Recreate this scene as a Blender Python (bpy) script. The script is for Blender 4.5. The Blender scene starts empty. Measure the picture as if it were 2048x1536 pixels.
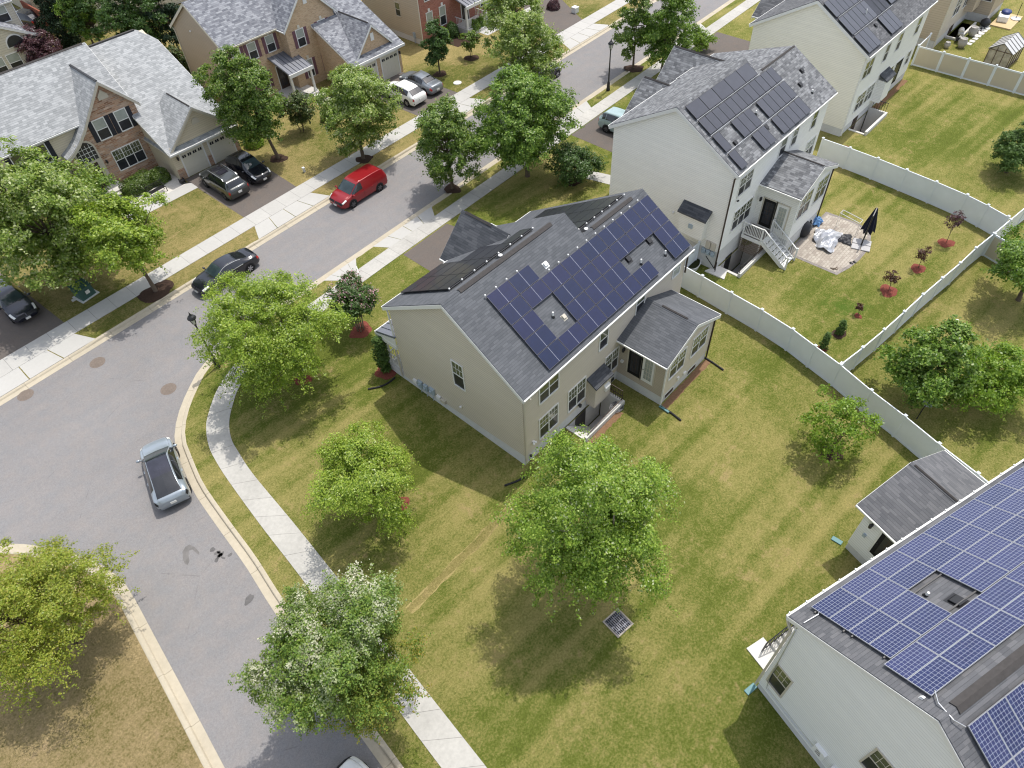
import bpy, bmesh, math, random
import numpy as np
from mathutils import Vector, Matrix
from mathutils.geometry import tessellate_polygon
random.seed(7)
SC = bpy.context.scene
COL = SC.collection
R = math.radians
# ---------------------------------------------------------------- camera model (f in px of a 2048x1536 frame)
F_PX, PITCH, ROLL, YAW, CAM_H = 1400.0, R(49.1), R(-3.72), R(45.12), 32.7
def _rotw(v):
    c, s = math.cos(YAW), math.sin(YAW)
    return (v[0]*c + v[1]*s, -v[0]*s + v[1]*c, v[2])
_f = (0, math.cos(PITCH), -math.sin(PITCH)); _u = (0, math.sin(PITCH), math.cos(PITCH)); _x = (1, 0, 0)
_c, _s = math.cos(ROLL), math.sin(ROLL)
CR = Vector(_rotw([_c*_x[i] + _s*_u[i] for i in range(3)]))
CU = Vector(_rotw([-_s*_x[i] + _c*_u[i] for i in range(3)]))
CF = Vector(_rotw(_f))
def G(px, py, z=0.0):
    """ground (or height z) point seen at photo pixel"""
    d = CR*((px-1024)/F_PX) + CU*((768-py)/F_PX) + CF
    t = (z-CAM_H)/d.z
    return Vector((d.x*t, d.y*t, z))
cam_d = bpy.data.cameras.new('camera'); cam = bpy.data.objects.new('camera', cam_d); COL.objects.link(cam)
m3 = Matrix((CR, CU, -CF)).transposed()
cam.matrix_world = Matrix.Translation((0, 0, CAM_H)) @ m3.to_4x4()
cam_d.sensor_width = 36; cam_d.sensor_fit = 'HORIZONTAL'; cam_d.lens = 36*F_PX/2048
cam_d.clip_start = .5; cam_d.clip_end = 5000
SC.camera = cam
# ---------------------------------------------------------------- objects
OFF = {}
def tag(o, label=None, cat=None, group=None, kind=None):
    if label: o['label'] = label
    if cat: o['category'] = cat
    if group: o['group'] = group
    if kind: o['kind'] = kind
    return o
def thing(name, label, cat, loc=(0, 0, 0), rz=0, group=None):
    o = bpy.data.objects.new(name, None); COL.objects.link(o)
    o.location = loc; o.rotation_euler = (0, 0, rz); o.empty_display_size = .3
    return tag(o, label, cat, group)
def kids(o): return [c for c in COL.objects if c.parent == o]
def copy_tree(o, parent=None):
    c = o.copy(); COL.objects.link(c)
    if parent is not None: c.parent = parent
    for ch in CH.get(o.name, []):
        copy_tree(ch, c)
    return c
CH = {}
def setp(o, p):
    if p is not None:
        o.parent = p; CH.setdefault(p.name, []).append(o)
class MB:
    """collects shapes, links them as ONE mesh object"""
    def __init__(s): s.v = []; s.f = []; s.m = []
    def poly(s, pts, m=0):
        n = len(s.v); s.v += [tuple(p) for p in pts]; s.f.append(list(range(n, n+len(pts)))); s.m.append(m)
    def box(s, x0, x1, y0, y1, z0, z1, m=0):
        x0, x1 = min(x0, x1), max(x0, x1); y0, y1 = min(y0, y1), max(y0, y1); z0, z1 = min(z0, z1), max(z0, z1)
        n = len(s.v)
        s.v += [(x0,y0,z0),(x1,y0,z0),(x1,y1,z0),(x0,y1,z0),(x0,y0,z1),(x1,y0,z1),(x1,y1,z1),(x0,y1,z1)]
        for q in ((0,3,2,1),(4,5,6,7),(0,1,5,4),(1,2,6,5),(2,3,7,6),(3,0,4,7)):
            s.f.append([n+i for i in q]); s.m.append(m)
    def ext(s, pts, vec, m=0, mtop=None):
        """polygon extruded by vec"""
        n = len(s.v); k = len(pts); vec = Vector(vec)
        s.v += [tuple(Vector(p)) for p in pts] + [tuple(Vector(p)+vec) for p in pts]
        s.f.append(list(range(n+k-1, n-1, -1))); s.m.append(m)
        s.f.append(list(range(n+k, n+2*k))); s.m.append(m if mtop is None else mtop)
        for i in range(k):
            j = (i+1) % k; s.f.append([n+i, n+j, n+k+j, n+k+i]); s.m.append(m)
    def prism(s, poly, axis, t0, t1, m=0):
        """poly in (cross, z); axis 'x': cross=y, axis 'y': cross=x"""
        if axis == 'x': s.ext([(t0, u, z) for u, z in poly], (t1-t0, 0, 0), m)
        else: s.ext([(u, t0, z) for u, z in poly], (0, t1-t0, 0), m)
    def obox(s, c, ax, ay, az, m=0):
        c = Vector(c); ax, ay, az = Vector(ax), Vector(ay), Vector(az); n = len(s.v)
        for sz in (-1, 1):
            for sx, sy in ((-1,-1),(1,-1),(1,1),(-1,1)): s.v.append(tuple(c+ax*sx+ay*sy+az*sz))
        for q in ((0,3,2,1),(4,5,6,7),(0,1,5,4),(1,2,6,5),(2,3,7,6),(3,0,4,7)):
            s.f.append([n+i for i in q]); s.m.append(m)
    def bar(s, p, q, w, h=None, m=0):
        p, q = Vector(p), Vector(q); d = q-p; L = d.length; d.normalize(); h = h or w
        up = Vector((0,0,1)) if abs(d.z) < .95 else Vector((1,0,0))
        r = d.cross(up).normalized(); u = r.cross(d)
        s.obox((p+q)/2, d*(L/2), r*(w/2), u*(h/2), m)
    def tube(s, path, rad, n=8, m=0, caps=True):
        path = [Vector(p) for p in path]
        if not hasattr(rad, '__len__'): rad = [rad]*len(path)
        base = len(s.v); pr = None
        for i, p in enumerate(path):
            d = (path[min(i+1, len(path)-1)] - path[max(i-1, 0)]).normalized()
            if pr is None:
                up = Vector((0,0,1)) if abs(d.z) < .9 else Vector((1,0,0)); pr = d.cross(up).normalized()
            else:
                pr = (pr - d*pr.dot(d)).normalized()
            q = d.cross(pr)
            for k in range(n):
                a = 2*math.pi*k/n; s.v.append(tuple(p + (pr*math.cos(a) + q*math.sin(a))*rad[i]))
        for i in range(len(path)-1):
            for k in range(n):
                a = base+i*n+k; b = base+i*n+(k+1) % n; s.f.append([a, b, b+n, a+n]); s.m.append(m)
        if caps:
            s.f.append([base+k for k in range(n-1, -1, -1)]); s.m.append(m)
            e = base+(len(path)-1)*n; s.f.append([e+k for k in range(n)]); s.m.append(m)
    def cyl(s, p, q, r0, r1=None, n=16, m=0):
        s.tube([p, q], [r0, r0 if r1 is None else r1], n, m)
    def lathe(s, prof, c=(0,0,0), n=20, m=0):
        c = Vector(c); base = len(s.v)
        for r, z in prof:
            for k in range(n):
                a = 2*math.pi*k/n; s.v.append((c.x+r*math.cos(a), c.y+r*math.sin(a), c.z+z))
        for i in range(len(prof)-1):
            for k in range(n):
                a = base+i*n+k; b = base+i*n+(k+1) % n; s.f.append([a, b, b+n, a+n]); s.m.append(m)
        s.f.append([base+k for k in range(n-1,-1,-1)]); s.m.append(m)
        e = base+(len(prof)-1)*n; s.f.append([e+k for k in range(n)]); s.m.append(m)
    def ball(s, c, r, n=12, m=0):
        if not hasattr(r, '__len__'): r = (r, r, r)
        k = n//2; base = len(s.v)
        for i in range(1, k):
            t = math.pi*i/k
            for j in range(n):
                a = 2*math.pi*j/n
                s.v.append((c[0]+r[0]*math.sin(t)*math.cos(a), c[1]+r[1]*math.sin(t)*math.sin(a), c[2]+r[2]*math.cos(t)))
        tp = len(s.v); s.v += [(c[0], c[1], c[2]+r[2]), (c[0], c[1], c[2]-r[2])]
        for i in range(k-2):
            for j in range(n):
                a = base+i*n+j; b = base+i*n+(j+1) % n; s.f.append([a, a+n, b+n, b]); s.m.append(m)
        for j in range(n):
            s.f.append([base+j, base+(j+1) % n, tp]); s.m.append(m)
            e = base+(k-2)*n; s.f.append([e+(j+1) % n, e+j, tp+1]); s.m.append(m)
    def build(s, name, mats, parent=None, loc=None, smooth=False, bevel=0, recalc=True, uv=True, label=None):
        if not isinstance(mats, (list, tuple)): mats = [mats]
        off = OFF.get(parent.name, (0, 0, 0)) if parent is not None else (0, 0, 0)
        if loc is not None: off = loc
        me = bpy.data.meshes.new(name)
        me.from_pydata([(x-off[0], y-off[1], z-off[2]) for x, y, z in s.v], [], s.f)
        for mm in mats: me.materials.append(mm)
        me.polygons.foreach_set('material_index', s.m)
        if recalc:
            bm = bmesh.new(); bm.from_mesh(me); bmesh.ops.recalc_face_normals(bm, faces=bm.faces); bm.to_mesh(me); bm.free()
        me.update()
        if uv:
            ul = me.uv_layers.new(name='UVMap'); V = me.vertices; Z = Vector((0,0,1))
            for p in me.polygons:
                n = p.normal; t = Z.cross(n)
                if t.length < .05: t = Vector((1,0,0)); b = Vector((0,1,0))
                else: t.normalize(); b = n.cross(t)
                for li in p.loop_indices:
                    co = V[me.loops[li].vertex_index].co; ul.data[li].uv = (co.dot(t), co.dot(b))
        if smooth: me.polygons.foreach_set('use_smooth', [True]*len(me.polygons))
        o = bpy.data.objects.new(name, me); COL.objects.link(o); setp(o, parent)
        if parent is not None: OFF[o.name] = off
        if loc is not None and parent is None: o.location = loc
        if bevel:
            md = o.modifiers.new('bevel', 'BEVEL'); md.width = bevel; md.segments = 2; md.limit_method = 'ANGLE'
        if label: o['label'] = label
        return o
def house(name, label, cat, cx, cy, rz=0):
    """root at a house's base; its parts are written in absolute coordinates of the house's own axes"""
    c, s = math.cos(rz), math.sin(rz)
    r = thing(name, label, cat, (cx*c-cy*s, cx*s+cy*c, 0), rz); OFF[r.name] = (cx, cy, 0)
    return r
def solo(mb, name, mats, label, cat, at=None, group=None, kind=None, **kw):
    """one-mesh thing; vertices absolute, origin at 'at'"""
    o = mb.build(name, mats, None, loc=at, **kw)
    return tag(o, label, cat, group, kind)
# ---------------------------------------------------------------- materials
class NM:
    def __init__(s, name):
        s.m = bpy.data.materials.new(name); s.m.use_nodes = True
        s.n = s.m.node_tree.nodes; s.l = s.m.node_tree.links; s.b = s.n['Principled BSDF']
        s.out = s.n['Material Output']
    def new(s, t, **kw):
        o = s.n.new(t)
        for k, v in kw.items():
            if k.startswith('i_'): o.inputs[k[2:].replace('_', ' ')].default_value = v
            else: setattr(o, k, v)
        return o
    def link(s, a, b): s.l.new(a, b)
    def val(s, sock, v):
        if isinstance(v, (int, float)): sock.default_value = v
        elif isinstance(v, (tuple, list)): sock.default_value = tuple(v)+((1,) if len(v) == 3 and len(sock.default_value) == 4 else ())
        else: s.link(v, sock)
    def math(s, op, a, b=None, c=None, clamp=False):
        o = s.new('ShaderNodeMath', operation=op, use_clamp=clamp); s.val(o.inputs[0], a)
        if b is not None: s.val(o.inputs[1], b)
        if c is not None: s.val(o.inputs[2], c)
        return o.outputs[0]
    def mix(s, f, a, b, t='MIX'):
        o = s.new('ShaderNodeMix', data_type='RGBA', blend_type=t)
        s.val(o.inputs[0], f); s.val(o.inputs[6], a); s.val(o.inputs[7], b); return o.outputs[2]
    def coord(s, k='Object'): return s.new('ShaderNodeTexCoord').outputs[k]
    def mapping(s, v, scale=(1,1,1), rot=(0,0,0), loc=(0,0,0)):
        o = s.new('ShaderNodeMapping'); s.link(v, o.inputs[0]); o.inputs['Scale'].default_value = scale
        o.inputs['Rotation'].default_value = rot; o.inputs['Location'].default_value = loc; return o.outputs[0]
    def noise(s, v, scale, detail=4, rough=.55, dist=0):
        o = s.new('ShaderNodeTexNoise'); s.link(v, o.inputs['Vector']); o.inputs['Scale'].default_value = scale
        o.inputs['Detail'].default_value = detail; o.inputs['Roughness'].default_value = rough; o.inputs['Distortion'].default_value = dist
        return o.outputs['Fac']
    def ramp(s, f, stops):
        o = s.new('ShaderNodeValToRGB'); s.link(f, o.inputs[0]); e = o.color_ramp.elements
        while len(e) < len(stops): e.new(.5)
        for el, (p, c) in zip(e, stops): el.position = p; el.color = tuple(c)+(1,) if len(c) == 3 else c
        return o.outputs[0]
    def step(s, f, lo, hi):
        o = s.new('ShaderNodeMapRange'); s.val(o.inputs[0], f); o.inputs[1].default_value = lo; o.inputs[2].default_value = hi
        o.inputs[3].default_value = 0; o.inputs[4].default_value = 1; return o.outputs[0]
    def xyz(s, v):
        o = s.new('ShaderNodeSeparateXYZ'); s.link(v, o.inputs[0]); return o.outputs
    def base(s, c): s.val(s.b.inputs['Base Color'], c)
    def set(s, rough=.8, spec=.3, metal=0):
        s.val(s.b.inputs['Roughness'], rough); s.b.inputs['Specular IOR Level'].default_value = spec; s.b.inputs['Metallic'].default_value = metal
    def bump(s, h, strength=.5, dist=.02):
        o = s.new('ShaderNodeBump'); o.inputs['Strength'].default_value = strength; o.inputs['Distance'].default_value = dist
        s.link(h, o.inputs['Height']); s.link(o.outputs[0], s.b.inputs['Normal'])
def plain(name, c, rough=.6, spec=.4, metal=0, var=.12, scale=6.0):
    M = NM(name); v = M.coord(); n = M.noise(v, scale, 4)
    k = M.math('MULTIPLY_ADD', n, 2*var, 1-var)
    M.base(M.mix(1, tuple(c), k, 'MULTIPLY')); M.set(rough, spec, metal); return M.m
def siding(name, c, lap=.13, var=.1, lap_shade_k=.22):
    M = NM(name); uv = M.coord('UV'); x = M.xyz(uv)
    fr = M.math('FRACT', M.math('DIVIDE', x[1], lap))
    row = M.math('FLOOR', M.math('DIVIDE', x[1], lap))
    wn = M.new('ShaderNodeTexWhiteNoise', noise_dimensions='1D'); M.link(row, wn.inputs['W'])
    n = M.noise(uv, .55, 5, .6); n2 = M.noise(M.mapping(uv, (.6, 6, 1)), 2, 4)
    k = M.math('ADD', M.math('MULTIPLY_ADD', n, var, 1-var/2), M.math('MULTIPLY_ADD', n2, .1, -.05))
    k = M.math('ADD', k, M.math('MULTIPLY_ADD', wn.outputs[0], .04, -.02))
    seam = M.math('SUBTRACT', 1, M.math('MULTIPLY', M.math('LESS_THAN', fr, .16), lap_shade_k))  # dark line at every lap: the board's shadow is put into the colour
    M.base(M.mix(1, tuple(c), M.math('MULTIPLY', k, seam), 'MULTIPLY')); M.set(.5, .3)
    M.bump(M.math('SUBTRACT', 1, fr), .55, .02); return M.m
def shingle(name, cols, w=.32, h=.14, contrast=1.0, streak=.0):
    """cols: dark, mid, light"""
    M = NM(name); uv = M.coord('UV'); x = M.xyz(uv)
    row = M.math('FLOOR', M.math('DIVIDE', x[1], h))
    wn = M.new('ShaderNodeTexWhiteNoise', noise_dimensions='1D'); M.link(row, wn.inputs['W'])
    u = M.math('ADD', M.math('DIVIDE', x[0], w), M.math('MULTIPLY', wn.outputs[0], 7.3))
    un = u
    cell = M.math('FLOOR', un)
    cv = M.new('ShaderNodeCombineXYZ'); M.link(cell, cv.inputs[0]); M.link(row, cv.inputs[1])
    w2 = M.new('ShaderNodeTexWhiteNoise', noise_dimensions='3D'); M.link(cv.outputs[0], w2.inputs['Vector'])
    c = M.ramp(w2.outputs[0], [(0, cols[0]), (.5, cols[1]), (1, cols[2])])
    big = M.noise(uv, .35, 4); fine = M.noise(uv, 26, 3)
    k = M.math('ADD', M.math('MULTIPLY_ADD', big, .3, .85), M.math('MULTIPLY_ADD', fine, .5, -.25))
    fr = M.math('FRACT', M.math('DIVIDE', x[1], h))
    edge = M.math('SUBTRACT', 1, M.math('MULTIPLY', M.math('LESS_THAN', fr, .12), .28))
    M.base(M.mix(1, c, M.math('MULTIPLY', k, edge), 'MULTIPLY')); M.set(.9, .2)
    M.bump(M.math('ADD', M.math('SUBTRACT', 1, fr), M.math('MULTIPLY', w2.outputs[0], .6)), .5, .015); return M.m
def masonry(name, cols, mortar, bw=.22, bh=.075, ms=.012, squash=1.0, dist=.0):
    M = NM(name); uv = M.coord('UV')
    v = uv
    if dist:
        nn = M.new('ShaderNodeTexNoise'); M.link(uv, nn.inputs['Vector']); nn.inputs['Scale'].default_value = 4
        ad = M.new('ShaderNodeVectorMath', operation='MULTIPLY_ADD'); M.link(nn.outputs['Color'], ad.inputs[0])
        ad.inputs[1].default_value = (dist, dist, 0); M.link(uv, ad.inputs[2]); v = ad.outputs[0]
    b = M.new('ShaderNodeTexBrick'); M.link(v, b.inputs['Vector']); b.inputs['Scale'].default_value = 1
    b.inputs['Brick Width'].default_value = bw; b.inputs['Row Height'].default_value = bh; b.inputs['Mortar Size'].default_value = ms
    b.inputs['Color1'].default_value = (0,0,0,1); b.inputs['Color2'].default_value = (1,1,1,1); b.inputs['Mortar'].default_value = (.5,.5,.5,1)
    b.inputs['Bias'].default_value = 0
    n = len(cols)-1
    c = M.ramp(b.outputs['Color'], [(i/n, q) for i, q in enumerate(cols)])
    n1 = M.noise(uv, .6, 4); n2 = M.noise(uv, 12, 3)
    k = M.math('ADD', M.math('MULTIPLY_ADD', n1, .35, .82), M.math('MULTIPLY_ADD', n2, .3, -.15))
    M.base(M.mix(b.outputs['Fac'], M.mix(1, c, k, 'MULTIPLY'), mortar)); M.set(.9, .2)
    M.bump(M.math('SUBTRACT', 1, b.outputs['Fac']), .4, .01); return M.m
def concrete(name, c, joint=0, stain=.25, rough=.9):
    """joint: spacing of sawn joints along the length u of the path (its own UV layer)"""
    M = NM(name); v = M.coord()
    n = M.noise(v, .5, 5, .6); n2 = M.noise(v, 5, 5, .65); n3 = M.noise(v, 40, 2)
    k = M.math('ADD', M.math('MULTIPLY_ADD', n, stain, 1-stain*.5), M.math('MULTIPLY_ADD', n2, stain*.9, -stain*.45))
    k = M.math('ADD', k, M.math('MULTIPLY_ADD', n3, .12, -.06))
    if joint:
        x = M.xyz(M.coord('UV')); fr = M.math('FRACT', M.math('DIVIDE', x[0], joint))
        seg = M.math('FLOOR', M.math('DIVIDE', x[0], joint))
        wn = M.new('ShaderNodeTexWhiteNoise', noise_dimensions='1D'); M.link(seg, wn.inputs['W'])
        k = M.math('MULTIPLY', k, M.math('MULTIPLY_ADD', wn.outputs[0], .05, .975))
        k = M.math('MULTIPLY', k, M.math('SUBTRACT', 1, M.math('MULTIPLY', M.math('LESS_THAN', fr, .028/joint), .45)))
    M.base(M.mix(1, tuple(c), k, 'MULTIPLY')); M.set(rough, .25); M.bump(n3, .2, .005); return M.m
def asphalt(name, c, patch=.2, warm=(1.06,1.0,.95)):
    M = NM(name); v = M.coord()
    n = M.noise(v, .12, 5, .6, .6); n2 = M.noise(v, 1.2, 5, .7); n3 = M.noise(v, 55, 2, .8); n4 = M.noise(v, 18, 3, .8)
    # wheel-worn lanes and long seams run along the street
    st = M.noise(M.mapping(v, (.03, .9, 1), (0, 0, R(-2))), 1.2, 3)
    k = M.math('ADD', M.math('MULTIPLY_ADD', n, patch, 1-patch*.5), M.math('MULTIPLY_ADD', n2, .16, -.08))
    k = M.math('ADD', k, M.math('MULTIPLY_ADD', n3, .6, -.3)); k = M.math('ADD', k, M.math('MULTIPLY_ADD', n4, .75, -.375)); k = M.math('ADD', k, M.math('MULTIPLY_ADD', M.noise(v, 7, 3, .8), .35, -.175))
    k = M.math('ADD', k, M.math('MULTIPLY_ADD', st, .14, -.07))
    vo = M.new('ShaderNodeTexVoronoi', feature='DISTANCE_TO_EDGE'); M.link(M.mapping(v, (.05, .14, 1)), vo.inputs['Vector']); vo.inputs['Scale'].default_value = 1
    nz = M.noise(v, .9, 4)
    crack = M.math('MULTIPLY', M.math('LESS_THAN', vo.outputs['Distance'], .0011), M.step(nz, .52, .6))
    k = M.math('MULTIPLY', k, M.math('SUBTRACT', 1, M.math('MULTIPLY', crack, .2)))
    cc = M.mix(M.step(n2, .35, .7), tuple(c), tuple(a*b for a, b in zip(c, warm)))
    M.base(M.mix(1, cc, k, 'MULTIPLY')); M.set(.9, .25); M.bump(n3, .3, .006); return M.m
def grass_mat(name, green, tan, bare, lo=.42, hi=.62, stripes=None, seed=0, patch=None):
    M = NM(name); v = M.mapping(M.coord(), loc=(seed*13.7, seed*7.1, 0))
    big = M.noise(v, .09, 4, .6, .4); mid = M.noise(v, .45, 5, .65, .3); sm = M.noise(v, 2.6, 5, .7); fi = M.noise(v, 9, 4, .8); ff = M.noise(v, 26, 3, .85)
    t = M.math('ADD', M.math('MULTIPLY', big, .52), M.math('MULTIPLY', mid, .24))
    t = M.math('ADD', t, M.math('MULTIPLY', sm, .27)); t = M.math('ADD', t, M.math('MULTIPLY', fi, .46)); t = M.math('MULTIPLY', t, 1/1.49)
    if stripes:
        ang, wid, amp = stripes
        x = M.xyz(M.mapping(v, (1,1,1), (0, 0, ang))); wob = M.noise(M.mapping(v, (.04,.12,1), (0,0,ang)), 1.0, 2)
        ph = M.math('ADD', M.math('MULTIPLY', x[1], 2*math.pi/wid), M.math('MULTIPLY', wob, 3.0))
        sx = M.math('ADD', M.math('SINE', ph), M.math('MULTIPLY', M.math('SINE', M.math('MULTIPLY', ph, 2.37)), .7))
        fade = M.step(M.noise(M.mapping(v, (.06,.16,1), (0,0,ang)), 1, 2), .38, .62)
        t = M.math('ADD', t, M.math('MULTIPLY', M.math('MULTIPLY', sx, fade), amp))
    f = M.step(t, lo, hi)
    mixc = lambda a, b, q: tuple(a[i]*(1-q)+b[i]*q for i in range(3))
    c = M.ramp(f, [(0, tuple(q*.72 for q in green)), (.30, green), (.62, mixc(green, tan, .72)), (.86, tan), (1, tuple(min(1, q*1.25) for q in tan))])
    c = M.mix(M.math('MULTIPLY', M.step(M.math('MULTIPLY', mid, sm), .31, .42), .5), c, tuple(bare))
    if patch:
        vd = M.new('ShaderNodeVectorMath', operation='DISTANCE'); M.link(M.coord(), vd.inputs[0]); vd.inputs[1].default_value = tuple(patch[0])
        pm = M.step(M.math('ADD', vd.outputs['Value'], M.math('MULTIPLY', M.math('ADD', mid, sm), 3.2)), patch[1]+3.6, patch[1]+2.4); c = M.mix(M.math('MULTIPLY', pm, .85), c, tuple(patch[2]))
    k = M.math('ADD', M.math('MULTIPLY_ADD', ff, 1.1, .45), M.math('MULTIPLY_ADD', fi, .7, -.35))
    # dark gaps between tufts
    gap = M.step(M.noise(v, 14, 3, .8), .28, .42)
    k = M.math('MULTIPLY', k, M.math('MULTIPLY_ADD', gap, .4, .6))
    M.base(M.mix(1, c, k, 'MULTIPLY')); M.set(.95, .1); M.bump(M.math('ADD', ff, M.math('MULTIPLY', fi, 1.2)), .9, .06); return M.m
def leaf_mat(name, cols, pale=None, pale_f=.0, trans=.36, gloss=.4, zg=None):
    """every leaf (mesh island) takes its own tint"""
    M = NM(name); g = M.new('ShaderNodeNewGeometry').outputs['Random Per Island']
    n = len(cols)-1; c = M.ramp(g, [(i/n, q) for i, q in enumerate(cols)])
    big = M.noise(M.coord(), .8, 3)
    c = M.mix(1, c, M.math('MULTIPLY_ADD', big, .5, .75), 'MULTIPLY')
    if pale:
        r2 = M.math('FRACT', M.math('MULTIPLY', g, 37.13))
        cl = M.step(M.noise(M.coord(), 1.1, 2), .42, .6)
        pm = M.math('MULTIPLY', M.math('LESS_THAN', r2, pale_f), cl)
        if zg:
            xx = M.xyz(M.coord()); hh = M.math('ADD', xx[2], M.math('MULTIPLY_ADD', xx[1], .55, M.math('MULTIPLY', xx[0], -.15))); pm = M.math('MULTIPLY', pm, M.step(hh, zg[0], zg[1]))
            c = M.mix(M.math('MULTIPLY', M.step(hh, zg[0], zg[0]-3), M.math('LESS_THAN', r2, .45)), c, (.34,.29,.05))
        c = M.mix(pm, c, tuple(pale))
    M.base(c); M.set(gloss, .38)
    tr = M.new('ShaderNodeBsdfTranslucent'); M.link(M.mix(1, c, (1.25, 1.35, .6), 'MULTIPLY'), tr.inputs['Color'])
    mx = M.new('ShaderNodeMixShader'); mx.inputs[0].default_value = trans
    M.link(M.b.outputs[0], mx.inputs[1]); M.link(tr.outputs[0], mx.inputs[2]); M.link(mx.outputs[0], M.out.inputs['Surface']); return M.m
def glass_mat(name, c, rough=.04, spec=.8, tone2=None):
    M = NM(name); v = M.coord(); n = M.noise(v, 1.3, 3); cc = M.mix(M.step(n, .35, .65), tuple(c), tuple(tone2 or [q*1.8 for q in c]))
    M.base(cc); M.set(rough, spec); M.b.inputs['Coat Weight'].default_value = .3; M.b.inputs['Coat Roughness'].default_value = .02; return M.m
def panel_mat(name, c, c2, line, nx, ny, w, h, lw, mid=None, rough=.18):
    """photovoltaic cells in the panel's own coordinates; w,h panel size"""
    M = NM(name); x = M.xyz(M.coord())
    def grid(co, size, n, width):
        fr = M.math('FRACT', M.math('MULTIPLY', M.math('ADD', M.math('DIVIDE', co, size), .5), n))
        d = M.math('ABSOLUTE', M.math('SUBTRACT', fr, .5))
        return M.math('GREATER_THAN', d, .5-width*n/size/2)
    gl = M.math('MAXIMUM', grid(x[0], w, nx, lw), grid(x[1], h, ny, lw))
    oi = M.new('ShaderNodeObjectInfo').outputs['Random']
    base = M.mix(oi, tuple(c), tuple(c2))
    n = M.noise(M.coord(), 2.2, 3); base = M.mix(1, base, M.math('MULTIPLY_ADD', n, .5, .75), 'MULTIPLY')
    col = M.mix(gl, base, tuple(line))
    if mid:
        ml = M.math('LESS_THAN', M.math('ABSOLUTE', x[0]), mid[1]); col = M.mix(ml, col, tuple(mid[0]))
    M.base(col); M.set(rough, .5); M.b.inputs['Coat Weight'].default_value = .25; M.b.inputs['Coat Roughness'].default_value = .06; return M.m
def paint(name, c, metal=.0, rough=.25, coat=.8):
    M = NM(name); M.base(M.mix(1, tuple(c), M.math('MULTIPLY_ADD', M.noise(M.coord(), 3, 3), .16, .92), 'MULTIPLY')); M.set(rough, .5, metal)
    M.b.inputs['Coat Weight'].default_value = coat; M.b.inputs['Coat Roughness'].default_value = .05; return M.m
m_white = plain('white_vinyl_trim', (.72,.72,.70), .45, .4, 0, .05)
m_beigetrim = plain('beige_trim', (.52,.48,.40), .5, .3, 0, .06)
m_fence = plain('white_vinyl_fence', (.73,.77,.81), .4, .4, 0, .09, 1.2)
m_fencetan = plain('almond_vinyl_fence', (.56,.50,.40), .45, .35, 0, .06, 1.5)
m_conc = concrete('concrete_foundation', (.60,.60,.59), 0, .35)
m_concw = concrete('bright_concrete_step', (.60,.585,.55), 0, .3)
m_black = plain('black_metal', (.015,.015,.017), .45, .5, 0, .1)
m_dark = plain('dark_void', (.02,.02,.02), .9, .1)
m_glassU = glass_mat('upper_sash_reflection_tint', (.075,.085,.05), .06, .7, (.12,.13,.08))  # olive tones: greenish reflection painted into the upper panes
m_glassB = glass_mat('blind_behind_glass', (.30,.33,.30), .15, .5, (.36,.39,.36))
m_glassL = glass_mat('lower_sash_screen', (.018,.02,.024), .35, .3)
m_alum = plain('brushed_aluminium', (.55,.56,.58), .35, .5, .8, .08)
m_metalroof = plain('grey_standing_seam_metal', (.20,.21,.24), .4, .5, .35, .08)
m_pipe = plain('white_pvc_pipe', (.8,.8,.78), .35, .5, 0, .04)
m_bark = plain('tree_bark', (.13,.10,.075), .95, .1, 0, .5, 9)
m_barkpale = plain('pale_birch_bark', (.26,.22,.18), .9, .1, 0, .5, 7)
m_mulchred = plain('red_mulch', (.19,.058,.043), .95, .1, 0, .6, 14)
m_mulch = plain('brown_mulch', (.055,.035,.026), .95, .1, 0, .6, 14)
m_gravel = plain('white_landscape_gravel', (.58,.55,.50), .95, .1, 0, .55, 22)
m_rubber = plain('tyre_rubber', (.015,.015,.015), .8, .2)
m_soil = plain('bare_brown_soil', (.20,.12,.07), .95, .1, 0, .5, 8)
# ---------------------------------------------------------------- ground
def catmull(pts, n=6):
    P = [Vector(p) for p in pts]; P = [P[0]*2-P[1]] + P + [P[-1]*2-P[-2]]; out = []
    for i in range(1, len(P)-2):
        for k in range(n):
            t = k/n; a, b, c, d = P[i-1], P[i], P[i+1], P[i+2]
            out.append(.5*((2*b)+(c-a)*t+(2*a-5*b+4*c-d)*t*t+(3*b-a-3*c+d)*t**3))
    out.append(P[-2]); return out
def resample(pts, step):
    P = [Vector(p) for p in pts]; out = [P[0]]; acc = 0
    L = sum((P[i+1]-P[i]).length for i in range(len(P)-1)); n = max(2, int(L/step)); seg = 0; pos = 0
    d = [0]
    for i in range(len(P)-1): d.append(d[-1]+(P[i+1]-P[i]).length)
    res = []
    for k in range(n+1):
        s = L*k/n
        while seg < len(P)-2 and d[seg+1] < s: seg += 1
        t = (s-d[seg])/max(1e-6, d[seg+1]-d[seg]); res.append(P[seg].lerp(P[seg+1], t))
    return res
def sheet(name, outer, z, mat, holes=(), kind='structure', **kw):
    polys = [[Vector((p[0], p[1], 0)) for p in outer]] + [[Vector((p[0], p[1], 0)) for p in h] for h in holes]
    tri = tessellate_polygon(polys); vs = [p for q in polys for p in q]
    me = bpy.data.meshes.new(name); fs = []
    for t in tri:
        a, b, c = (vs[i] for i in t)
        fs.append(t if (b-a).cross(c-a).z > 0 else t[::-1])
    me.from_pydata([(v.x, v.y, z) for v in vs], [], fs); me.materials.append(mat); me.update()
    ul = me.uv_layers.new(name='UVMap')
    for lp in me.loops:
        co = me.vertices[lp.vertex_index].co; ul.data[lp.index].uv = (co.x, co.y)
    o = bpy.data.objects.new(name, me); COL.objects.link(o); return tag(o, kind=kind, **kw)
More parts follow.
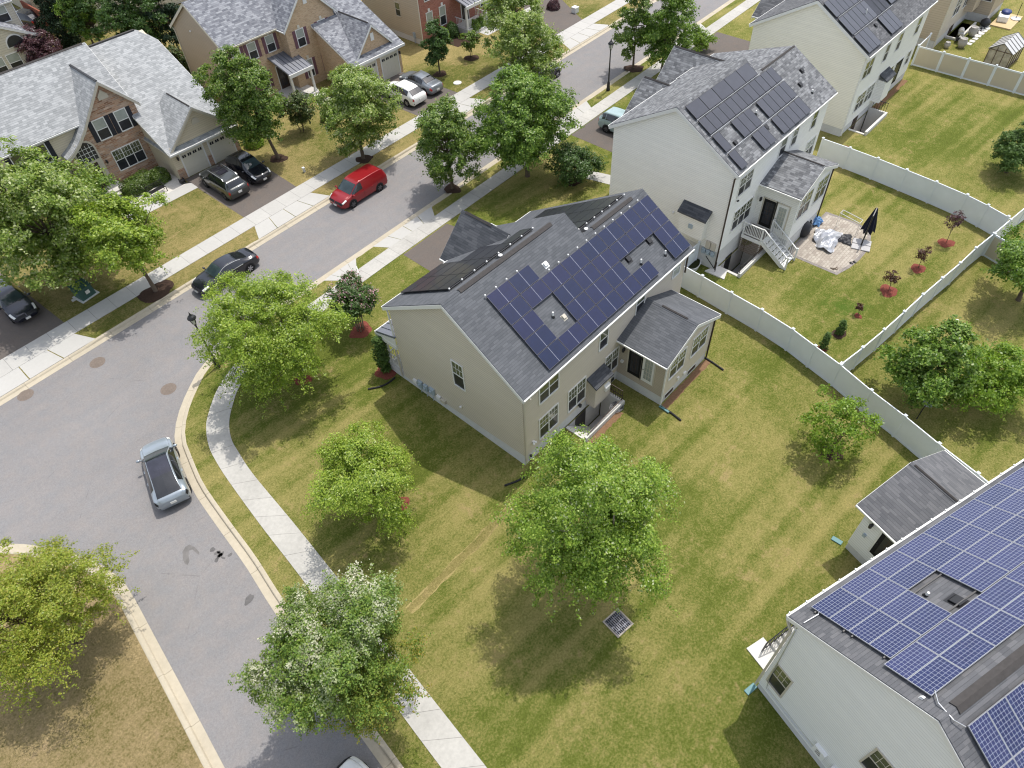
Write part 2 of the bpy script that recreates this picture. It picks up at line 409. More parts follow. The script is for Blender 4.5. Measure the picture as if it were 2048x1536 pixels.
def strip(name, Lp, Rp, zt, zb, mat, kind='structure'):
    """paved strip between two polylines, u runs along it"""
    n = len(Lp); v = []; f = []; uvs = []; u = 0
    for i in range(n):
        if i: u += ((Lp[i]-Lp[i-1]).length+(Rp[i]-Rp[i-1]).length)/2
        for p, z in ((Lp[i], zb), (Lp[i], zt), (Rp[i], zt), (Rp[i], zb)): v.append((p[0], p[1], z)); uvs.append((u, z if z == zt else 0))
    for i in range(n-1):
        for k in range(3): f.append((i*4+k, i*4+k+1, i*4+5+k, i*4+4+k))
    me = bpy.data.meshes.new(name); me.from_pydata(v, [], f); me.materials.append(mat)
    ul = me.uv_layers.new(name='UVMap')
    for lp in me.loops: ul.data[lp.index].uv = (uvs[lp.vertex_index][0], 0)
    bm = bmesh.new(); bm.from_mesh(me); bmesh.ops.recalc_face_normals(bm, faces=bm.faces); bm.to_mesh(me); bm.free()
    if me.polygons[1].normal.z < 0: me.flip_normals()
    o = bpy.data.objects.new(name, me); COL.objects.link(o); return tag(o, kind=kind)
def kerb(name, pts, side, low=None):
    """rolled kerb and gutter along the road edge; side: +1 lawn on the left of the direction"""
    v = []; f = []; uvs = []; u = 0; n = len(pts)
    for i, p in enumerate(pts):
        d = (pts[min(i+1, n-1)]-pts[max(i-1, 0)]).normalized(); nr = Vector((-d.y, d.x))*side
        if i: u += (pts[i]-pts[i-1]).length
        h = low(p) if low else 1.0
        prof = [(0, -.16), (0, -.121), (.34, -.1255), (.38, -.124), (.43, -.13+.12*h), (.47, -.10+.115*h), (.60, -.095+.115*h), (.66, -.12+.12*h), (.70, -.25)]
        for o_, z in prof: q = p+nr*o_; v.append((q.x, q.y, z)); uvs.append(u)
    k = len(prof)
    for i in range(n-1):
        for j in range(k-1): f.append((i*k+j, (i+1)*k+j, (i+1)*k+j+1, i*k+j+1))
    me = bpy.data.meshes.new(name); me.from_pydata(v, [], f); me.materials.append(m_kerb)
    ul = me.uv_layers.new(name='UVMap')
    for lp in me.loops: ul.data[lp.index].uv = (uvs[lp.vertex_index], 0)
    bm = bmesh.new(); bm.from_mesh(me); bmesh.ops.recalc_face_normals(bm, faces=bm.faces); bm.to_mesh(me); bm.free()
    if me.polygons[1].normal.z < 0: me.flip_normals()
    o = bpy.data.objects.new(name, me); COL.objects.link(o); return tag(o, kind='structure')
m_road = asphalt('street_asphalt', (.212,.208,.210), .26)
m_drive = asphalt('driveway_asphalt', (.125,.11,.10), .3)
m_walk = concrete('sidewalk_concrete', (.435,.424,.398), 1.5, .25)
m_walk2 = concrete('weathered_sidewalk', (.42,.407,.375), 1.5, .5)
m_apron = concrete('apron_concrete', (.44,.43,.405), 0, .16)
m_kerb = concrete('kerb_concrete', (.44,.39,.30), 3.0, .35)
GREEN, TAN, BARE = (.118,.146,.025), (.315,.272,.098), (.36,.26,.13)
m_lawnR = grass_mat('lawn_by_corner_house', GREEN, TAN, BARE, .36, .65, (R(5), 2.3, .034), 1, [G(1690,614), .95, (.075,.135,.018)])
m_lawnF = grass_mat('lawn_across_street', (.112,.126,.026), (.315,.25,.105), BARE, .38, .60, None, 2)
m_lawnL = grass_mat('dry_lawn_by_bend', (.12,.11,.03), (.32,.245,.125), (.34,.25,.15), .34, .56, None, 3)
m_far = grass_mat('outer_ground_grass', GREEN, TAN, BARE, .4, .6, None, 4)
yF = lambda a: 43.62+.036*a      # road edges of the straight street
yN = lambda a: 37.0+.036*a
V2 = lambda a, y: Vector((a, y))
sheet('ground', [(-1500,-1500),(1500,-1500),(1500,1500),(-1500,1500)], -3.2, m_far)
sheet('road', [(-160,yN(-160)-1.5),(-14,35.4),(-14,-70),(9.4,-70),(9.4,36.2),(260,yN(260)-.5),(260,yF(260)+.5),(-160,yF(-160)+.5)], -.13, m_road)
cul = [(8.49,36.68),(6.64,35.49),(5.19,34.21),(4.43,33.27),(3.78,32.20),(3.27,30.49),(2.75,28.4),(2.38,25.2),(2.10,22.3),(1.70,19.6),(1.2,15.2),(.74,10.7),(.2,5.0),(-.7,-4),(-6,-66)]
near = [V2(a, yN(a)-.05) for a in (240,180,120,80,60,45,34,28,24,20,17,14)] + [V2(11.5,37.32)]
nearline = resample(near, 1.2)[:-1] + resample(catmull([V2(11.5,37.32)]+[V2(*p) for p in cul[:-1]], 6)+[V2(*cul[-1])], 1.0)
def lowN(p):
    for a0, a1 in ((23.4,29.9),(19.0,21.2),(44.4,50.6),(64.6,71.5),(84,90)):
        if a0 < p.x < a1 and p.y > 34: return .62
    return 1
def lowF(p):
    for a0, a1 in ((-4,4.5),(18.6,25.6),(38.2,45.0),(58.2,65.6),(80,87)):
        if a0 < p.x < a1: return .62
    return 1
kerb('kerb_near', nearline, 1, lowN)
farline = resample([V2(-150, yF(-150)), V2(250, yF(250))], 1.0)
kerb('kerb_far', farline, 1, lowF)
lft = [(-60,35.0),(-20,36.2),(-13,36.5),(-9.6,36.1),(-7.2,34.8),(-5.2,32.7),(-3.9,30.6),(-3.05,28.7),(-2.66,27.2),(-2.56,26.1),(-2.64,25.0),(-2.92,22.7),(-3.25,19.9),(-3.58,17.2),(-3.9,14.6),(-4.4,10),(-6,-4),(-12,-66)]
leftline = resample(catmull([V2(*p) for p in lft], 6), 1.0)
kerb('kerb_left', leftline, -1)
def off(pts, d, side):
    o = []
    for i, p in enumerate(pts):
        t = (pts[min(i+1, len(pts)-1)]-pts[max(i-1, 0)]).normalized(); o.append(p+Vector((-t.y, t.x))*side*d)
    return o
# basement stair wells are holes in the lawn: x0,x1,y0,y1
WELLS = {'H1': (19.75,23.0,13.95,15.3), 'H2': (37.7,41.4,14.55,16.1), 'H3': (60.6,64.4,15.75,17.15)}
H0A = R(26.8)-YAW
def h0(x, y, z=None):
    c, s = math.cos(H0A), math.sin(H0A); q = (x*c-y*s, x*s+y*c); return q if z is None else (q[0], q[1], z)
hol = [[(a,c),(b,c),(b,d),(a,d)] for a, b, c, d in WELLS.values()]
hol.append([(83.2,16.2),(87.6,16.2),(87.6,17.3),(83.2,17.3)])
nb = off(nearline, .62, 1)
sheet('lawn_near', [tuple(p) for p in nb]+[(-5,-66),(260,-66),(260,nb[0].y)], 0.0, m_lawnR, hol)
fb = off(farline, .62, 1)
sheet('lawn_far', [tuple(p) for p in fb]+[(250,320),(-150,320)], 0.0, m_lawnF)
lb = off(leftline, .62, -1)
sheet('lawn_left', [tuple(p) for p in lb]+[(-60,-66)], 0.0, m_lawnL)
# sidewalks
fs = resample([V2(-150, 0), V2(250, 0)], 1.5)
strip('sidewalk_far', [V2(p.x, 47.5+.036*p.x) for p in fs], [V2(p.x, 45.88+.036*p.x) for p in fs], .028, -.1, m_walk)
swL = catmull([V2(*p) for p in [(240,35.25+.036*240),(60,35.25+2.16),(40,36.69),(24,36.14),(17.4,35.8),(14,35.7),(11,35.35),(8.14,34.1),(6.28,32.5),(5.5,31.42),(5.0,30.3),(4.73,29.2),(4.45,27.5),(4.0,23.7),(3.62,19.7),(3.2,16),(2.8,12.4),(2.3,7.9),(1.6,0),(0,-20)]], 6)
swR = catmull([V2(*p) for p in [(240,33.95+.036*240),(60,33.95+2.16),(40,35.39),(24,34.82),(17.8,34.5),(14.4,34.35),(11.6,34.05),(9.1,33.15),(7.6,31.9),(6.75,30.9),(6.2,29.8),(5.95,28.7),(5.62,26.7),(5.25,22.4),(4.9,18.9),(4.5,15),(4.1,11.4),(3.6,6.7),(2.9,0),(1.3,-20)]], 6)
strip('sidewalk_near', swL, swR, .028, -.1, m_walk2)
def apron(name, a0, a1, far, fl=.7, m=None):
    y0, y1 = ((lambda a: yF(a)+.6), (lambda a: 45.88+.036*a)) if far else ((lambda a: 35.25+.036*a), (lambda a: yN(a)-.62))
    mb = MB(); nx = 4
    for i in range(nx):
        g = .012
        def P(t, far_side):
            if far: 
                b = (a0-fl)+(a1-a0+2*fl)*t; tt = a0+(a1-a0)*t
            else:
                tt = (a0-fl)+(a1-a0+2*fl)*t; b = a0+(a1-a0)*t
            return (b, y0(b), .010) if not far_side else (tt, y1(tt), .010)
        e = .004
        mb.ext([P(i/nx+e, 0), P((i+1)/nx-e, 0), P((i+1)/nx-e, 1), P(i/nx+e, 1)], (0,0,-.08))
    o = mb.build(name, m or m_apron); return tag(o, kind='structure')
m_apj = concrete('apron_joint_bed', (.25,.24,.22), 0, .2)
def drive(name, pts, m=None): return sheet(name, pts, .006, m or m_drive)
for a0, a1, far in ((19.2,24.9,1),(38.9,44.4,1),(59.0,64.8,1),(-3.6,4.2,1),(80.5,86,1),(24.2,29.1,0),(19.5,20.9,0),(45.2,50.0,0),(65.4,70.9,0)):
    apron('driveway_apron', a0, a1, far, .75 if a1-a0 > 2 else .9)
drive('driveway', [(19.35,47.5+.7),(24.65,47.5+.87),(24.9,57.0),(19.2,57.0)])
drive('driveway', [(39.0,48.9),(44.45,49.1),(44.1,57.0),(38.6,57.0)])
drive('driveway', [(58.95,49.6),(64.8,49.8),(70.2,59.5),(64.6,59.5)])
drive('driveway', [(-3.8,47.4),(4.22,47.65),(3.3,60),(-4.5,60)])
drive('driveway', [(24.3,34.7),(29.0,34.9),(30.6,27.4),(24.2,25.4)])
drive('driveway', [(45.1,35.5),(50.0,35.7),(49.8,27),(45.0,27)])
drive('driveway', [(65.5,36.2),(70.8,36.4),(70.8,27),(65.6,27)])
# front walks and planting beds
def flat(name, pts, z, m): return sheet(name, pts, z, m)
flat('front_walk', [(13.2,59.3),(13.2,55.0),(19.3,55.0),(19.3,56.3),(14.7,56.3),(14.7,59.3)], .014, m_apron)
flat('gravel_bed', [(14.7,60.9),(14.7,56.3),(19.0,56.3),(19.0,60.9)], .010, m_gravel)
flat('front_walk', [(35.2,59.3),(34.4,58.3),(38.8,55.0),(39.0,55.9),(36.2,58.6)], .014, m_apron)
flat('front_walk', [(55.6,56.9),(55.6,55.6),(64.2,55.6),(64.2,56.9)], .014, m_apron)
flat('mulch_bed', [(51.6,56.2),(55.2,55.9),(55.4,57.5),(51.4,59.4)], .009, m_mulch)
flat('mulch_bed', [(56.9,57.0),(62.9,57.0),(62.9,59.4),(57.4,59.4)], .009, m_mulch)
flat('front_walk', [(40.2,31.6),(41.4,31.6),(42.6,27.6),(41.2,27.6)], .014, m_apron)
# trench scar across the lawn and worn soil along the walls
def wig(p, q, w, n=22, j=.12):
    p, q = Vector(p), Vector(q); d = (q-p).normalized(); nn = Vector((-d.y, d.x)); a = []; b = []
    for i in range(n+1):
        c = p.lerp(q, i/n); a.append(tuple(c+nn*(w/2+random.uniform(-j, j)*w))); b.append(tuple(c-nn*(w/2+random.uniform(-j, j)*w)))
    return a+b[::-1]
m_sod = grass_mat('relaid_sod', (.125,.13,.028), (.27,.225,.085), BARE, .33, .56, None, 9)
m_scar = grass_mat('scar_edge', (.14,.125,.035), (.31,.25,.105), (.32,.245,.13), .30, .5, None, 8)
ta, tb = G(1052,985), G(818,1222)
sheet('trench_scar', wig(ta.xy, tb.xy, .5), .004, m_scar)
sheet('trench_sod', wig(ta.xy, tb.xy, .36, 16, .2), .008, m_sod)
sheet('soil_edge', wig((24.4,11.85), (29.5,11.85), .42), .006, m_soil)
sheet('soil_edge', wig((19.6,13.55), (22.6,13.6), .4), .006, m_soil)
sheet('soil_edge', wig((52.4,15.9), (58.0,16.0), .5), .006, m_soil)
sheet('soil_edge', wig((64.6,16.9), (72.0,16.9), .5), .006, m_soil)
def blob(c, rx, ry, n=26, j=.18, seed=0, rot=0):
    rd = random.Random(seed); ph = [rd.uniform(0, 6.28) for _ in range(4)]; o = []
    for i in range(n):
        a = 2*math.pi*i/n; k = 1+j*(math.sin(2*a+ph[0])*.6+math.sin(3*a+ph[1])*.5+math.sin(5*a+ph[2])*.4+rd.uniform(-.3, .3))
        x, y = rx*k*math.cos(a), ry*k*math.sin(a); o.append((c[0]+x*math.cos(rot)-y*math.sin(rot), c[1]+x*math.sin(rot)+y*math.cos(rot)))
    return o
m_oil = plain('oil_stain', (.115,.11,.108), .7, .3, 0, .5, 5)
m_damp = plain('old_tar_stain', (.160,.152,.146), .85, .2, 0, .4, 4)
rd = random.Random(5)
for i in range(11):
    c = G(438+rd.gauss(0, 11), 1112+rd.gauss(0, 11), -.13); sheet('oil_stain', blob(c, rd.uniform(.06,.17), rd.uniform(.06,.13), 16, .14, i, rd.uniform(0, 3)), -.126, m_oil)
sheet('oil_stain', blob(G(498,1199,-.13), .28, .2, 22, .2, 40, .6), -.126, m_oil)
c0 = [G(x, y, -.13).xy for x, y in ((366,1120),(365,1104),(370,1094),(379,1089),(390,1094),(398,1104),(399,1110),(392,1106),(385,1099),(378,1101),(377,1110),(379,1122),(376,1130),(370,1128))]
sheet('tar_stain', [tuple(p) for p in c0], -.126, m_damp)
# brown mulch rings under street trees and red ones at the corner house
def ring(c, r, m, h=.07, seed=0):
    mb = MB(); o = blob(c, r, r, 28, .16, seed); i2 = [(c[0]+(x-c[0])*.55, c[1]+(y-c[1])*.55) for x, y in o]; n = len(o)
    for k in range(n):
        j = (k+1) % n; mb.poly([(o[k][0],o[k][1],.004),(o[j][0],o[j][1],.004),(i2[j][0],i2[j][1],h),(i2[k][0],i2[k][1],h)])
    mb.poly([(x,y,h) for x, y in i2]); return tag(mb.build('mulch_ring', m, None), kind='structure')
for k, (px, py, r, m) in enumerate(((606,756,.6,m_mulchred),(722,661,.75,m_mulchred),(772,742,.7,m_mulchred),(795,1010,.6,m_mulchred),
    (312,583,1.2,m_mulch),(557,317,.75,m_mulch),(905,378,.7,m_mulch),(727,318,.8,m_mulch),(880,148,.7,m_mulch),(943,116,.75,m_mulch),(1268,137,.9,m_mulch),(1192,1168,.5,m_mulch),
    (1892,486,.55,m_mulchred),(1836,537,.5,m_mulchred),(1777,582,.6,m_mulchred),(1716,632,.25,m_mulchred),(1678,668,.45,m_mulch),(1645,697,.3,m_mulchred),(1148,362,.7,m_mulch),(1660,905,.6,m_mulch))):
    ring(G(px, py), r, m, .06, k)
# ---------------------------------------------------------------- house parts
def wmap(wall, pos):
    if wall == 'y-': return lambda h, d, z: (h, pos-d, z)
    if wall == 'y+': return lambda h, d, z: (h, pos+d, z)
    if wall == 'x-': return lambda h, d, z: (pos-d, h, z)
    return lambda h, d, z: (pos+d, h, z)
def wbox(mb, P, h0, h1, d0, d1, z0, z1, m=0):
    a, b = P(h0, d0, z0), P(h1, d1, z1); mb.box(a[0], b[0], a[1], b[1], a[2], b[2], m)
def window(root, wall, pos, h0, h1, z0, z1, n=1, grid=0, trim=None, up=None, lo=None, tw=.075):
    """double-hung sashes: casing, mullions, meeting rail and muntins, with its panes a sub-part"""
    P = wmap(wall, pos); f = MB(); g = MB(); t = trim or m_white
    wbox(f, P, h0-tw, h0, -.02, .045, z0-tw, z1+tw); wbox(f, P, h1, h1+tw, -.02, .045, z0-tw, z1+tw)
    wbox(f, P, h0, h1, -.02, .045, z1, z1+tw); wbox(f, P, h0, h1, -.02, .06, z0-tw, z0)
    w = (h1-h0)/n; zm = (z0+z1)/2
    for i in range(n):
        a, b = h0+i*w, h0+(i+1)*w
        if i: wbox(f, P, a-.035, a+.035, -.02, .04, z0, z1)
        wbox(f, P, a+(.035 if i else 0), b-(.035 if i < n-1 else 0), -.02, .03, zm-.028, zm+.028)
        if grid:
            for k in range(1, grid+1):
                x = a+(b-a)*k/(grid+1); wbox(f, P, x-.011, x+.011, -.02, .022, zm+.028, z1)
            wbox(f, P, a+.035, b-.035, -.02, .0205, (zm+z1)/2-.011, (zm+z1)/2+.011)
        wbox(g, P, a+.004, b-.004, -.02, .012, zm, z1-.002, 0); wbox(g, P, a+.004, b-.004, -.02, .009, z0+.002, zm-.001, 1)
    o = f.build('window', t, root); g.build('pane', [up or m_glassU, lo or m_glassL], o); return o
def shutters(root, wall, pos, h0, h1, z0, z1, m, w=.36, gap=.09):
    P = wmap(wall, pos)
    for a, b in ((h0-gap-w, h0-gap), (h1+gap, h1+gap+w)):
        s = MB(); wbox(s, P, a, b, -.01, .04, z0-.05, z1+.05)
        k = int((z1-z0)/.09)
        for i in range(k): z = z0+(z1-z0)*(i+.5)/k; wbox(s, P, a+.05, b-.05, .035, .052, z-.018, z+.018)
        s.build('shutter', m, root)
def garage_door(root, wall, pos, h0, h1, z1, m=None, glass=4):
    P = wmap(wall, pos); d = MB(); t = MB(); g = MB()
    n = 4
    for i in range(n): wbox(d, P, h0, h1, -.02, .02, z1*i/n+.012, z1*(i+1)/n-.012); 
    wbox(d, P, h0, h1, -.03, .008, 0.0, z1)
    for i in range(n-1):
        for k in range(4):
            a = h0+(h1-h0)*(k+.12)/4; b = h0+(h1-h0)*(k+.88)/4; wbox(d, P, a, b, .015, .03, z1*i/n+.12, z1*(i+1)/n-.12)
    o = d.build('garage_door', m or m_garage, root)
    for k in range(glass):
        g = MB()
        a = h0+(h1-h0)*(k+.17)/glass; b = h0+(h1-h0)*(k+.83)/glass; c = (a+b)/2
        for p, q in ((a, c-.02), (c+.02, b)):
            for u, v in ((.36, .50), (.54, .68)): wbox(g, P, p, q, .0, .028, z1*(.75)+z1*.25*(u-.2), z1*.75+z1*.25*(v-.2)+.06)
        g.build('pane', m_glassL, o)
    wbox(t, P, h0-.12, h0, -.02, .05, 0, z1+.12); wbox(t, P, h1, h1+.12, -.02, .05, 0, z1+.12); wbox(t, P, h0, h1, -.02, .05, z1, z1+.12)
    t.build('frame', m_white, o)
def door(root, wall, pos, h0, h1, z0, z1, m, lite=None, trim=None):
    P = wmap(wall, pos); d = MB(); t = MB(); g = MB()
    wbox(d, P, h0, h1, -.02, .02, z0, z1); o = d.build('door', m, root)
    wbox(t, P, h0-.09, h0, -.02, .045, z0, z1+.09); wbox(t, P, h1, h1+.09, -.02, .045, z0, z1+.09); wbox(t, P, h0, h1, -.02, .045, z1, z1+.09)
    t.build('frame', trim or m_white, o)
    if lite:
        a, b, c, e = h0+(h1-h0)*.18, h1-(h1-h0)*.18, z0+(z1-z0)*.12, z1-(z1-z0)*.1
        wbox(g, P, a, b, .0, .026, c, e, 0)
        for k in range(1, 3): x = a+(b-a)*k/3; wbox(g, P, x-.012, x+.012, 0, .034, c, e, 1)
        for k in range(1, 5): z = c+(e-c)*k/5; wbox(g, P, a, b, 0, .031, z-.012, z+.012, 1)
        g.build('pane', [lite, m_brownrail if lite is m_glassL else (trim or m_white)], o)
    k = MB(); hh = h1-.08; q = P(hh, .05, z0+(z1-z0)*.46); k.ball(q, .035, 8); k.build('handle', m_black, o)
    return o
def gable_walls(mb, axis, lo, hi, e0, e1, z0, z1, r, zr, zb=0, m=0):
    mb.prism([(e0, zb), (e1, zb), (e1, z1-.01), (r, zr-.01), (e0, z0-.01)], axis, lo, hi, m)
def roof(root, axis, lo, hi, e0, e1, z0, z1, r, zr, m, trim=None, oh=.3, rk=.16, t=.13, rk2=None, vent=None, gut=True, oh1=None, cap=None):
    """two shingled slopes with fascia, gutters and rake boards"""
    rk2 = rk if rk2 is None else rk2; oh1 = oh if oh1 is None else oh1
    s0 = (zr-z0)/(r-e0); s1 = (zr-z1)/(e1-r); A0, A1 = e0-oh, e1+oh1; a0, a1 = z0-s0*oh, z1-s1*oh1
    b = MB(); b.prism([(A0, a0), (r, zr), (r, zr+t), (A0, a0+t)], axis, lo-rk, hi+rk2); b.prism([(A1, a1), (A1, a1+t), (r, zr+t), (r, zr)], axis, lo-rk, hi+rk2)
    o = b.build('roof', m, root)
    f = MB(); T = trim or m_white
    if gut:
        for A, a, sg, on in ((A0, a0, -1, oh > 0), (A1, a1, 1, oh1 > 0)):
            if not on: continue
            p = [(A, a-.06), (A+sg*.07, a-.03), (A+sg*.085, a+t-.05), (A, a+t-.05)]
            f.prism(p, axis, lo-rk-.01, hi+rk2+.01)
    for e, sg in ((lo-rk, -1), (hi+rk2, 1)):
        for A, a, s in ((A0, a0, s0), (A1, a1, s1)):
            f.prism([(A, a-.16), (r, zr-.16), (r, zr+t-.05), (A, a+t-.05)], axis, min(e, e+sg*.03), max(e, e+sg*.03))
        # soffit
    f.build('fascia', T, o)
    c = MB(); w = .13
    for sg, s in ((-1, s0), (1, s1)):
        c.prism([(r, zr+t+.0), (r+sg*w, zr+t-s*w+.002), (r+sg*w, zr+t-s*w+.018), (r, zr+t+.022)], axis, lo-rk, hi+rk2)
    c.build('ridge_cap', m, o)
    if vent:
        v = MB(); v0, v1 = vent[:2]; w = vent[2] if len(vent) > 2 else .14
        for sg, s in ((-1, s0), (1, s1)):
            v.prism([(r, zr+t+.02), (r+sg*w, zr+t-s*w+.02), (r+sg*w, zr+t-s*w+.055), (r, zr+t+.075)], axis, v0, v1)
        v.build('ridge_vent', m_vent, o)
    return o
def downspout(root, path, m=None):
    b = MB(); path = [Vector(p) for p in path]
    for p, q in zip(path, path[1:]): b.bar(p, q, .085, .07)
    b.build('downspout', m or m_white, root)
def wall_light(root, P, h, z):
    b = MB(); wbox(b, P, h-.05, h+.05, 0, .05, z-.1, z+.12); q = P(h, .14, z); b.lathe([(.03,.16),(.09,.08),(.08,-.12),(.04,-.16)], q, 8); b.build('wall_lamp', m_black, root)
_pm = {}
def panel_mesh(w, h, face, frame, fw=.016):
    k = (w, h, face.name)
    if k not in _pm:
        b = MB(); b.box(-w/2+fw, w/2-fw, -h/2+fw, h/2-fw, -.01, .030, 1)
        b.box(-w/2, w/2, -h/2, -h/2+fw, -.012, .035, 0); b.box(-w/2, w/2, h/2-fw, h/2, -.012, .035, 0)
        b.box(-w/2, -w/2+fw, -h/2+fw, h/2-fw, -.012, .035, 0); b.box(w/2-fw, w/2, -h/2+fw, h/2-fw, -.012, .035, 0)
        o = b.build('solar_panel', [frame, face], None, uv=False); _pm[k] = o.data; bpy.data.objects.remove(o)
    return _pm[k]
def panels(root, cells, plane, w, h, face, frame, lift=.12):
    """cells: (x centre, y centre) on the roof plane z=z0+s*(y-y0)"""
    z0, s, y0 = plane; th = math.atan(abs(s)); o0 = OFF[root.name]; me = panel_mesh(w, h, face, frame)
    for cx, cy in cells:
        o = bpy.data.objects.new('solar_panel', me); COL.objects.link(o); setp(o, root)
        nz = math.cos(th); ny = -math.copysign(math.sin(th), s)
        o.location = (cx-o0[0], cy-o0[1]+ny*lift, z0+s*(cy-y0)+nz*lift)
        o.rotation_euler = (th, 0, 0) if s > 0 else (th, 0, math.pi)
def rails(root, xs, ys, plane, lift=.07, clips=None):
    z0, s, y0 = plane; b = MB(); th = math.atan(abs(s)); ny = -math.copysign(math.sin(th), s); nz = math.cos(th)
    for y in ys: b.bar((xs[0], y+ny*lift, z0+s*(y-y0)+nz*lift), (xs[1], y+ny*lift, z0+s*(y-y0)+nz*lift), .05, .06)
    o = b.build('mounting_rail', m_black, root)
    if clips:
        c = MB()
        for x, y in clips: c.ball((x, y+ny*.15, z0+s*(y-y0)+nz*.15), .055, 8)
        c.build('rail_clip', m_pipe, o)
def vent_pipe(root, x, y, plane, hgt=.32, r=.05):
    z0, s, y0 = plane; z = z0+s*(y-y0); b = MB(); b.cyl((x, y, z-.05), (x, y, z+hgt), r, r*.95, 10, 0); b.cyl((x, y, z-.05), (x, y, z+.08), r*2.4, r*1.2, 10, 1); b.build('vent_pipe', [m_pipe, m_black], root)
def box_vent(root, x, y, plane, m=None, w=.18):
    z0, s, y0 = plane; z = z0+s*(y-y0); b = MB(); b.obox((x, y, z+.07), (w, 0, 0), (0, w*.85, s*w*.85), (0, -.02, .05)); b.obox((x, y, z+.0), (w*1.4, 0, 0), (0, w*1.3, s*w*1.3), (0, 0, .008)); b.build('roof_vent', m or m_vent, root, bevel=.02)
m_vent = plain('ridge_vent_brown', (.065,.060,.058), .8, .2, 0, .3)
m_garage = plain('cream_garage_door', (.62,.59,.50), .5, .3, 0, .05)
m_sid1 = siding('beige_siding', (.60,.545,.455), .16, .1, .40); m_sid1b = siding('tan_siding_dark', (.46,.40,.32))
m_sidw = siding('cream_white_siding', (.83,.82,.77)); m_sidw3 = siding('ivory_siding', (.84,.81,.71)); m_sid0 = siding('light_grey_siding', (.79,.80,.79), .16)
m_sidL = siding('khaki_siding', (.60,.53,.40), .17); m_sidL2 = siding('taupe_siding', (.44,.37,.29), .15); m_sidL3 = siding('warm_grey_siding', (.50,.43,.33), .2); m_sid4 = siding('tan_siding', (.50,.42,.32), .2)
m_rear1 = siding('beige_rear_siding', (.60,.54,.455), .13, .06); m_rearw = siding('white_rear_siding', (.86,.855,.83), .13, .05)
m_sh1 = shingle('charcoal_blue_shingle', [(.087,.093,.102),(.102,.108,.118),(.119,.125,.136)], .34, .14)
m_sh1b = shingle('dark_slate_shingle', [(.055,.060,.068),(.075,.080,.090),(.10,.105,.115)], .42, .15)
m_sh2 = shingle('weathered_grey_shingle', [(.105,.108,.116),(.165,.17,.177),(.25,.257,.267)], .28, .16)
m_shL = shingle('pale_grey_shingle', [(.25,.26,.265),(.31,.32,.325),(.385,.395,.40)], .3, .17)
m_shL2 = shingle('mottled_grey_shingle', [(.13,.135,.155),(.20,.208,.23),(.30,.31,.33)], .3, .17)
m_sh3 = shingle('grey_shingle', [(.085,.087,.094),(.115,.118,.125),(.16,.163,.17)], .3, .16)
m_sh0 = shingle('ash_grey_shingle', [(.10,.103,.111),(.122,.124,.132),(.148,.149,.156)], .38, .145)
m_stone = masonry('brown_ledge_stone', [(.24,.13,.085),(.40,.23,.15),(.47,.31,.22),(.31,.22,.18),(.58,.43,.33)], (.46,.37,.28), .42, .13, .012, dist=.06)
m_brickT = masonry('tan_brick', [(.40,.255,.145),(.53,.35,.21),(.59,.42,.265),(.47,.31,.19)], (.56,.47,.35), .21, .075, .011)
m_brickR = masonry('red_brick', [(.27,.08,.055),(.36,.115,.08),(.41,.16,.11)], (.33,.24,.20), .21, .075, .010)
m_shutN = plain('charcoal_shutter', (.028,.030,.040), .5, .3); m_shutP = plain('plum_shutter', (.17,.085,.105), .5, .3)
m_cellB = panel_mat('blue_mono_cells', (.0045,.011,.044), (.010,.013,.052), (.009,.016,.056), 12, 6, 1.56, .94, .006, ((.36,.37,.44), .0085))
m_cell0 = panel_mat('blue_poly_cells', (.010,.017,.075), (.024,.030,.100), (.26,.28,.36), 10, 6, 1.44, .79, .012)
m_cellK = panel_mat('black_cells', (.012,.013,.017), (.018,.019,.025), (.02,.021,.026), 10, 6, 1.5, 1.0, .004, None, .45)
m_cellG = panel_mat('dark_grey_cells', (.040,.042,.055), (.052,.054,.068), (.052,.054,.068), 10, 6, 1.5, 1.0, .004, None, .3)
m_frameB = plain('grey_edge_frame', (.09,.09,.11), .4, .5); m_frameK = plain('black_panel_frame', (.02,.02,.024), .4, .5); m_frameS = plain('silver_panel_frame', (.42,.43,.46), .4, .5, .4, .05)
m_brownrail = plain('brown_metal_rail', (.05,.032,.024), .5, .4)

def stairwell(root, key, face, zfl=-2.1, top=.34):
    """concrete walled basement entry with a drop to the door"""
    x0, x1, y0, y1 = WELLS[key]; b = MB(); t = .2
    b.box(x0-t, x1+t, y0-t, y0, zfl, top); b.box(x1, x1+t, y0, y1, zfl, top); b.box(x0-t, x0, y0, y1, zfl, .06)
    b.box(x0-t, x1+t, y0-t, y1, zfl-.1, zfl)
    for i in range(8): b.box(x0, x0+(8-i)*.24, y0, y1-.0, zfl+i*.24, zfl+(i+1)*.24)
    b.build('stairwell_wall', m_concw if face else m_conc, root)
    r = MB(); zt = top+.95
    return r
m_meter = plain('grey_meter_box', (.36,.43,.48), .5, .4)
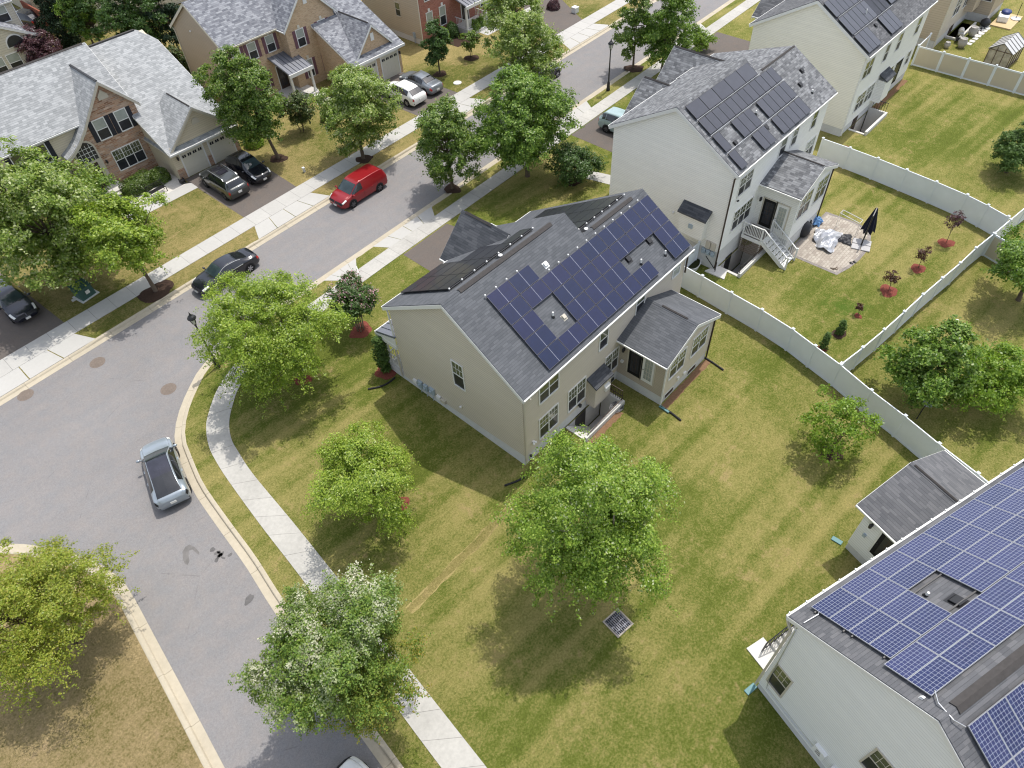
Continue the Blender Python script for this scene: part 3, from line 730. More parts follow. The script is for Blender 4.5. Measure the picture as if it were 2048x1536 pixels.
# ================================================================ H1: the corner house
H1 = house('beige_corner_house', 'beige sided corner house with blue solar panels on a charcoal roof', 'house', 23.4, 20.3)
P1 = (6.25+.13, .62, 15.35)     # rear roof plane (outer face)
w = MB(); w.prism([(15.35, .92), (25.35, .36), (25.35, 6.24), (20.35, 9.34), (15.35, 6.24)], 'x', 16.05, 25.3)
w.build('wall', m_sid1, H1)
w = MB(); gable_walls(w, 'x', 25.3, 30.9, 15.352, 27.6, 6.25, 3.18, 19.0, 8.513, .42); w.build('wall', m_rear1, H1)
w = MB(); wbox(w, wmap('y-', 15.35), 16.06, 25.3, 0, .006, .8, 6.2); w.build('rear_siding', m_rear1, H1)
f = MB(); f.prism([(15.38, -.15), (25.32, -.15), (25.32, .37), (15.38, .93)], 'x', 16.08, 30.87); f.box(25.33, 30.87, 25.3, 27.57, -.15, .42); f.box(24.51, 29.39, 12.13, 15.38, -.15, .75)
f.box(16.07, 20.95, 25.32, 26.85, -.15, .4); f.build('foundation', m_conc, H1)
roof(H1, 'x', 16.05, 25.3, 15.35, 25.35, 6.25, 6.25, 20.35, 9.35, m_sh1, rk=.2, rk2=.12, vent=(17.1, 24.2, .16))
roof(H1, 'x', 25.42, 30.9, 15.35, 27.6, 6.25, 3.18, 19.0, 8.513, m_sh1, rk=0, rk2=.16, vent=(26.2, 29.9, .15))
# front cross gable above the garage
w = MB(); gable_walls(w, 'y', 25.35, 26.1, 21.3, 25.1, 6.25, 6.25, 23.2, 8.15, .42); w.build('wall', m_sid1, H1)
roof(H1, 'y', 22.6, 26.1, 21.3, 25.1, 6.25, 6.25, 23.2, 8.15, m_sh1b, rk=0, rk2=.2, vent=(23.9, 26.0, .1))
# front porch: lean-to metal roof on posts with a balustrade
b = MB(); b.ext([(15.95, 25.3, 3.75), (20.95, 25.3, 3.75), (20.95, 27.25, 3.08), (15.95, 27.25, 3.08)], (0, 0, .07))
for i in range(12): x = 15.98+i*.45; b.bar((x, 25.32, 3.84), (x, 27.23, 3.18), .03, .05)
o = b.build('porch_roof', m_metalroof, H1)
b = MB(); b.box(15.93, 20.97, 27.2, 27.32, 2.85, 3.14); b.box(15.93, 16.05, 25.36, 27.2, 2.75, 3.05); b.ext([(15.95,25.36,3.05),(15.95,27.2,3.05),(15.95,25.36,3.7)], (.06,0,0)); b.build('fascia', m_white, o)
b = MB(); b.box(16.05, 20.95, 25.36, 26.9, .38, .46); b.build('porch_floor', m_concw, H1)
for x in (16.2, 18.5, 20.75):
    b = MB(); b.box(x-.09, x+.09, 26.68, 26.86, .46, 2.9); b.box(x-.12, x+.12, 26.65, 26.89, .46, .7); b.build('porch_post', m_white, H1)
b = MB()
for a, c in (((16.3, 26.77), (18.4, 26.77)), ((16.2, 25.4), (16.2, 26.67))):
    for z in (.62, 1.42): b.bar((*a, z), (*c, z), .06, .05)
    n = int((Vector(a)-Vector(c)).length/.13)
    for i in range(1, n): q = Vector(a).lerp(Vector(c), i/n); b.bar((q.x, q.y, .64), (q.x, q.y, 1.4), .03)
b.build('porch_railing', m_white, H1)
# sunroom
w = MB(); gable_walls(w, 'y', 12.1, 15.4, 24.48, 29.42, 3.72, 3.72, 26.95, 4.85, .74); w.build('sunroom_wall', m_sid1b, H1)
w = MB(); P = wmap('y-', 12.1); wbox(w, P, 24.49, 29.41, 0, .006, .75, 3.66); w.ext([(24.5,12.094,3.66),(29.4,12.094,3.66),(26.95,12.094,4.76)], (0,.006,0)); w.build('rear_siding', m_rear1, H1)
roof(H1, 'y', 12.1, 15.38, 24.48, 29.42, 3.72, 3.72, 26.95, 4.85, m_sh1, rk=.18, rk2=-.03, vent=(12.6, 14.3, .07))
# windows on the rear
W = lambda *a, **k: window(H1, 'y-', 15.344, *a, **k)
W(17.36, 18.85, 4.28, 5.66, 2); W(17.32, 18.82, 1.25, 2.92, 2, 2); W(19.8, 21.28, 1.25, 3.0, 2, 2); W(22.45, 23.15, 4.2, 5.55, 1, 0)
W(23.2, 24.42, 1.35, 2.95, 2, 2); W(25.85, 26.6, 4.4, 5.85); W(29.55, 30.25, 4.75, 5.8, 1, 0, None, m_glassB, m_glassB)
window(H1, 'x-', 16.05, 19.66, 20.44, 3.28, 5.2, 1, 2)
W2 = lambda *a, **k: window(H1, 'y-', 12.094, *a, **k)
W2(24.92, 26.4, 1.95, 3.45, 2, 2); W2(27.2, 28.75, 1.95, 3.45, 2, 2)
for x in (23.85,): 
    b = MB(); P = wmap('y-', 15.38); wbox(b, P, x, x+.45, -.02, .02, .08, .36); b.build('basement_window', m_glassL, H1)
for x in (24.95, 27.4):
    b = MB(); P = wmap('y-', 12.13); wbox(b, P, x, x+.85, -.02, .02, .2, .5, 0); wbox(b, P, x-.06, x+.91, -.02, .012, .14, .56, 1); b.build('basement_window', [m_glassL, m_white], H1)
door(H1, 'x-', 24.48, 13.72, 14.6, 1.25, 3.35, m_dark, m_glassL, m_beigetrim); door(H1, 'x-', 24.48, 12.82, 13.62, 1.25, 3.35, m_white, m_glassB, m_beigetrim)
wall_light(H1, wmap('x-', 24.48), 14.95, 2.95)
b = MB(); b.box(24.34, 24.48, 14.92, 15.08, 1.85, 2.0); b.box(26.7,26.95,11.99,12.1,.86,1.0); b.box(26.0,26.15,12.0,12.1,1.0,1.2); b.build('wall_outlet', m_white, H1)
# bump-out with its own shed roof
b = MB(); b.prism([(15.34, .45), (14.72, .45), (14.72, 2.2), (15.34, 2.55)], 'x', 21.5, 22.98); b.build('bay_wall', m_rear1, H1)
b = MB(); b.prism([(15.34, 2.56), (14.62, 2.16), (14.62, 2.27), (15.34, 2.68)], 'x', 21.42, 23.06); b.build('bay_roof', m_sh1b, H1)
b = MB(); b.box(22.35, 22.72, 14.58, 14.72, 1.28, 1.62); b.ext([(22.3,14.56,1.6),(22.77,14.56,1.6),(22.77,14.72,1.75),(22.3,14.72,1.75)], (0,0,.03)); b.build('vent_hood', m_white, H1)
# basement stair well and door
stairwell(H1, 'H1', 1)
b = MB(); wbox(b, wmap('y-', 15.38), 20.55, 21.5, -.02, .05, -2.1, .02); b.build('basement_door', m_black, H1)
b = MB(); wbox(b, wmap('y-', 15.38), 19.75, 23.0, -.04, .012, -2.1, 0); b.build('basement_wall', m_conc, H1)
b = MB()
for z in (.75, 1.2): b.bar((23.1, 13.9, z), (23.1, 15.2, z), .04)
for k in range(9): b.bar((23.1, 13.9+k*.16, .34), (23.1, 13.9+k*.16, 1.2), .025)
b.bar((19.75, 13.86, .42), (23.1, 13.86, .62), .05); b.build('stair_railing', m_brownrail, H1)
wall_light(H1, wmap('y-', 15.344), 20.75, 1.05)
# downspouts
downspout(H1, [(16.25, 14.95, 6.0), (16.25, 15.22, 5.8), (16.12, 15.3, 5.7), (16.12, 15.3, .3)], m_beigetrim)
downspout(H1, [(16.0, 25.6, 6.0), (16.0, 25.45, 5.8), (16.0, 25.42, 3.9)]); downspout(H1, [(15.99, 25.5, 3.1), (15.99, 25.5, .25)], m_beigetrim)
downspout(H1, [(24.4, 12.06, 3.5), (24.44, 12.06, 3.3), (24.44, 12.06, .15)]); downspout(H1, [(29.46, 12.06, 3.5), (29.46, 12.06, .15)], m_brownrail)
downspout(H1, [(30.95, 15.0, 6.0), (30.95, 15.28, 5.7), (30.95, 15.28, 4.3)], m_brownrail)
# meters on the gable wall, spot lamps
for y, z, dy, dz, mm in ((24.2, .75, .17, .14, m_white), (23.75, .8, .18, .3, m_meter), (23.25, .85, .15, .26, m_meter), (22.7, .95, .2, .26, m_meter), (22.15, .8, .16, .13, m_white), (21.75, .75, .18, .14, m_beigetrim)):
    b = MB(); b.box(15.9, 16.05, y-dy, y+dy, z-dz, z+dz)
    if mm is m_meter: b.cyl((15.9, y, z+.05), (15.8, y, z+.05), .1, .09, 12); b.bar((15.98, y, z-dz), (15.98, y, .05), .04)
    b.build('utility_meter', mm, H1, bevel=.015)
for y, z in ((20.2, 1.45),): b = MB(); b.ball((15.98, y, z), .09, 8); b.build('wall_outlet', m_white, H1)
for x, z in ((16.75, 1.55),): b = MB(); b.ball((x-.08, 15.22, z), .08, 8); b.ball((x+.08, 15.22, z), .08, 8); b.box(x-.07,x+.07,15.26,15.344,z-.07,z+.1); b.build('flood_lamp', m_white, H1)
b = MB(); b.ball((16.4, 15.2, .75), .09, 8); b.bar((16.4, 15.3, .75), (16.4, 15.3, .1), .03); b.build('water_tap', m_black, H1)
# solar panels: rear slope
rowy = lambda r: 19.45-.836*r-.418
px = lambda c: 18.0+1.612*(c+.5)
lay = [(0, (0,1)), (1, range(8)), (2, (0,2,3,4,5,6,7)), (3, (0,2,3,4,7)), (4, (0,1,2,3,4,5,7))]
cells = [(px(c), rowy(r)) for r, cs in lay for c in cs if not (r == 4 and c == 6)]
panels(H1, cells, P1, 1.58, .955, m_cellB, m_frameB)
rails(H1, (18.05, 21.1), (19.2,), P1); rails(H1, (18.05, 30.8), (18.4, 17.9), P1, .07, [(18.0+.8*i, 18.68 if i > 3 else 19.5) for i in range(16) if i != 4])
P1f = (6.25+.13, -.62, 25.35); yf = lambda r: 21.1+.85*(r+.5)
panels(H1, [(17.1+1.62*(c+.5), yf(r)) for r, n in enumerate((4, 3, 3, 2, 2)) for c in range(n)], P1f, 1.6, .97, m_cellK, m_frameK)
rails(H1, (17.1, 23.55), (21.05,), P1f, .09, [(17.1+.92*i, 20.98) for i in range(8)])
P1g = (3.18+.13, -.62, 27.6)
panels(H1, [(25.5+1.6*(c+.5), 19.8+.86*(r+.5)) for r in range(7) for c in range(3)], P1g, 1.57, .98, m_cellK, m_frameK)
rails(H1, (25.5, 30.2), (19.7,), P1g, .09, [(25.9+.72*i, 19.62) for i in range(7)])
for x, y in ((20.35, 16.95), (27.2, 16.2), (29.0, 15.75)): vent_pipe(H1, x, y, P1)
box_vent(H1, 20.85, 16.6, P1, m_beigetrim, .11); box_vent(H1, 26.7, 16.72, P1, m_black, .15); box_vent(H1, 28.75, 16.75, P1, m_black, .15)
box_vent(H1, 22.15, 18.95, P1, m_pipe, .12); vent_pipe(H1, 26.0, 19.25, P1g, .12, .12); vent_pipe(H1, 20.6, 20.75, P1f, .12, .12)

# ================================================================ H2: white house with deck and patio
H2 = house('white_house_with_deck', 'white sided house with black solar panels, rear sunroom and deck stairs', 'house', 43.6, 20.8)
P2 = (7.85+.13, .58, 16.16)
w = MB(); gable_walls(w, 'x', 37.1, 45.1, 16.16, 25.5, 7.85, 7.85, 20.83, 10.56, 1.55); w.build('wall', m_sidw, H2)
w = MB(); gable_walls(w, 'x', 45.1, 50.2, 16.162, 25.5, 7.85, 7.85, 19.7, 9.9, 1.55); w.build('wall', m_sidw, H2)
w = MB(); wbox(w, wmap('y-', 16.16), 37.11, 50.19, 0, .007, 1.56, 7.8); w.build('rear_siding', m_rearw, H2)
f = MB(); f.box(37.13, 50.17, 16.19, 25.47, -.1, 1.55); f.box(41.73, 46.47, 13.33, 16.19, -.1, 1.2); f.build('foundation', m_conc, H2)
roof(H2, 'x', 37.1, 45.1, 16.16, 25.5, 7.85, 7.85, 20.83, 10.56, m_sh2, rk=.16, rk2=.1)
roof(H2, 'x', 45.2, 50.2, 16.16, 25.5, 7.85, 7.85, 19.7, 9.9, m_sh2, rk=0, rk2=.16, vent=(45.6, 50.2, .08))
for cx, yf_, zr, hw in ((43.8, 27.6, 7.95, 2.1), (48.3, 28.0, 8.5, 2.6)):
    w = MB(); gable_walls(w, 'y', 25.4, yf_, cx-hw, cx+hw, 6.0, 6.0, cx, zr-.1, 0); w.build('wall', m_sidw, H2)
    roof(H2, 'y', 23.0, yf_, cx-hw, cx+hw, 6.0, 6.0, cx, zr-.1, m_sh2, rk=0, rk2=.2, vent=(23.5, yf_+.1, .07), gut=False)
w = MB(); gable_walls(w, 'y', 13.3, 16.2, 41.7, 46.5, 4.85, 4.85, 44.1, 5.85, 1.2); w.build('sunroom_wall', m_sidw, H2)
w = MB(); wbox(w, wmap('y-', 13.3), 41.71, 46.49, 0, .007, 1.21, 4.8); w.ext([(41.75,13.293,4.8),(46.45,13.293,4.8),(44.1,13.293,5.78)], (0,.007,0)); w.build('rear_siding', m_rearw, H2)
roof(H2, 'y', 13.3, 16.19, 41.7, 46.5, 4.85, 4.85, 44.1, 5.85, m_sh2, rk=.18, rk2=-.03, vent=(13.2, 16.1, .06))
W = lambda *a, **k: window(H2, 'y-', 16.153, *a, **k)
W(38.1, 39.7, 5.5, 6.85, 2, 1); W(38.35, 40.75, 2.6, 4.15, 3, 1); W(43.3, 44.1, 5.9, 7.2); W(45.0, 45.7, 5.9, 7.2); W(48.3, 49.6, 3.3, 4.7, 2, 1, None, m_glassB); W(47.9,48.6,5.9,7.2)
W2 = lambda *a, **k: window(H2, 'y-', 13.293, *a, **k)
W2(42.0, 43.7, 2.7, 4.5, 2, 1); W2(44.5, 46.1, 2.7, 4.5, 2, 1)
door(H2, 'x-', 41.7, 14.75, 15.65, 1.55, 3.75, m_dark, m_glassL, m_beigetrim); door(H2, 'x-', 41.7, 13.8, 14.65, 1.55, 3.75, m_white, m_glassB, m_beigetrim)
wall_light(H2, wmap('x-', 41.7), 15.9, 3.6); wall_light(H2, wmap('y-', 16.153), 40.9, 1.5)
b = MB(); b.prism([(17.3, 2.3), (19.2, 2.3), (19.2, 3.95), (17.3, 3.95)], 'x', 36.55, 37.1); b.build('bay_wall', m_sidw, H2)
b = MB(); b.ext([(36.4, 17.15, 3.9), (37.1, 17.15, 4.4), (37.1, 19.35, 4.4), (36.4, 19.35, 3.9)], (0, 0, .12)); b.build('bay_roof', m_sh1b, H2)
b = MB(); b.box(36.46, 36.55, 18.1, 18.4, 3.0, 3.3); b.build('vent_hood', m_meter, H2)
stairwell(H2, 'H2', 1)
b = MB(); wbox(b, wmap('y-', 16.19), 37.7, 41.5, -.04, .012, -2.1, 0); b.build('basement_wall', m_concw, H2)
b = MB(); wbox(b, wmap('y-', 16.19), 38.7, 39.5, -.02, .05, -2.1, .1); b.build('basement_door', m_black, H2)
b = MB()
b.bar((37.6, 14.5, .9), (41.5, 14.5, .5), .035); b.bar((37.6, 14.5, .3), (37.6, 14.5, .9), .035); b.bar((36.95, 16.0, .2), (36.95, 16.9, 1.0), .04); b.bar((36.95, 16.0, 0), (36.95, 16.0, .9), .04); b.build('stair_railing', m_black, H2)
for y in (16.55, 16.95): 
    b = MB(); b.box(36.98, 37.1, y-.17, y+.17, 1.6, 2.2); b.build('utility_meter', m_beigetrim, H2, bevel=.015)
for y in (16.5, 16.85, 17.2):
    b = MB(); b.box(36.98, 37.13, y-.14, y+.14, 1.1, 1.5); b.cyl((36.98, y, 1.3), (36.9, y, 1.3), .09, .08, 10); b.build('utility_meter', m_meter, H2)
downspout(H2, [(37.0, 15.9, 7.6), (37.03, 16.1, 7.4), (37.03, 16.1, 1.2), (37.0, 16.1, .3)], m_brownrail); downspout(H2, [(46.54, 13.26, 4.6), (46.54, 13.26, .2)], m_brownrail)
b = MB(); b.ball((38.1, 16.05, 5.25), .06, 8); b.ball((38.25, 16.05, 5.2), .06, 8); b.build('flood_lamp', m_black, H2)
b = MB(); b.ball((37.03, 20.0, 3.2), .09, 8); b.build('wall_outlet', m_white, H2)
# panels on H2
c2 = lambda xs, y0, y1: [(x, (y0+y1)/2) for x in xs]
G1 = [37.35+1.5*(i+.5) for i in range(5)]
panels(H2, c2(G1, 20.55, 19.62), P2, 1.47, 1.06, m_cellG, m_frameK)
th2 = lambda a, b: abs(a-b)*1.156
def portrait(xs, y0, y1, wd=.74): panels(H2, [(x, (y0+y1)/2) for x in xs], P2, wd, th2(y0, y1)-.04, m_cellG, m_frameK)
portrait([37.35+.76*(i+.5) for i in range(10)], 19.52, 18.5); portrait([37.35+.76*.5], 18.4, 17.22); portrait([37.35+.76*.5], 17.12, 15.98)
portrait([39.55+.76*(i+.5) for i in range(3)], 18.4, 17.22); portrait([40.2+.76*(i+.5) for i in range(2)], 17.12, 15.98)
portrait([42.7+.76*(i+.5) for i in range(5)], 18.4, 17.22); portrait([42.7+.76*(i+.5) for i in range(5)], 17.12, 15.98); portrait([44.95+.76*(i+.5) for i in range(2)], 19.52, 18.5)
for y in (19.57, 18.45, 17.17): b = MB(); z = P2[0]+.58*(y-16.16); b.bar((37.3, y-.08, z+.13), (46.5 if y < 19 else 45, y-.08, z+.13), .03); b.build('panel_conduit', m_alum, H2)
box_vent(H2, 38.7, 17.3, P2, m_black, .14); vent_pipe(H2, 42.1, 17.9, P2, .25); box_vent(H2, 41.95, 16.9, P2, m_black, .14); box_vent(H2, 47.7, 17.6, P2, m_black, .14); vent_pipe(H2, 48.1, 16.8, P2, .25); box_vent(H2, 48.9, 18.2, P2, m_black, .14)
# deck with lattice skirt and stairs
m_deckw = plain('white_deck_rail', (.74,.74,.72), .5, .3, 0, .05); m_lat = plain('brown_lattice', (.26,.20,.15), .8, .2)
dx0, dx1, dy0, dy1, dz = 40.15, 41.66, 14.55, 16.05, 1.45
b = MB(); b.box(dx0, dx1, dy0, dy1, dz-.06, dz); b.build('deck_floor', plain('grey_deck_board', (.22,.20,.18), .8), H2)
b = MB(); b.box(dx0-.04, dx1, dy0-.04, dy0, dz-.28, dz-.01); b.box(dx0-.04, dx0, dy0, dy1, dz-.28, dz-.01); b.build('deck_fascia', m_deckw, H2)
for q in ((dx0, dx0+.1, dy0, dy0+.1), (dx1-.1, dx1, dy0, dy0+.1), (dx0, dx0+.1, dy1-.12, dy1-.02)):
    b = MB(); b.box(*q, 0, dz+1.0); b.build('deck_post', m_deckw, H2)
def bal(bb, p, q, n, top=.95, low=.1, w=.045):
    p, q = Vector(p), Vector(q)
    for z in (low, top): bb.bar(p+Vector((0,0,z)), q+Vector((0,0,z)), .09 if z == top else .06, .05)
    for i in range(1, n): c = p.lerp(q, i/n); bb.bar(c+Vector((0,0,low)), c+Vector((0,0,top)), w*.7)
b = MB(); bal(b, (dx0+.05, dy0+.1, dz), (dx0+.05, dy1-.1, dz), 11)
s0, s1 = (dx0+.1, dx1-.06)
bal(b, (s0, dy0, dz), (s0, 12.45, .0), 14); bal(b, (s1, dy0, dz), (s1, 12.45, .0), 14); b.box(s0-.05, s0+.05, 12.35, 12.45, 0, 1.05); b.box(s1-.05, s1+.05, 12.35, 12.45, 0, 1.05); b.build('deck_railing', m_deckw, H2)
b = MB()
for s in (s0-.03, s1-.03): b.ext([(s, dy0, dz), (s, 12.35, .0), (s, 12.8, 0), (s, dy0, dz-.3)], (.06, 0, 0))
for i in range(7): z = dz*(7-i)/8; y = dy0-(i+.5)*.29; b.box(s0, s1-.06, y-.15, y+.15, z-.04, z)
b.build('deck_stair', m_deckw, H2)
b = MB()
def lattice(bb, p, q, z0, z1, step=.13):
    p, q = Vector(p), Vector(q); L = (q-p).length; d = (q-p).normalized(); hgt = z1-z0; n = int((L+hgt)/step)
    for i in range(n+1):
        for sg in (0, 1):
            u0 = i*step-hgt if sg == 0 else i*step; u1 = i*step if sg == 0 else i*step-hgt; a, b2 = z0, z1
            if sg == 0: 
                if u0 < 0: a = z0+(-u0); u0 = 0
                if u1 > L: b2 = z1-(u1-L); u1 = L
            else:
                if u0 > L: a = z0+(u0-L); u0 = L
                if u1 < 0: b2 = z1-(-u1); u1 = 0
            if b2-a > .03: bb.bar((*(p+d*u0), a), (*(p+d*u1), b2), .035, .012)
lattice(b, (dx0-.02, dy1), (dx0-.02, dy0), .05, dz-.28); lattice(b, (dx0, dy0-.02), (dx1, dy0-.02), .05, dz-.28); b.build('lattice_skirt', m_lat, H2)

# ================================================================ H3: ivory house further along
H3 = house('ivory_house', 'ivory sided house with black solar panels and black bay roof, further up the street', 'house', 65, 22)
P3 = (7.0+.13, .58, 17.2)
w = MB(); gable_walls(w, 'x', 58.9, 72.2, 17.2, 27.0, 7.0, 7.0, 22.1, 9.85, .7); w.build('wall', m_sidw3, H3)
w = MB(); wbox(w, wmap('y-', 17.2), 58.91, 72.19, 0, .007, .71, 6.95); w.build('rear_siding', m_rearw, H3)
f = MB(); f.box(58.93, 72.17, 17.23, 26.97, -.1, .7); f.build('foundation', m_conc, H3)
roof(H3, 'x', 58.9, 72.2, 17.2, 27.0, 7.0, 7.0, 22.1, 9.85, m_sh3, rk=.16)
for cx, yf_, zr, hw in ((66.5, 29.4, 7.6, 2.4), (70.2, 29.8, 7.8, 2.4)):
    w = MB(); gable_walls(w, 'y', 26.9, yf_, cx-hw, cx+hw, 5.6, 5.6, cx, zr, 0); w.build('wall', m_sidw3, H3); roof(H3, 'y', 25.0, yf_, cx-hw, cx+hw, 5.6, 5.6, cx, zr, m_sh3, rk=0, rk2=.2)
W = lambda *a, **k: window(H3, 'y-', 17.193, *a, **k)
W(59.5, 61.1, 4.7, 6.1, 2); W(60.3, 61.9, 1.6, 3.0, 2, 1); W(62.2, 63.6, 1.6, 3.0, 2, 1); W(63.4, 64.2, 4.7, 6.1); W(66.0, 66.8, 4.7, 6.1); W(70.0,70.8,4.7,6.1); W(66.4, 67.4, 1.6, 3.0, 1, 1); W(70.6, 71.3, 1.8, 3.0)
door(H3, 'y-', 17.193, 68.0, 69.6, .75, 2.95, m_dark, m_glassL)
b = MB(); b.box(64.3, 66.0, 16.5, 17.19, 1.0, 2.9); b.build('bay_wall', m_rearw, H3)
b = MB(); b.prism([(17.19, 3.3), (16.4, 2.9), (16.4, 3.0), (17.19, 3.42)], 'x', 64.2, 66.1); b.build('bay_roof', m_sh1b, H3)
stairwell(H3, 'H3', 1)
b = MB(); wbox(b, wmap('y-', 17.23), 60.6, 64.4, -.04, .012, -2.1, 0); b.build('basement_wall', m_concw, H3)
b = MB(); wbox(b, wmap('y-', 17.23), 61.2, 62.1, -.02, .05, -2.1, .6); b.build('basement_door', m_brownrail, H3)
b = MB()
for k in range(7): b.bar((64.5, 15.75+k*.2, .3), (64.5, 15.75+k*.2, 1.15), .03)
b.bar((64.5, 15.7, 1.15), (64.5, 17.1, 1.15), .04); b.build('stair_railing', m_black, H3)
downspout(H3, [(58.88, 16.95, 6.8), (58.95, 17.12, 6.5), (58.95, 17.12, .1)])
def port3(x0, n, y0, y1): panels(H3, [(x0+.76*(i+.5), (y0+y1)/2) for i in range(n)], P3, .74, abs(y0-y1)*1.156-.04, m_cellG, m_frameK)
port3(58.75, 9, 21.7, 20.35); port3(58.75, 9, 20.25, 18.75); port3(58.75, 3, 18.65, 17.1); port3(63.4, 3, 20.25, 18.75); port3(63.0, 3, 18.65, 17.1); port3(66.0, 4, 21.7, 20.3); port3(66.0,3,20.2,18.8)
for y in (20.3, 18.7): b = MB(); z = P3[0]+.58*(y-17.2); b.bar((58.9, y-.08, z+.13), (66, y-.08, z+.13), .03); b.build('panel_conduit', m_alum, H3)
vent_pipe(H3, 62.2, 19.3, P3, .5); box_vent(H3, 62.3, 18.3, P3, m_black, .14); box_vent(H3, 67.9, 19.0, P3, m_black, .16); vent_pipe(H3, 70.5, 18.6, P3, .4); box_vent(H3, 69.5, 21.0, P3, m_black, .14)

# ================================================================ H4: tan house at the top right
H4 = house('tan_house', 'tan sided house with bay and stair well beyond the white fence', 'house', 85, 21)
w = MB(); gable_walls(w, 'x', 79.6, 92.5, 17.4, 27, 7.0, 7.0, 22.2, 9.8, .8); w.box(88.6, 93.2, 15.4, 17.5, .8, 4.4); w.build('wall', m_sid4, H4)
w = MB(); wbox(w, wmap('y-', 17.4), 79.61, 88.5, 0, .007, .81, 6.95); w.build('rear_siding', m_rear1, H4)
f = MB(); f.box(79.63, 92.4, 17.43, 26.9, -.1, .8); f.box(88.63, 93.17, 15.43, 17.5, -.1, .8); f.build('foundation', m_conc, H4)
roof(H4, 'x', 79.6, 92.5, 17.4, 27, 7.0, 7.0, 22.2, 9.8, m_sh3); 
b = MB(); b.prism([(15.1, 4.3), (17.4, 5.2), (17.4, 5.35), (15.1, 4.45)], 'x', 88.4, 93.4); b.build('bay_roof', m_sh3, H4)
W = lambda *a, **k: window(H4, 'y-', 17.393, *a, **k)
W(82.3, 83.9, 2.2, 3.8, 2, 1); W(85.0, 86.3, 2.2, 3.8, 2, 1); W(82.5, 84.0, 4.9, 6.2, 2)
window(H4, 'x-', 88.6, 15.75, 17.1, 2.1, 4.1, 2, 1); window(H4, 'y-', 15.4, 89.6, 91.2, 2.1, 3.9, 2)
b = MB(); b.box(86.2, 88.2, 16.6, 17.39, 1.6, 4.2); b.build('bay_wall', m_sid4, H4); b = MB(); b.prism([(17.39, 4.75), (16.5, 4.2), (16.5, 4.3), (17.39, 4.87)], 'x', 86.1, 88.3); b.build('bay_roof', m_sh3, H4)
b = MB(); b.box(83.1, 87.7, 16.0, 16.2, -2, .3); b.box(82.9, 83.15, 16.2, 17.4, -2, .2); b.box(83.1,87.7,16.2,17.4,-2.1,-2); b.build('stairwell_wall', m_concw, H4)
b = MB(); wbox(b, wmap('y-', 17.43), 83.6, 84.5, -.02, .05, -2, .9); b.build('basement_door', m_brownrail, H4)
downspout(H4, [(79.6, 17.1, 6.7), (79.62, 17.33, 6.4), (79.62, 17.33, .1)], m_garage)

# ================================================================ H0: pale grey house at the lower right, turned to the bend
H0 = house('pale_grey_house', 'pale grey sided house in the foreground with gridded blue solar panels covering its roof', 'house', 20, 0, H0A)
P0 = (6.9-.27+.0+.13, .58, 4.18); zt0 = 6.63+.0
zt0 = 6.9; P0 = (zt0-.13+.0+.13, .58, 4.35)
# wall top at y=4.18, eave edge z about 6.9 at y=4.65; the slope faces +y here
S0 = -.58; zw = 7.05; rdg = -.55; zrd = zw+.58*(4.18-rdg)
w = MB(); gable_walls(w, 'x', 13.24, 30, -5.28, 4.18, zw, zw, rdg, zrd, .5); w.build('wall', m_sid0, H0)
f = MB(); f.box(13.27, 29.97, -5.25, 4.15, -.15, .5); f.box(21.68, 26.9, 4.1, 7.02, -.15, .55); f.build('foundation', m_conc, H0)
roof(H0, 'x', 13.24, 30, -5.28, 4.18, zw, zw, rdg, zrd, m_sh0, rk=.06, oh=.4, vent=(13.9, 26, .2))
w = MB(); gable_walls(w, 'y', 4.1, 7.05, 21.65, 26.93, 3.75, 3.75, 24.25, 4.85, .55); w.build('sunroom_wall', m_sid0, H0)
roof(H0, 'y', 4.2, 7.05, 21.65, 26.93, 3.75, 3.75, 24.25, 4.85, m_sh0, rk=-.03, rk2=.45, vent=(4.9, 7.3, .06))
door(H0, 'x-', 21.65, 4.9, 6.0, 1.3, 3.4, m_dark, m_glassL, m_white)
wall_light(H0, wmap('x-', 21.65), 6.55, 3.0)
b = MB(); b.box(21.55, 21.65, 6.5, 6.65, 1.9, 2.1); b.build('wall_outlet', m_meter, H0)
window(H0, 'x-', 13.24, 3.18, 3.92, 1.5, 3.35, 1, 2, m_beigetrim); window(H0, 'x-', 13.24, -1.05, -.25, 3.6, 5.35, 1, 2, m_beigetrim); window(H0, 'x-', 13.24, -4.2, -3.4, 3.6, 5.35, 1, 2)
downspout(H0, [(13.2, 4.6, 6.75), (13.2, 4.45, 6.5), (13.22, 4.24, 6.2), (13.22, 4.24, .2)], m_beigetrim)
b = MB(); b.tube([(13.17, 4.1, 6.6), (13.17, 3.9, 1.9), (13.17, 3.75, .95), (13.17, .9, .95), (13.17, .85, 1.05)], .02, 6); b.build('panel_conduit', m_alum, H0); b = MB(); b.tube([(14.2, 4.15, 7.3), (13.9, 4.0, 7.42), (13.3, 4.05, 7.3), (13.2, 4.12, 6.7)], .022, 6); b.build('panel_conduit', m_alum, H0); b = MB(); b.tube([(13.9, .1, 9.72), (13.6, -.2, 9.86), (13.55, -.75, 9.92), (13.75, -1.05, 9.82)], .02, 6)
b.build('panel_conduit', m_alum, H0)
b = MB(); b.box(13.08, 13.24, .55, 1.1, .95, 1.5, 0)
for k in range(3): b.box(13.072, 13.08, .7+k*.02, .95, 1.1+k*.12, 1.14+k*.12, 1)
b.build('electric_disconnect', [m_pipe, m_black], H0, bevel=.02)
b = MB(); b.box(13.08, 13.24, -.2, .2, .9, 1.4); b.build('utility_meter', m_white, H0, bevel=.02)
PR = (zw+.13, -.58, 4.18)
th0 = math.atan(.58); hp = .72
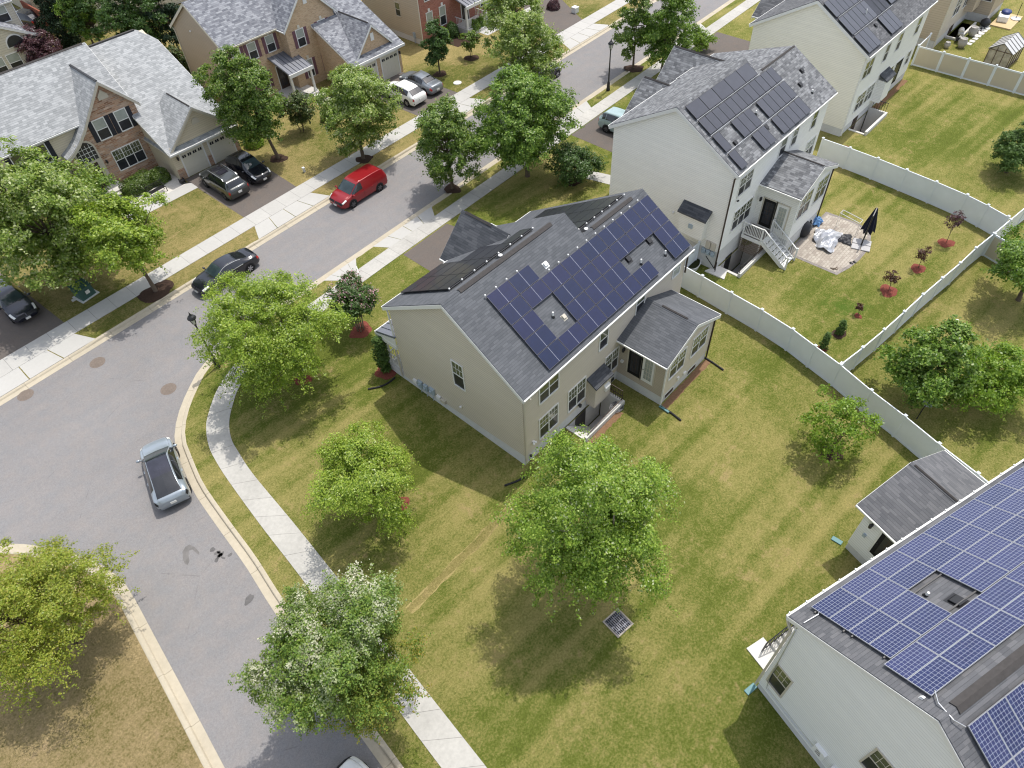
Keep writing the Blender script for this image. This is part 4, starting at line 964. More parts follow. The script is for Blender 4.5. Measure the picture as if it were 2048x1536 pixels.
def grid0(x0, cols, y0, rows, skip=()):
    return [(x0+1.49*(c+.5), y0-hp*(r+.5)) for r in range(rows) for c in range(cols) if (r, c) not in skip]
panels(H0, grid0(13.99, 9, 4.3, 2) + grid0(13.99, 9, 2.86+.0, 2, ((0, 2), (1, 2))), PR, 1.47, .815, m_cell0, m_frameS)
panels(H0, grid0(13.65, 9, 1.40, 2), PR, 1.47, .815, m_cell0, m_frameS)
PF = (zw+.13, .58, -5.28)
panels(H0, [(13.85+.83*(c+.5), -1.0-1.27*(r+.5)) for r in range(3) for c in range(12)], PF, .815, 1.45, panel_mat('blue_poly_cells_upright', (.010,.017,.075), (.024,.030,.100), (.26,.28,.36), 6, 10, .79, 1.44, .014), m_frameS)
rails(H0, (13.9, 27.3), (4.1, 3.0, 2.7, 1.6), PR, .07)
vent_pipe(H0, 17.25, 2.45, PR, .25); box_vent(H0, 17.7, 1.75, PR, m_black, .2); vent_pipe(H0, 26.5, 4.45, PR, .3); box_vent(H0, 13.5, .15, PR, m_pipe, .045)
for i in range(20):
    b = MB(); b.box(13.3+i*.85, 13.36+i*.85, 4.62, 4.69, zw-.23+.08, zw-.23+.13); b.build('gutter_bracket', m_white, H0)
# concrete entry with railing beside it
b = MB(); b.box(14.0, 15.0, 4.2, 5.65, -.1, .06)
for i in range(7): b.box(15.0+i*.3, 20.4, 4.25, 5.25, .06+i*.18, .06+(i+1)*.18)
b.build('entry_steps', m_concw, H0)
b = MB()
for q in (5.2,):
    for i in range(16): x = 14.6+i*.2; z = .06+max(0, x-15)*.6; b.bar((x, q, z), (x, q, z+1.0), .03)
    b.bar((14.5, q, 1.0), (17.6, q, 2.7), .045); b.bar((14.5, q, .2), (17.6, q, 1.7), .035); b.bar((14.5, q, 0), (14.5, q, 1.0), .04)
b.build('stair_railing', m_black, H0)
# ================================================================ L1: stone-front house across the street
def corbel(mb, P, h, z, w=.25): wbox(mb, P, h-w/2, h+w/2, -.02, .06, z, z+.3)
L1 = house('stone_front_house', 'pale grey roofed house with brown stone front gable and two-bay garage', 'house', 18, 62)
w = MB(); gable_walls(w, 'x', 8.4, 19.3, 61.8, 70.6, 5.6, 5.6, 66.2, 8.95, .3); w.build('wall', m_sidL, L1)
roof(L1, 'x', 8.4, 19.3, 61.8, 70.6, 5.6, 5.6, 66.2, 8.95, m_shL, rk2=.15, vent=(9, 19.2, .1))
# right block: long slope down over the garage, clipped gable at its right end
w = MB(); w.prism([(61, .3), (74.5, .3), (74.5, 3.9), (67.8, 7.9), (61, 4.75)], 'x', 19.0, 24.9); w.prism([(57.1, 0), (61.1, 0), (61.1, 4.7), (57.1, 2.72)], 'x', 18.95, 25.05); w.build('wall', m_sidL, L1)
b = MB(); s = (7.95-2.72)/(67.8-57.1); ye, ze = 56.65, 2.72-s*.45; t = .13
for xa, xb in ((18.75, 25.25),):
    ridge_x = 24.3; n0 = (57.1, 2.72)
    zk = 7.2; yk = 67.8-(7.95-zk)/s
    b.ext([(xa, ye, ze), (xb, ye, ze), (xb, yk, zk), (ridge_x, 67.8, 7.95), (xa, 67.8, 7.95)], (0, 0, t))
    yk2 = 67.8+(7.95-zk)/.6; b.ext([(xb, yk, zk), (xb, yk2, zk), (ridge_x, 67.8, 7.95)], (0, 0, t))
    b.ext([(xa, 67.8, 7.95), (ridge_x, 67.8, 7.95), (xb, yk2, zk), (xb, 74.9, 3.7), (xa, 74.9, 3.7)], (0, 0, t))
o = b.build('roof', m_shL, L1)
b = MB(); b.box(18.74, 25.27, ye-.12, ye, ze-.04, ze+t-.02); b.ext([(25.25, ye, ze-.12), (25.25, yk, zk-.12), (25.25, yk, zk+t-.03), (25.25, ye, ze+t-.03)], (.03, 0, 0)); b.ext([(18.75, ye, ze-.12), (18.75, 61.5, ze-.12+s*(61.5-ye)), (18.75, 61.5, ze+t-.03+s*(61.5-ye)), (18.75, ye, ze+t-.03)], (-.03, 0, 0)); b.build('fascia', m_white, o)
b = MB(); b.box(19.4, 24.2, 67.7, 67.9, 8.08, 8.16); b.build('ridge_vent', m_vent, o)
# stone gable with its sweeping left eave
w = MB(); w.prism([(12.9, .0), (19.35, .0), (19.35, 5.75), (17.3, 8.1), (15.9, 6.6), (14.5, 4.9), (13.4, 4.0), (12.7, 3.6)], 'y', 61.0, 63.8); w.build('stone_wall', m_stone, L1)
def swoop(pts, y0, y1, nm='roof'):
    bb = MB(); tr = MB()
    for (x0, z0), (x1, z1) in zip(pts, pts[1:]):
        bb.ext([(x0, y0, z0), (x1, y0, z1), (x1, y1, z1), (x0, y1, z0)], (0, 0, .14)); tr.ext([(x0, y0-.03, z0-.18), (x1, y0-.03, z1-.18), (x1, y0-.03, z1+.09), (x0, y0-.03, z0+.09)], (0, .03, 0))
    oo = bb.build(nm, m_shL, L1); tr.build('fascia', m_beigetrim, oo); return oo
oo = swoop([(17.3, 8.15), (16.6, 7.35), (15.7, 6.35), (14.8, 5.3), (13.9, 4.45), (13.2, 3.95), (12.5, 3.6)], 60.65, 66.0)
swoop([(17.3, 8.15), (18.4, 6.9), (19.65, 5.45)], 60.65, 66.0)
b = MB(); b.box(17.22, 17.38, 60.7, 65.4, 8.24, 8.33); b.build('ridge_vent', m_black, oo)
b = MB(); b.prism([(16.9, 6.75), (17.7, 6.75), (17.7, 7.05), (17.3, 7.5), (16.9, 7.05)], 'y', 60.94, 61.0); b.build('gable_vent', m_beigetrim, L1)
WL = lambda *a, **k: window(L1, 'y+', 0, *a, **k)
F = 61.0
for h0, h1 in ((15.65, 16.55), (17.5, 18.4)):
    window(L1, 'y-', F, h0, h1, 3.9, 5.5, 1, 0, m_white, m_glassB); shutters(L1, 'y-', F, h0, h1, 3.9, 5.5, m_shutN)
window(L1, 'y-', F, 15.9, 18.3, 1.0, 2.7, 3, 2, m_white)
# arched entry
P = wmap('y-', F)
def arch(h0, h1, z0, z1, n=12):
    r = (h1-h0)/2; c = (h0+h1)/2; zs = z1-r; return [(h0, z0), (h1, z0)] + [(c+r*math.cos(math.pi*i/n), zs+r*math.sin(math.pi*i/n)) for i in range(n+1)]
b = MB(); b.prism(arch(13.15, 14.95, .2, 4.5), 'y', 60.93, 61.05); b.build('arch_frame', m_beigetrim, L1)
b = MB(); b.prism(arch(13.3, 14.8, 2.75, 4.35), 'y', 60.9, 61.0); 
for k in range(1, 5): b.box(13.3+k*.3-.015, 13.3+k*.3+.015, 60.885, 60.9, 2.75, 4.1, 1)
for k in range(1, 4): b.box(13.35, 14.75, 60.888, 60.9, 2.75+k*.36-.015, 2.75+k*.36+.015, 1)
b.build('arched_window', [m_glassL, m_white], L1)
door(L1, 'y-', 60.93, 13.6, 14.5, .3, 2.55, plain('dark_wood_door', (.06,.035,.025), .5), m_glassL, m_beigetrim)
b = MB(); b.box(12.9, 15.3, 59.6, 61.0, 0, .3); b.box(13.2, 15.0, 59.2, 59.6, 0, .15); b.build('entry_step', m_concw, L1)
for h0, h1 in ((9.2, 10.1), (10.9, 11.8)):
    window(L1, 'y-', 61.8, h0, h1, 3.6, 5.1, 1, 0, m_white); shutters(L1, 'y-', 61.8, h0, h1, 3.6, 5.1, m_shutN)
window(L1, 'y-', 61.8, 9.4, 11.6, 1.0, 2.5, 3)
# garage front and gable
GF = 57.1
w = MB(); w.prism([(18.95, 2.6), (25.05, 2.6), (25.05, 2.75), (22.15, 5.25), (22.0, 5.25), (18.95, 2.75)], 'y', GF-.02, 60); w.build('garage_gable', m_sidL, L1)
roof(L1, 'y', GF-.02, 61.0, 19.1, 24.95, 2.75, 2.75, 22.05, 5.3, m_shL, m_beigetrim, .3, .3, .12, 0, (57.0, 60.6, .07))
garage_door(L1, 'y-', GF, 19.75, 21.75, 2.15); garage_door(L1, 'y-', GF, 22.4, 24.5, 2.15)
for h0, h1 in ((18.97, 19.6), (21.9, 22.26), (24.65, 25.03)):
    b = MB(); wbox(b, wmap('y-', GF), h0, h1, -.01, .04, 0, .95); b.build('stone_base', m_stone, L1)
b = MB(); b.prism(arch(21.7, 22.4, 3.9, 4.4), 'y', GF-.07, GF-.02); b.build('gable_vent', m_beigetrim, L1)
wall_light(L1, wmap('y-', GF), 19.4, 1.9); wall_light(L1, wmap('y-', GF), 24.85, 1.9); wall_light(L1, P, 15.2, 2.2)
b = MB(); b.ext([(18.75, 58, 3.0), (18.75, 59, 3.0), (18.75, 59, 3.3)], (-.1, 0, 0)); 

# ================================================================ L2: tan brick house
L2 = house('tan_brick_house', 'tan brick house with grey mottled roof, plum shutters and twin garage doors', 'house', 37, 63)
w = MB(); gable_walls(w, 'x', 29.25, 41.0, 63.2, 71.6, 6.0, 6.0, 67.4, 8.8, .3); w.build('wall', m_sidL2, L2)
w = MB(); wbox(w, wmap('y-', 63.2), 29.26, 35.3, 0, .03, .1, 5.95); w.build('brick_wall', m_brickT, L2)
roof(L2, 'x', 29.25, 41.0, 63.2, 71.6, 6.0, 6.0, 67.4, 8.8, m_shL2, m_garage, .35, .2)
w = MB(); gable_walls(w, 'y', 61.9, 66, 35.2, 40.9, 6.0, 6.0, 38.05, 8.9, .0); w.build('brick_wall', m_brickT, L2)
roof(L2, 'y', 61.9, 67, 35.2, 40.9, 6.0, 6.0, 38.05, 8.9, m_shL2, m_white, .3, .25, .13, 0)
# garage wing: slope falling toward the street, with a front gable
w = MB(); w.prism([(56.8, 0), (66, 0), (66, 7.0), (56.8, 2.9)], 'x', 38.4, 44.3); w.build('brick_wall', m_brickT, L2)
b = MB(); s = .46; b.ext([(38.1, 56.4, 2.9-.4*s), (44.6, 56.4, 2.9-.4*s), (44.6, 66.5, 2.9+9.7*s), (38.1, 66.5, 2.9+9.7*s)], (0, 0, .14)); b.ext([(38.1, 66.5, 2.9+9.7*s), (44.6, 66.5, 2.9+9.7*s), (44.6, 72, 4.0), (38.1, 72, 4.0)], (0,0,.14)); o = b.build('roof', m_shL2, L2)
b = MB(); b.box(38.08, 44.62, 56.28, 56.4, 2.62, 2.84); b.ext([(38.07, 56.4, 2.6), (38.07, 61.9, 2.6+5.5*s), (38.07, 61.9, 2.8+5.5*s), (38.07, 56.4, 2.8)], (.03, 0, 0)); b.build('fascia', m_white, o)
w = MB(); w.prism([(39.1, 2.9), (43.7, 2.9), (41.4, 5.35)], 'y', 57.1, 61.5); w.build('garage_gable', m_brickT, L2)
roof(L2, 'y', 57.1, 62.2, 39.1, 43.7, 3.05, 3.05, 41.4, 5.45, m_shL2, m_white, .25, .22, .12, 0, (57.3, 61.8, .06))
b = MB(); b.ext([(39.2, 56.5, 2.78), (43.6, 56.5, 2.78), (43.6, 57.1, 3.05), (39.2, 57.1, 3.05)], (0, 0, .06)); b.build('pent_roof', m_sh1b, L2)
garage_door(L2, 'y-', 56.8, 38.95, 41.05, 2.3); garage_door(L2, 'y-', 56.8, 41.75, 43.85, 2.3)
wall_light(L2, wmap('y-', 56.8), 44.1, 2.0); wall_light(L2, wmap('y-', 56.8), 38.65, 2.0)
for pos, hs, zz in ((63.17, ((30.0, 30.8), (31.7, 32.5), (33.7, 34.5)), (4.0, 5.4)), (63.17, ((30.3, 31.1), (32.0, 32.8)), (.95, 2.5)), (61.9, ((36.3, 37.1), (38.9, 39.7)), (3.9, 5.4)), (61.9, ((36.5, 37.2), (38.8, 39.5)), (.9, 2.5))):
    for h0, h1 in hs:
        window(L2, 'y-', pos, h0, h1, zz[0], zz[1], 1, 0, m_white, m_glassB); shutters(L2, 'y-', pos, h0, h1, zz[0], zz[1], m_shutP, .32)
for h, z, p in ((30.4,5.5,63.17),(32.1,5.5,63.17),(34.1,5.5,63.17),(36.7,5.5,61.9),(39.3,5.5,61.9),(36.85,2.6,61.9),(39.15,2.6,61.9)): 
    b = MB(); corbel(b, wmap('y-', p), h, z); b.build('keystone', m_garage, L2)
for c, z, p in ((38.05, 7.3, 61.9), (41.4, 4.0, 57.1)):
    b = MB(); wbox(b, wmap('y-', p), c-.2, c+.2, -.02, .05, z, z+.7); b.build('gable_vent', m_white, L2)
b = MB(); b.ext([(33.3, 63.2, 3.5), (36.0, 63.2, 3.5), (36.0, 60.0, 2.75), (33.3, 60.0, 2.75)], (0, 0, .08))
for i in range(7): x = 33.35+i*.43; b.bar((x, 63.15, 3.62), (x, 60.03, 2.87), .03, .05)
o = b.build('porch_roof', m_metalroof, L2); b = MB(); b.box(33.28, 36.02, 59.9, 60.05, 2.5, 2.82); b.build('fascia', m_white, o)
for x in (33.5, 35.8):
    b = MB(); b.box(x-.09, x+.09, 60.1, 60.28, .3, 2.55); b.box(x-.13, x+.13, 60.06, 60.32, .3, .55); b.build('porch_post', m_white, L2)
door(L2, 'y-', 63.17, 33.9, 34.9, .3, 2.5, m_brownrail, m_glassL)
b = MB(); b.box(33.2, 36.1, 59.9, 63.2, 0, .3); b.box(35.2,36.4,59.3,59.9,0,.15); b.build('porch_floor', m_concw, L2)
b = MB(); b.ball((29.2, 68.2, 6.2), .1, 8); b.build('wall_outlet', m_white, L2)
downspout(L2, [(29.2, 71.9, 5.8), (29.2, 71.55, 5.5), (29.2, 71.55, .2)], m_garage)
# ================================================================ L3: red brick house
L3 = house('red_brick_house', 'red brick house with white porch and metal porch roof at the top of the photo', 'house', 56, 64)
w = MB(); gable_walls(w, 'x', 49.6, 63.0, 59.45, 69.0, 6.2, 6.2, 64.2, 9.0, .6); w.build('wall', m_sidL3, L3)
w = MB(); wbox(w, wmap('y-', 59.45), 49.61, 62.99, 0, .03, .1, 6.15); w.build('brick_wall', m_brickR, L3)
f = MB(); f.box(49.63, 62.9, 59.48, 68.9, -.1, .6); f.build('foundation', m_conc, L3)
w = MB(); gable_walls(w, 'x', 63.0, 69.5, 59.6, 69.0, 3.0, 3.0, 64.2, 6.0, 0); w.build('garage_wall', m_garage, L3); roof(L3, 'x', 63.2, 69.5, 59.6, 69.0, 3.0, 3.0, 64.2, 6.0, m_shL2)
garage_door(L3, 'y-', 59.6, 64.6, 66.8, 2.3); garage_door(L3, 'y-', 59.6, 67.2, 69.2, 2.3)
roof(L3, 'x', 49.6, 63.0, 59.45, 69.0, 6.2, 6.2, 64.2, 9.0, m_shL2)
for h0, h1 in ((50.5, 51.3), (52.4, 53.2)): window(L3, 'y-', 59.42, h0, h1, 1.2, 3.0, 1, 0, m_white, m_glassB); window(L3, 'y-', 59.42, h0, h1, 4.2, 5.6, 1)
window(L3, 'y-', 59.42, 58.6, 60.2, 1.2, 2.9, 2); window(L3, 'x-', 49.6, 62.5, 63.2, 2.3, 3.6, 1, 0, m_beigetrim)
for h in (50.9, 52.8): b = MB(); corbel(b, wmap('y-', 59.42), h, 3.1); b.build('keystone', m_white, L3)
door(L3, 'y-', 59.42, 55.6, 56.6, .55, 2.6, m_brownrail, m_glassL)
b = MB(); b.ext([(54.2, 59.4, 3.5), (57.7, 59.4, 3.5), (57.7, 57.2, 2.95), (54.2, 57.2, 2.95)], (0, 0, .07))
for i in range(8): x = 54.25+i*.485; b.bar((x, 59.35, 3.6), (x, 57.22, 3.06), .03, .05)
o = b.build('porch_roof', m_metalroof, L3); b = MB(); b.box(54.18, 57.72, 57.1, 57.25, 2.7, 3.0); b.build('fascia', m_white, o)
b = MB(); b.box(54.3, 57.6, 57.3, 59.42, 0, .55); b.box(55.2,56.8,56.9,57.3,0,.28); b.build('porch_floor', m_concw, L3)
for x in (54.45, 57.45):
    b = MB(); b.box(x-.1, x+.1, 57.4, 57.6, .55, 2.75); b.build('porch_post', m_white, L3)
b = MB()
for p, q in (((54.45, 57.6), (54.45, 59.3)), ((57.45, 57.6), (57.45, 59.3)), ((54.5, 57.5), (55.2, 57.5))): bal(b, (*p, .55), (*q, .55), 8, .9, .12)
b.build('porch_railing', m_white, L3)
b = MB(); b.box(49.45, 49.6, 60.5, 60.8, .6, 1.1); b.bar((49.52, 60.65, .7), (49.52, 60.65, 0), .05); b.build('utility_meter', m_meter, L3); downspout(L3, [(49.55, 59.4, 6), (49.55, 59.4, .1)], m_garage); downspout(L3, [(61.6, 59.36, 6), (61.6, 59.36, .1)])
# ================================================================ houses behind, top left corner
m_cream = siding('cream_siding', (.56,.52,.42), .22)
Q = G(8, 40, 3.0)
B1 = house('cream_house', 'cream sided house with white framed windows at the top left corner', 'house', 16.0, 95.0)
w = MB(); gable_walls(w, 'x', 9.0, 21.8, 91.5, 100, 6.2, 6.2, 95.7, 8.8, .2); w.build('wall', m_cream, B1)
roof(B1, 'x', 9.0, 21.8, 91.5, 100, 6.2, 6.2, 95.7, 8.8, m_shL2)
w = MB(); gable_walls(w, 'y', 88.7, 91.7, 15.6, 22.0, 3.3, 3.3, 18.8, 5.2, 0); w.build('garage_wall', m_cream, B1); roof(B1, 'y', 88.7, 91.45, 15.6, 22.0, 3.3, 3.3, 18.8, 5.2, m_shL2, None, .2, .2, .12, -.02)
for h in (17.0, 20.0): window(B1, 'y-', 91.5, h, h+1.1, 4.4, 5.8, 1, 0, m_white, m_glassB)
for h in (16.6, 18.2, 20.2): window(B1, 'y-', 88.7, h, h+1.15, .8, 2.4, 1, 0, m_white, m_glassB)
b = MB(); b.prism(arch(18.9, 20.5, 3.0, 3.95), 'y', 88.6, 88.7); b.build('arched_window', m_glassL, B1); b = MB(); b.prism(arch(18.78, 20.62, 2.9, 4.08), 'y', 88.66, 88.71); b.build('arch_frame', m_white, B1)
downspout(B1, [(21.84, 91.4, 6), (21.84, 91.4, .1)])
B2 = house('tan_house_behind_trees', 'tan house mostly hidden behind the dark trees at the top', 'house', 37.5, 96)
w = MB(); gable_walls(w, 'x', 28.8, 44, 92.5, 101, 5.8, 5.8, 96.7, 8.4, .1); w.build('wall', m_cream, B2); roof(B2, 'x', 28.8, 44, 92.5, 101, 5.8, 5.8, 96.7, 8.4, m_shL2)
for h in (30.2, 33, 36, 39, 42): window(B2, 'y-', 92.5, h, h+.9, 3.8, 5.1); window(B2, 'y-', 92.5, h, h+.9, 1, 2.4)
B3 = house('buff_house_behind_spruce', 'buff wall of a house half hidden behind the tall dark spruce', 'house', 28, 104)
w = MB(); gable_walls(w, 'x', 26.6, 33, 103, 111, 5.8, 5.8, 107, 8.2, .1); w.build('wall', m_cream, B3); roof(B3, 'x', 26.6, 33, 103, 111, 5.8, 5.8, 107, 8.2, m_shL2)
window(B3, 'x-', 26.6, 104.5, 105.5, 3.5, 5)
flat('driveway', [(20.5,99),(25.6,99),(26.4,111),(21.5,111)], .006, m_drive)
# ---------------------------------------------------------------- trees
def leaves_mesh(name, P, N, size, mat, rng, aspect=.62):
    """one small four-sided leaf per point, tilted about its normal"""
    n = len(P); N = N/np.maximum(1e-6, np.linalg.norm(N, axis=1, keepdims=True))
    r = rng.normal(size=(n, 3)); U = r-(r*N).sum(1, keepdims=True)*N; U /= np.maximum(1e-6, np.linalg.norm(U, axis=1, keepdims=True)); W = np.cross(N, U)
    s = size*rng.uniform(.65, 1.35, (n, 1)); a, b = U*s*.5, W*s*.5*aspect
    V = np.empty((n, 4, 3)); V[:, 0] = P-a; V[:, 1] = P+b+N*s*.08; V[:, 2] = P+a; V[:, 3] = P-b+N*s*.08
    me = bpy.data.meshes.new(name); me.vertices.add(n*4); me.vertices.foreach_set('co', V.reshape(-1).astype(np.float32))
    me.loops.add(n*4); me.loops.foreach_set('vertex_index', np.arange(n*4, dtype=np.int32))
    me.polygons.add(n); me.polygons.foreach_set('loop_start', np.arange(0, n*4, 4, dtype=np.int32))
    try: me.polygons.foreach_set('loop_total', np.full(n, 4, dtype=np.int32))
    except Exception: pass
    me.materials.append(mat); me.update(calc_edges=True); me.validate(); return me
def tree(name, label, cat, base, zc, rx, rz, n, leaf, mat, seed, bark=None, shape='round', clumps=34, cr=.30, hollow=.45, off=(0, 0), tr=.13, multi=1, group=None, up=.6, droop=0.0, flowers=None, trunk=True, crownname='crown'):
    """tapered trunk and limbs carrying leaf clumps spread through the crown's volume"""
    rng = np.random.default_rng(seed); rd = random.Random(seed)
    root = thing(name, label, cat, (base[0], base[1], 0), 0, group)
    C = np.array([off[0], off[1], zc])
    fi_ = (np.arange(clumps)+.5)/clumps; d = np.stack([np.cos(np.arange(clumps)*2.39996)*np.sqrt(1-(1-2*fi_)**2), np.sin(np.arange(clumps)*2.39996)*np.sqrt(1-(1-2*fi_)**2), 1-2*fi_], 1)+rng.normal(size=(clumps, 3))*.22
    d /= np.linalg.norm(d, axis=1, keepdims=True); rng.shuffle(d)
    rr = rng.uniform(max(.55, hollow), 1.0, (clumps, 1))**.7; rr[::6] *= .5
    rad = np.array([rx, rx, rz])*rng.uniform(.78, 1.1, (clumps, 1)); K = d*rr*rad*.86
    if shape in ('cone', 'column'):
        t = (np.arange(clumps)+.5)/clumps; z = -rz+2*rz*t; rmax = rx*((1-t)**.75*(.25+.75*np.minimum(1, t*6)) if shape == 'cone' else np.sqrt(np.maximum(.05, 1-(2*t-1)**4))*(.65+.35*(1-t)))
        a = np.arange(clumps)*2.4; q = rng.uniform(.3, .8, clumps); K = np.stack([np.cos(a)*rmax*q, np.sin(a)*rmax*q, z], 1)
    elif shape == 'oval':
        K[:, 0:2] *= np.clip(1.12-.35*(K[:, 2:3]/rz), .5, 1.3)
    elif shape == 'vase':
        K[:, 0:2] *= np.clip(.95+.3*(K[:, 2:3]/rz), .5, 1.3)
    elif shape == 'lobed':
        ang = np.arctan2(K[:, 1], K[:, 0]); K[:, 0:2] *= (1+.22*np.sin(3*ang+seed))[:, None]
    sz = rx*cr*rng.uniform(.6, 1.35, clumps); w = sz**2.0; w /= w.sum(); idx = rng.choice(clumps, n, p=w)
    # tufts: each clump is a shell of small leaf tufts with gaps between them
    sub = 13; M_ = clumps*sub; sd_ = rng.normal(size=(M_, 3)); sd_ /= np.linalg.norm(sd_, axis=1, keepdims=True); sd_[:, 2] = np.where(sd_[:, 2] < -.4, -sd_[:, 2], sd_[:, 2])
    q = rng.integers(0, sub, n)+idx*sub; ts = sz[np.arange(M_)//sub]*rng.uniform(.16, .34, M_)
    g = rng.normal(size=(n, 3)); gl = np.linalg.norm(g, axis=1, keepdims=True); g = g/gl*np.minimum(gl, 2.0)
    L = K[idx]+sd_[q]*(sz[idx]*1.05)[:, None]*np.array([1, 1, .75])+g*ts[q][:, None]*np.array([.85, .85, .5])
    tuftN = sd_[q]
    # sprays: part of the leaves sit along twigs running outwards
    m = rng.random(n) < .28; nt = clumps*9; tk = rng.integers(0, clumps, nt); td = K[tk]/np.array([rx, rx, rz])+rng.normal(size=(nt, 3))*.45; td /= np.linalg.norm(td, axis=1, keepdims=True); td[:, 2] = td[:, 2]*.6-droop
    tl = sz[tk]*rng.uniform(.9, 1.9, nt); pick = rng.integers(0, nt, n); s = rng.random((n, 1))**.8
    sp = K[tk[pick]]+td[pick]*tl[pick][:, None]*s; sp[:, 2:3] -= droop*s*s*tl[pick][:, None]*.8; sp += rng.normal(size=(n, 3))*leaf*.55
    L[m] = sp[m]
    Nn = (L/np.array([rx, rx, rz]))*.5+tuftN*.7+rng.normal(size=(n, 3))*.6; Nn[:, 2] += up
    L = L+C; L[:, 2] = np.maximum(L[:, 2], .12)
    me = leaves_mesh(crownname, L, Nn, leaf, mat, rng); o = bpy.data.objects.new(crownname, me); COL.objects.link(o); setp(o, root)
    if flowers:
        fm, k, fs = flowers; top = np.argsort(-(L[:, 2]-C[2])/rz-.25*rng.random(n)-np.abs(np.linalg.norm((L-C)/np.array([rx,rx,rz]), axis=1))*.8)[:n//3]; pk = rng.choice(top, k); FP = []
        for q in pk: FP.append(L[q]+rng.normal(size=(9, 3))*fs*1.3)
        FP = np.concatenate(FP); fme = leaves_mesh('blossom', FP, rng.normal(size=FP.shape)+np.array([0,0,.8]), fs*1.2, fm, rng, .9); fo = bpy.data.objects.new('blossom', fme); COL.objects.link(fo); setp(fo, root)
    if trunk:
        b = MB(); br = bark or m_bark; top = Vector((off[0]*.8, off[1]*.8, zc+(rz*.35 if shape not in ('cone',) else rz*.8)))
        for t in range(multi):
            a0 = t*2*math.pi/max(1, multi)+.4; bs = Vector((.18*math.cos(a0), .18*math.sin(a0), -.05)) if multi > 1 else Vector((0, 0, -.05))
            tp = top+Vector((math.cos(a0), math.sin(a0), 0))*(rx*.3 if multi > 1 else 0)
            path = [bs+(tp-bs)*(i/5)+Vector((rd.uniform(-1,1), rd.uniform(-1,1), 0))*tr*.8*(i/5) for i in range(6)]
            if multi == 1: path.insert(1, bs+Vector((0,0,.12))); rr_ = [tr*1.5, tr*1.1]+[tr*(1-.16*i) for i in range(1, 6)]
            else: rr_ = [tr*.6*(1-.14*i) for i in range(6)]
            b.tube(path, rr_, 8)
            nl = min(clumps, 16)//multi+1
            for i in range(nl):
                k = K[(i*7+t*3) % clumps]+C; f = rd.uniform(.3, .85); p0 = bs.lerp(tp, f) if len(path) else tp; k = Vector(k)
                if k.z < p0.z-.3: p0 = bs.lerp(tp, .4)
                mid = p0.lerp(k, .5)+Vector((rd.uniform(-.15,.15), rd.uniform(-.15,.15), .12*rx*.3))
                b.tube([p0, mid, k], [tr*.42, tr*.27, tr*.08], 5)
        b.build('trunk', br, root, loc=(0, 0, 0), smooth=True, uv=False)
    return root
GB = [(.12,.20,.02),(.22,.32,.035),(.30,.40,.05),(.40,.47,.085)]
m_birch = leaf_mat('bright_birch_leaf', GB, (.46,.52,.22), .10)
m_birchw = leaf_mat('pale_flecked_leaf', [(.095,.175,.018),(.18,.29,.032),(.26,.375,.05),(.37,.46,.09)], (.50,.54,.33), .07)
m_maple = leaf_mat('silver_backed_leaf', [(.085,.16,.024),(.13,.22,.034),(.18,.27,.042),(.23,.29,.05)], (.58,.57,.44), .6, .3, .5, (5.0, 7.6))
m_yell = leaf_mat('yellow_green_leaf', [(.19,.25,.028),(.25,.31,.036),(.33,.37,.055),(.34,.31,.055)], None, 0)
m_mid = leaf_mat('mid_green_leaf', [(.055,.12,.014),(.115,.21,.028),(.20,.315,.05),(.28,.38,.075)], (.38,.46,.18), .08)
m_deep = leaf_mat('deep_green_leaf', [(.040,.085,.018),(.062,.125,.026),(.09,.16,.034)], (.25,.32,.15), .06, .3)
m_street = leaf_mat('street_tree_leaf', [(.048,.10,.014),(.10,.18,.027),(.175,.265,.045),(.26,.33,.075)], (.38,.43,.22), .12)
m_paleleaf = leaf_mat('pale_topped_leaf', [(.09,.155,.022),(.17,.26,.042),(.26,.345,.07),(.36,.42,.12)], (.50,.53,.31), .25)
m_needle = leaf_mat('dark_spruce_needle', [(.016,.036,.015),(.026,.052,.022),(.036,.068,.026)], None, 0, .1, .6)
m_pineg = leaf_mat('green_needle', [(.045,.095,.018),(.075,.14,.026),(.11,.18,.038)], None, 0, .2, .6)
m_plum = leaf_mat('plum_leaf', [(.055,.022,.032),(.09,.034,.046),(.13,.065,.07)], (.28,.2,.2), .1, .25)
m_redleaf = leaf_mat('red_brown_leaf', [(.075,.035,.026),(.13,.052,.04),(.09,.07,.035)], None, 0, .3)
m_hedge = leaf_mat('boxwood_leaf', [(.05,.095,.014),(.085,.14,.02),(.13,.18,.03)], None, 0, .2)
m_hedged = leaf_mat('dark_hedge_leaf', [(.040,.075,.016),(.07,.11,.022),(.10,.12,.036)], (.22,.15,.07), .1, .2)
m_pink = leaf_mat('pink_blossom', [(.55,.30,.37),(.66,.42,.48),(.48,.24,.32)], None, 0, .3, .8)
m_lime = leaf_mat('lime_green_leaf', [(.11,.20,.02),(.19,.30,.034),(.29,.40,.055)], None, 0, .4)
T = tree
T('birch_tree', 'bright green leafy tree beside the street lamp, over the sidewalk at the bend', 'tree', G(606,756), 4.8, 4.0, 3.7, 84000, .112, m_birch, 11, m_barkpale, 'lobed', 46, .26, .4, (-.9,.3), .13, 3, 'trees on the corner house lawn', .6, .25)
T('birch_tree', 'open yellow-green tree in the side lawn between the sidewalk and the corner house', 'tree', G(797,1012), 3.7, 3.1, 2.2, 42000, .10, m_birch, 12, m_barkpale, 'lobed', 32, .25, .4, (-1.1,.6), .1, 3, 'trees on the corner house lawn', .6, .25)
T('birch_tree', 'tall pale flecked green tree behind the corner house, above its rear corner', 'tree', G(1190,1165), 6.4, 3.6, 4.7, 100000, .102, m_birchw, 13, m_barkpale, 'round', 50, .25, .35, (-.25,.3), .14, 3, 'trees on the corner house lawn', .6, .3)
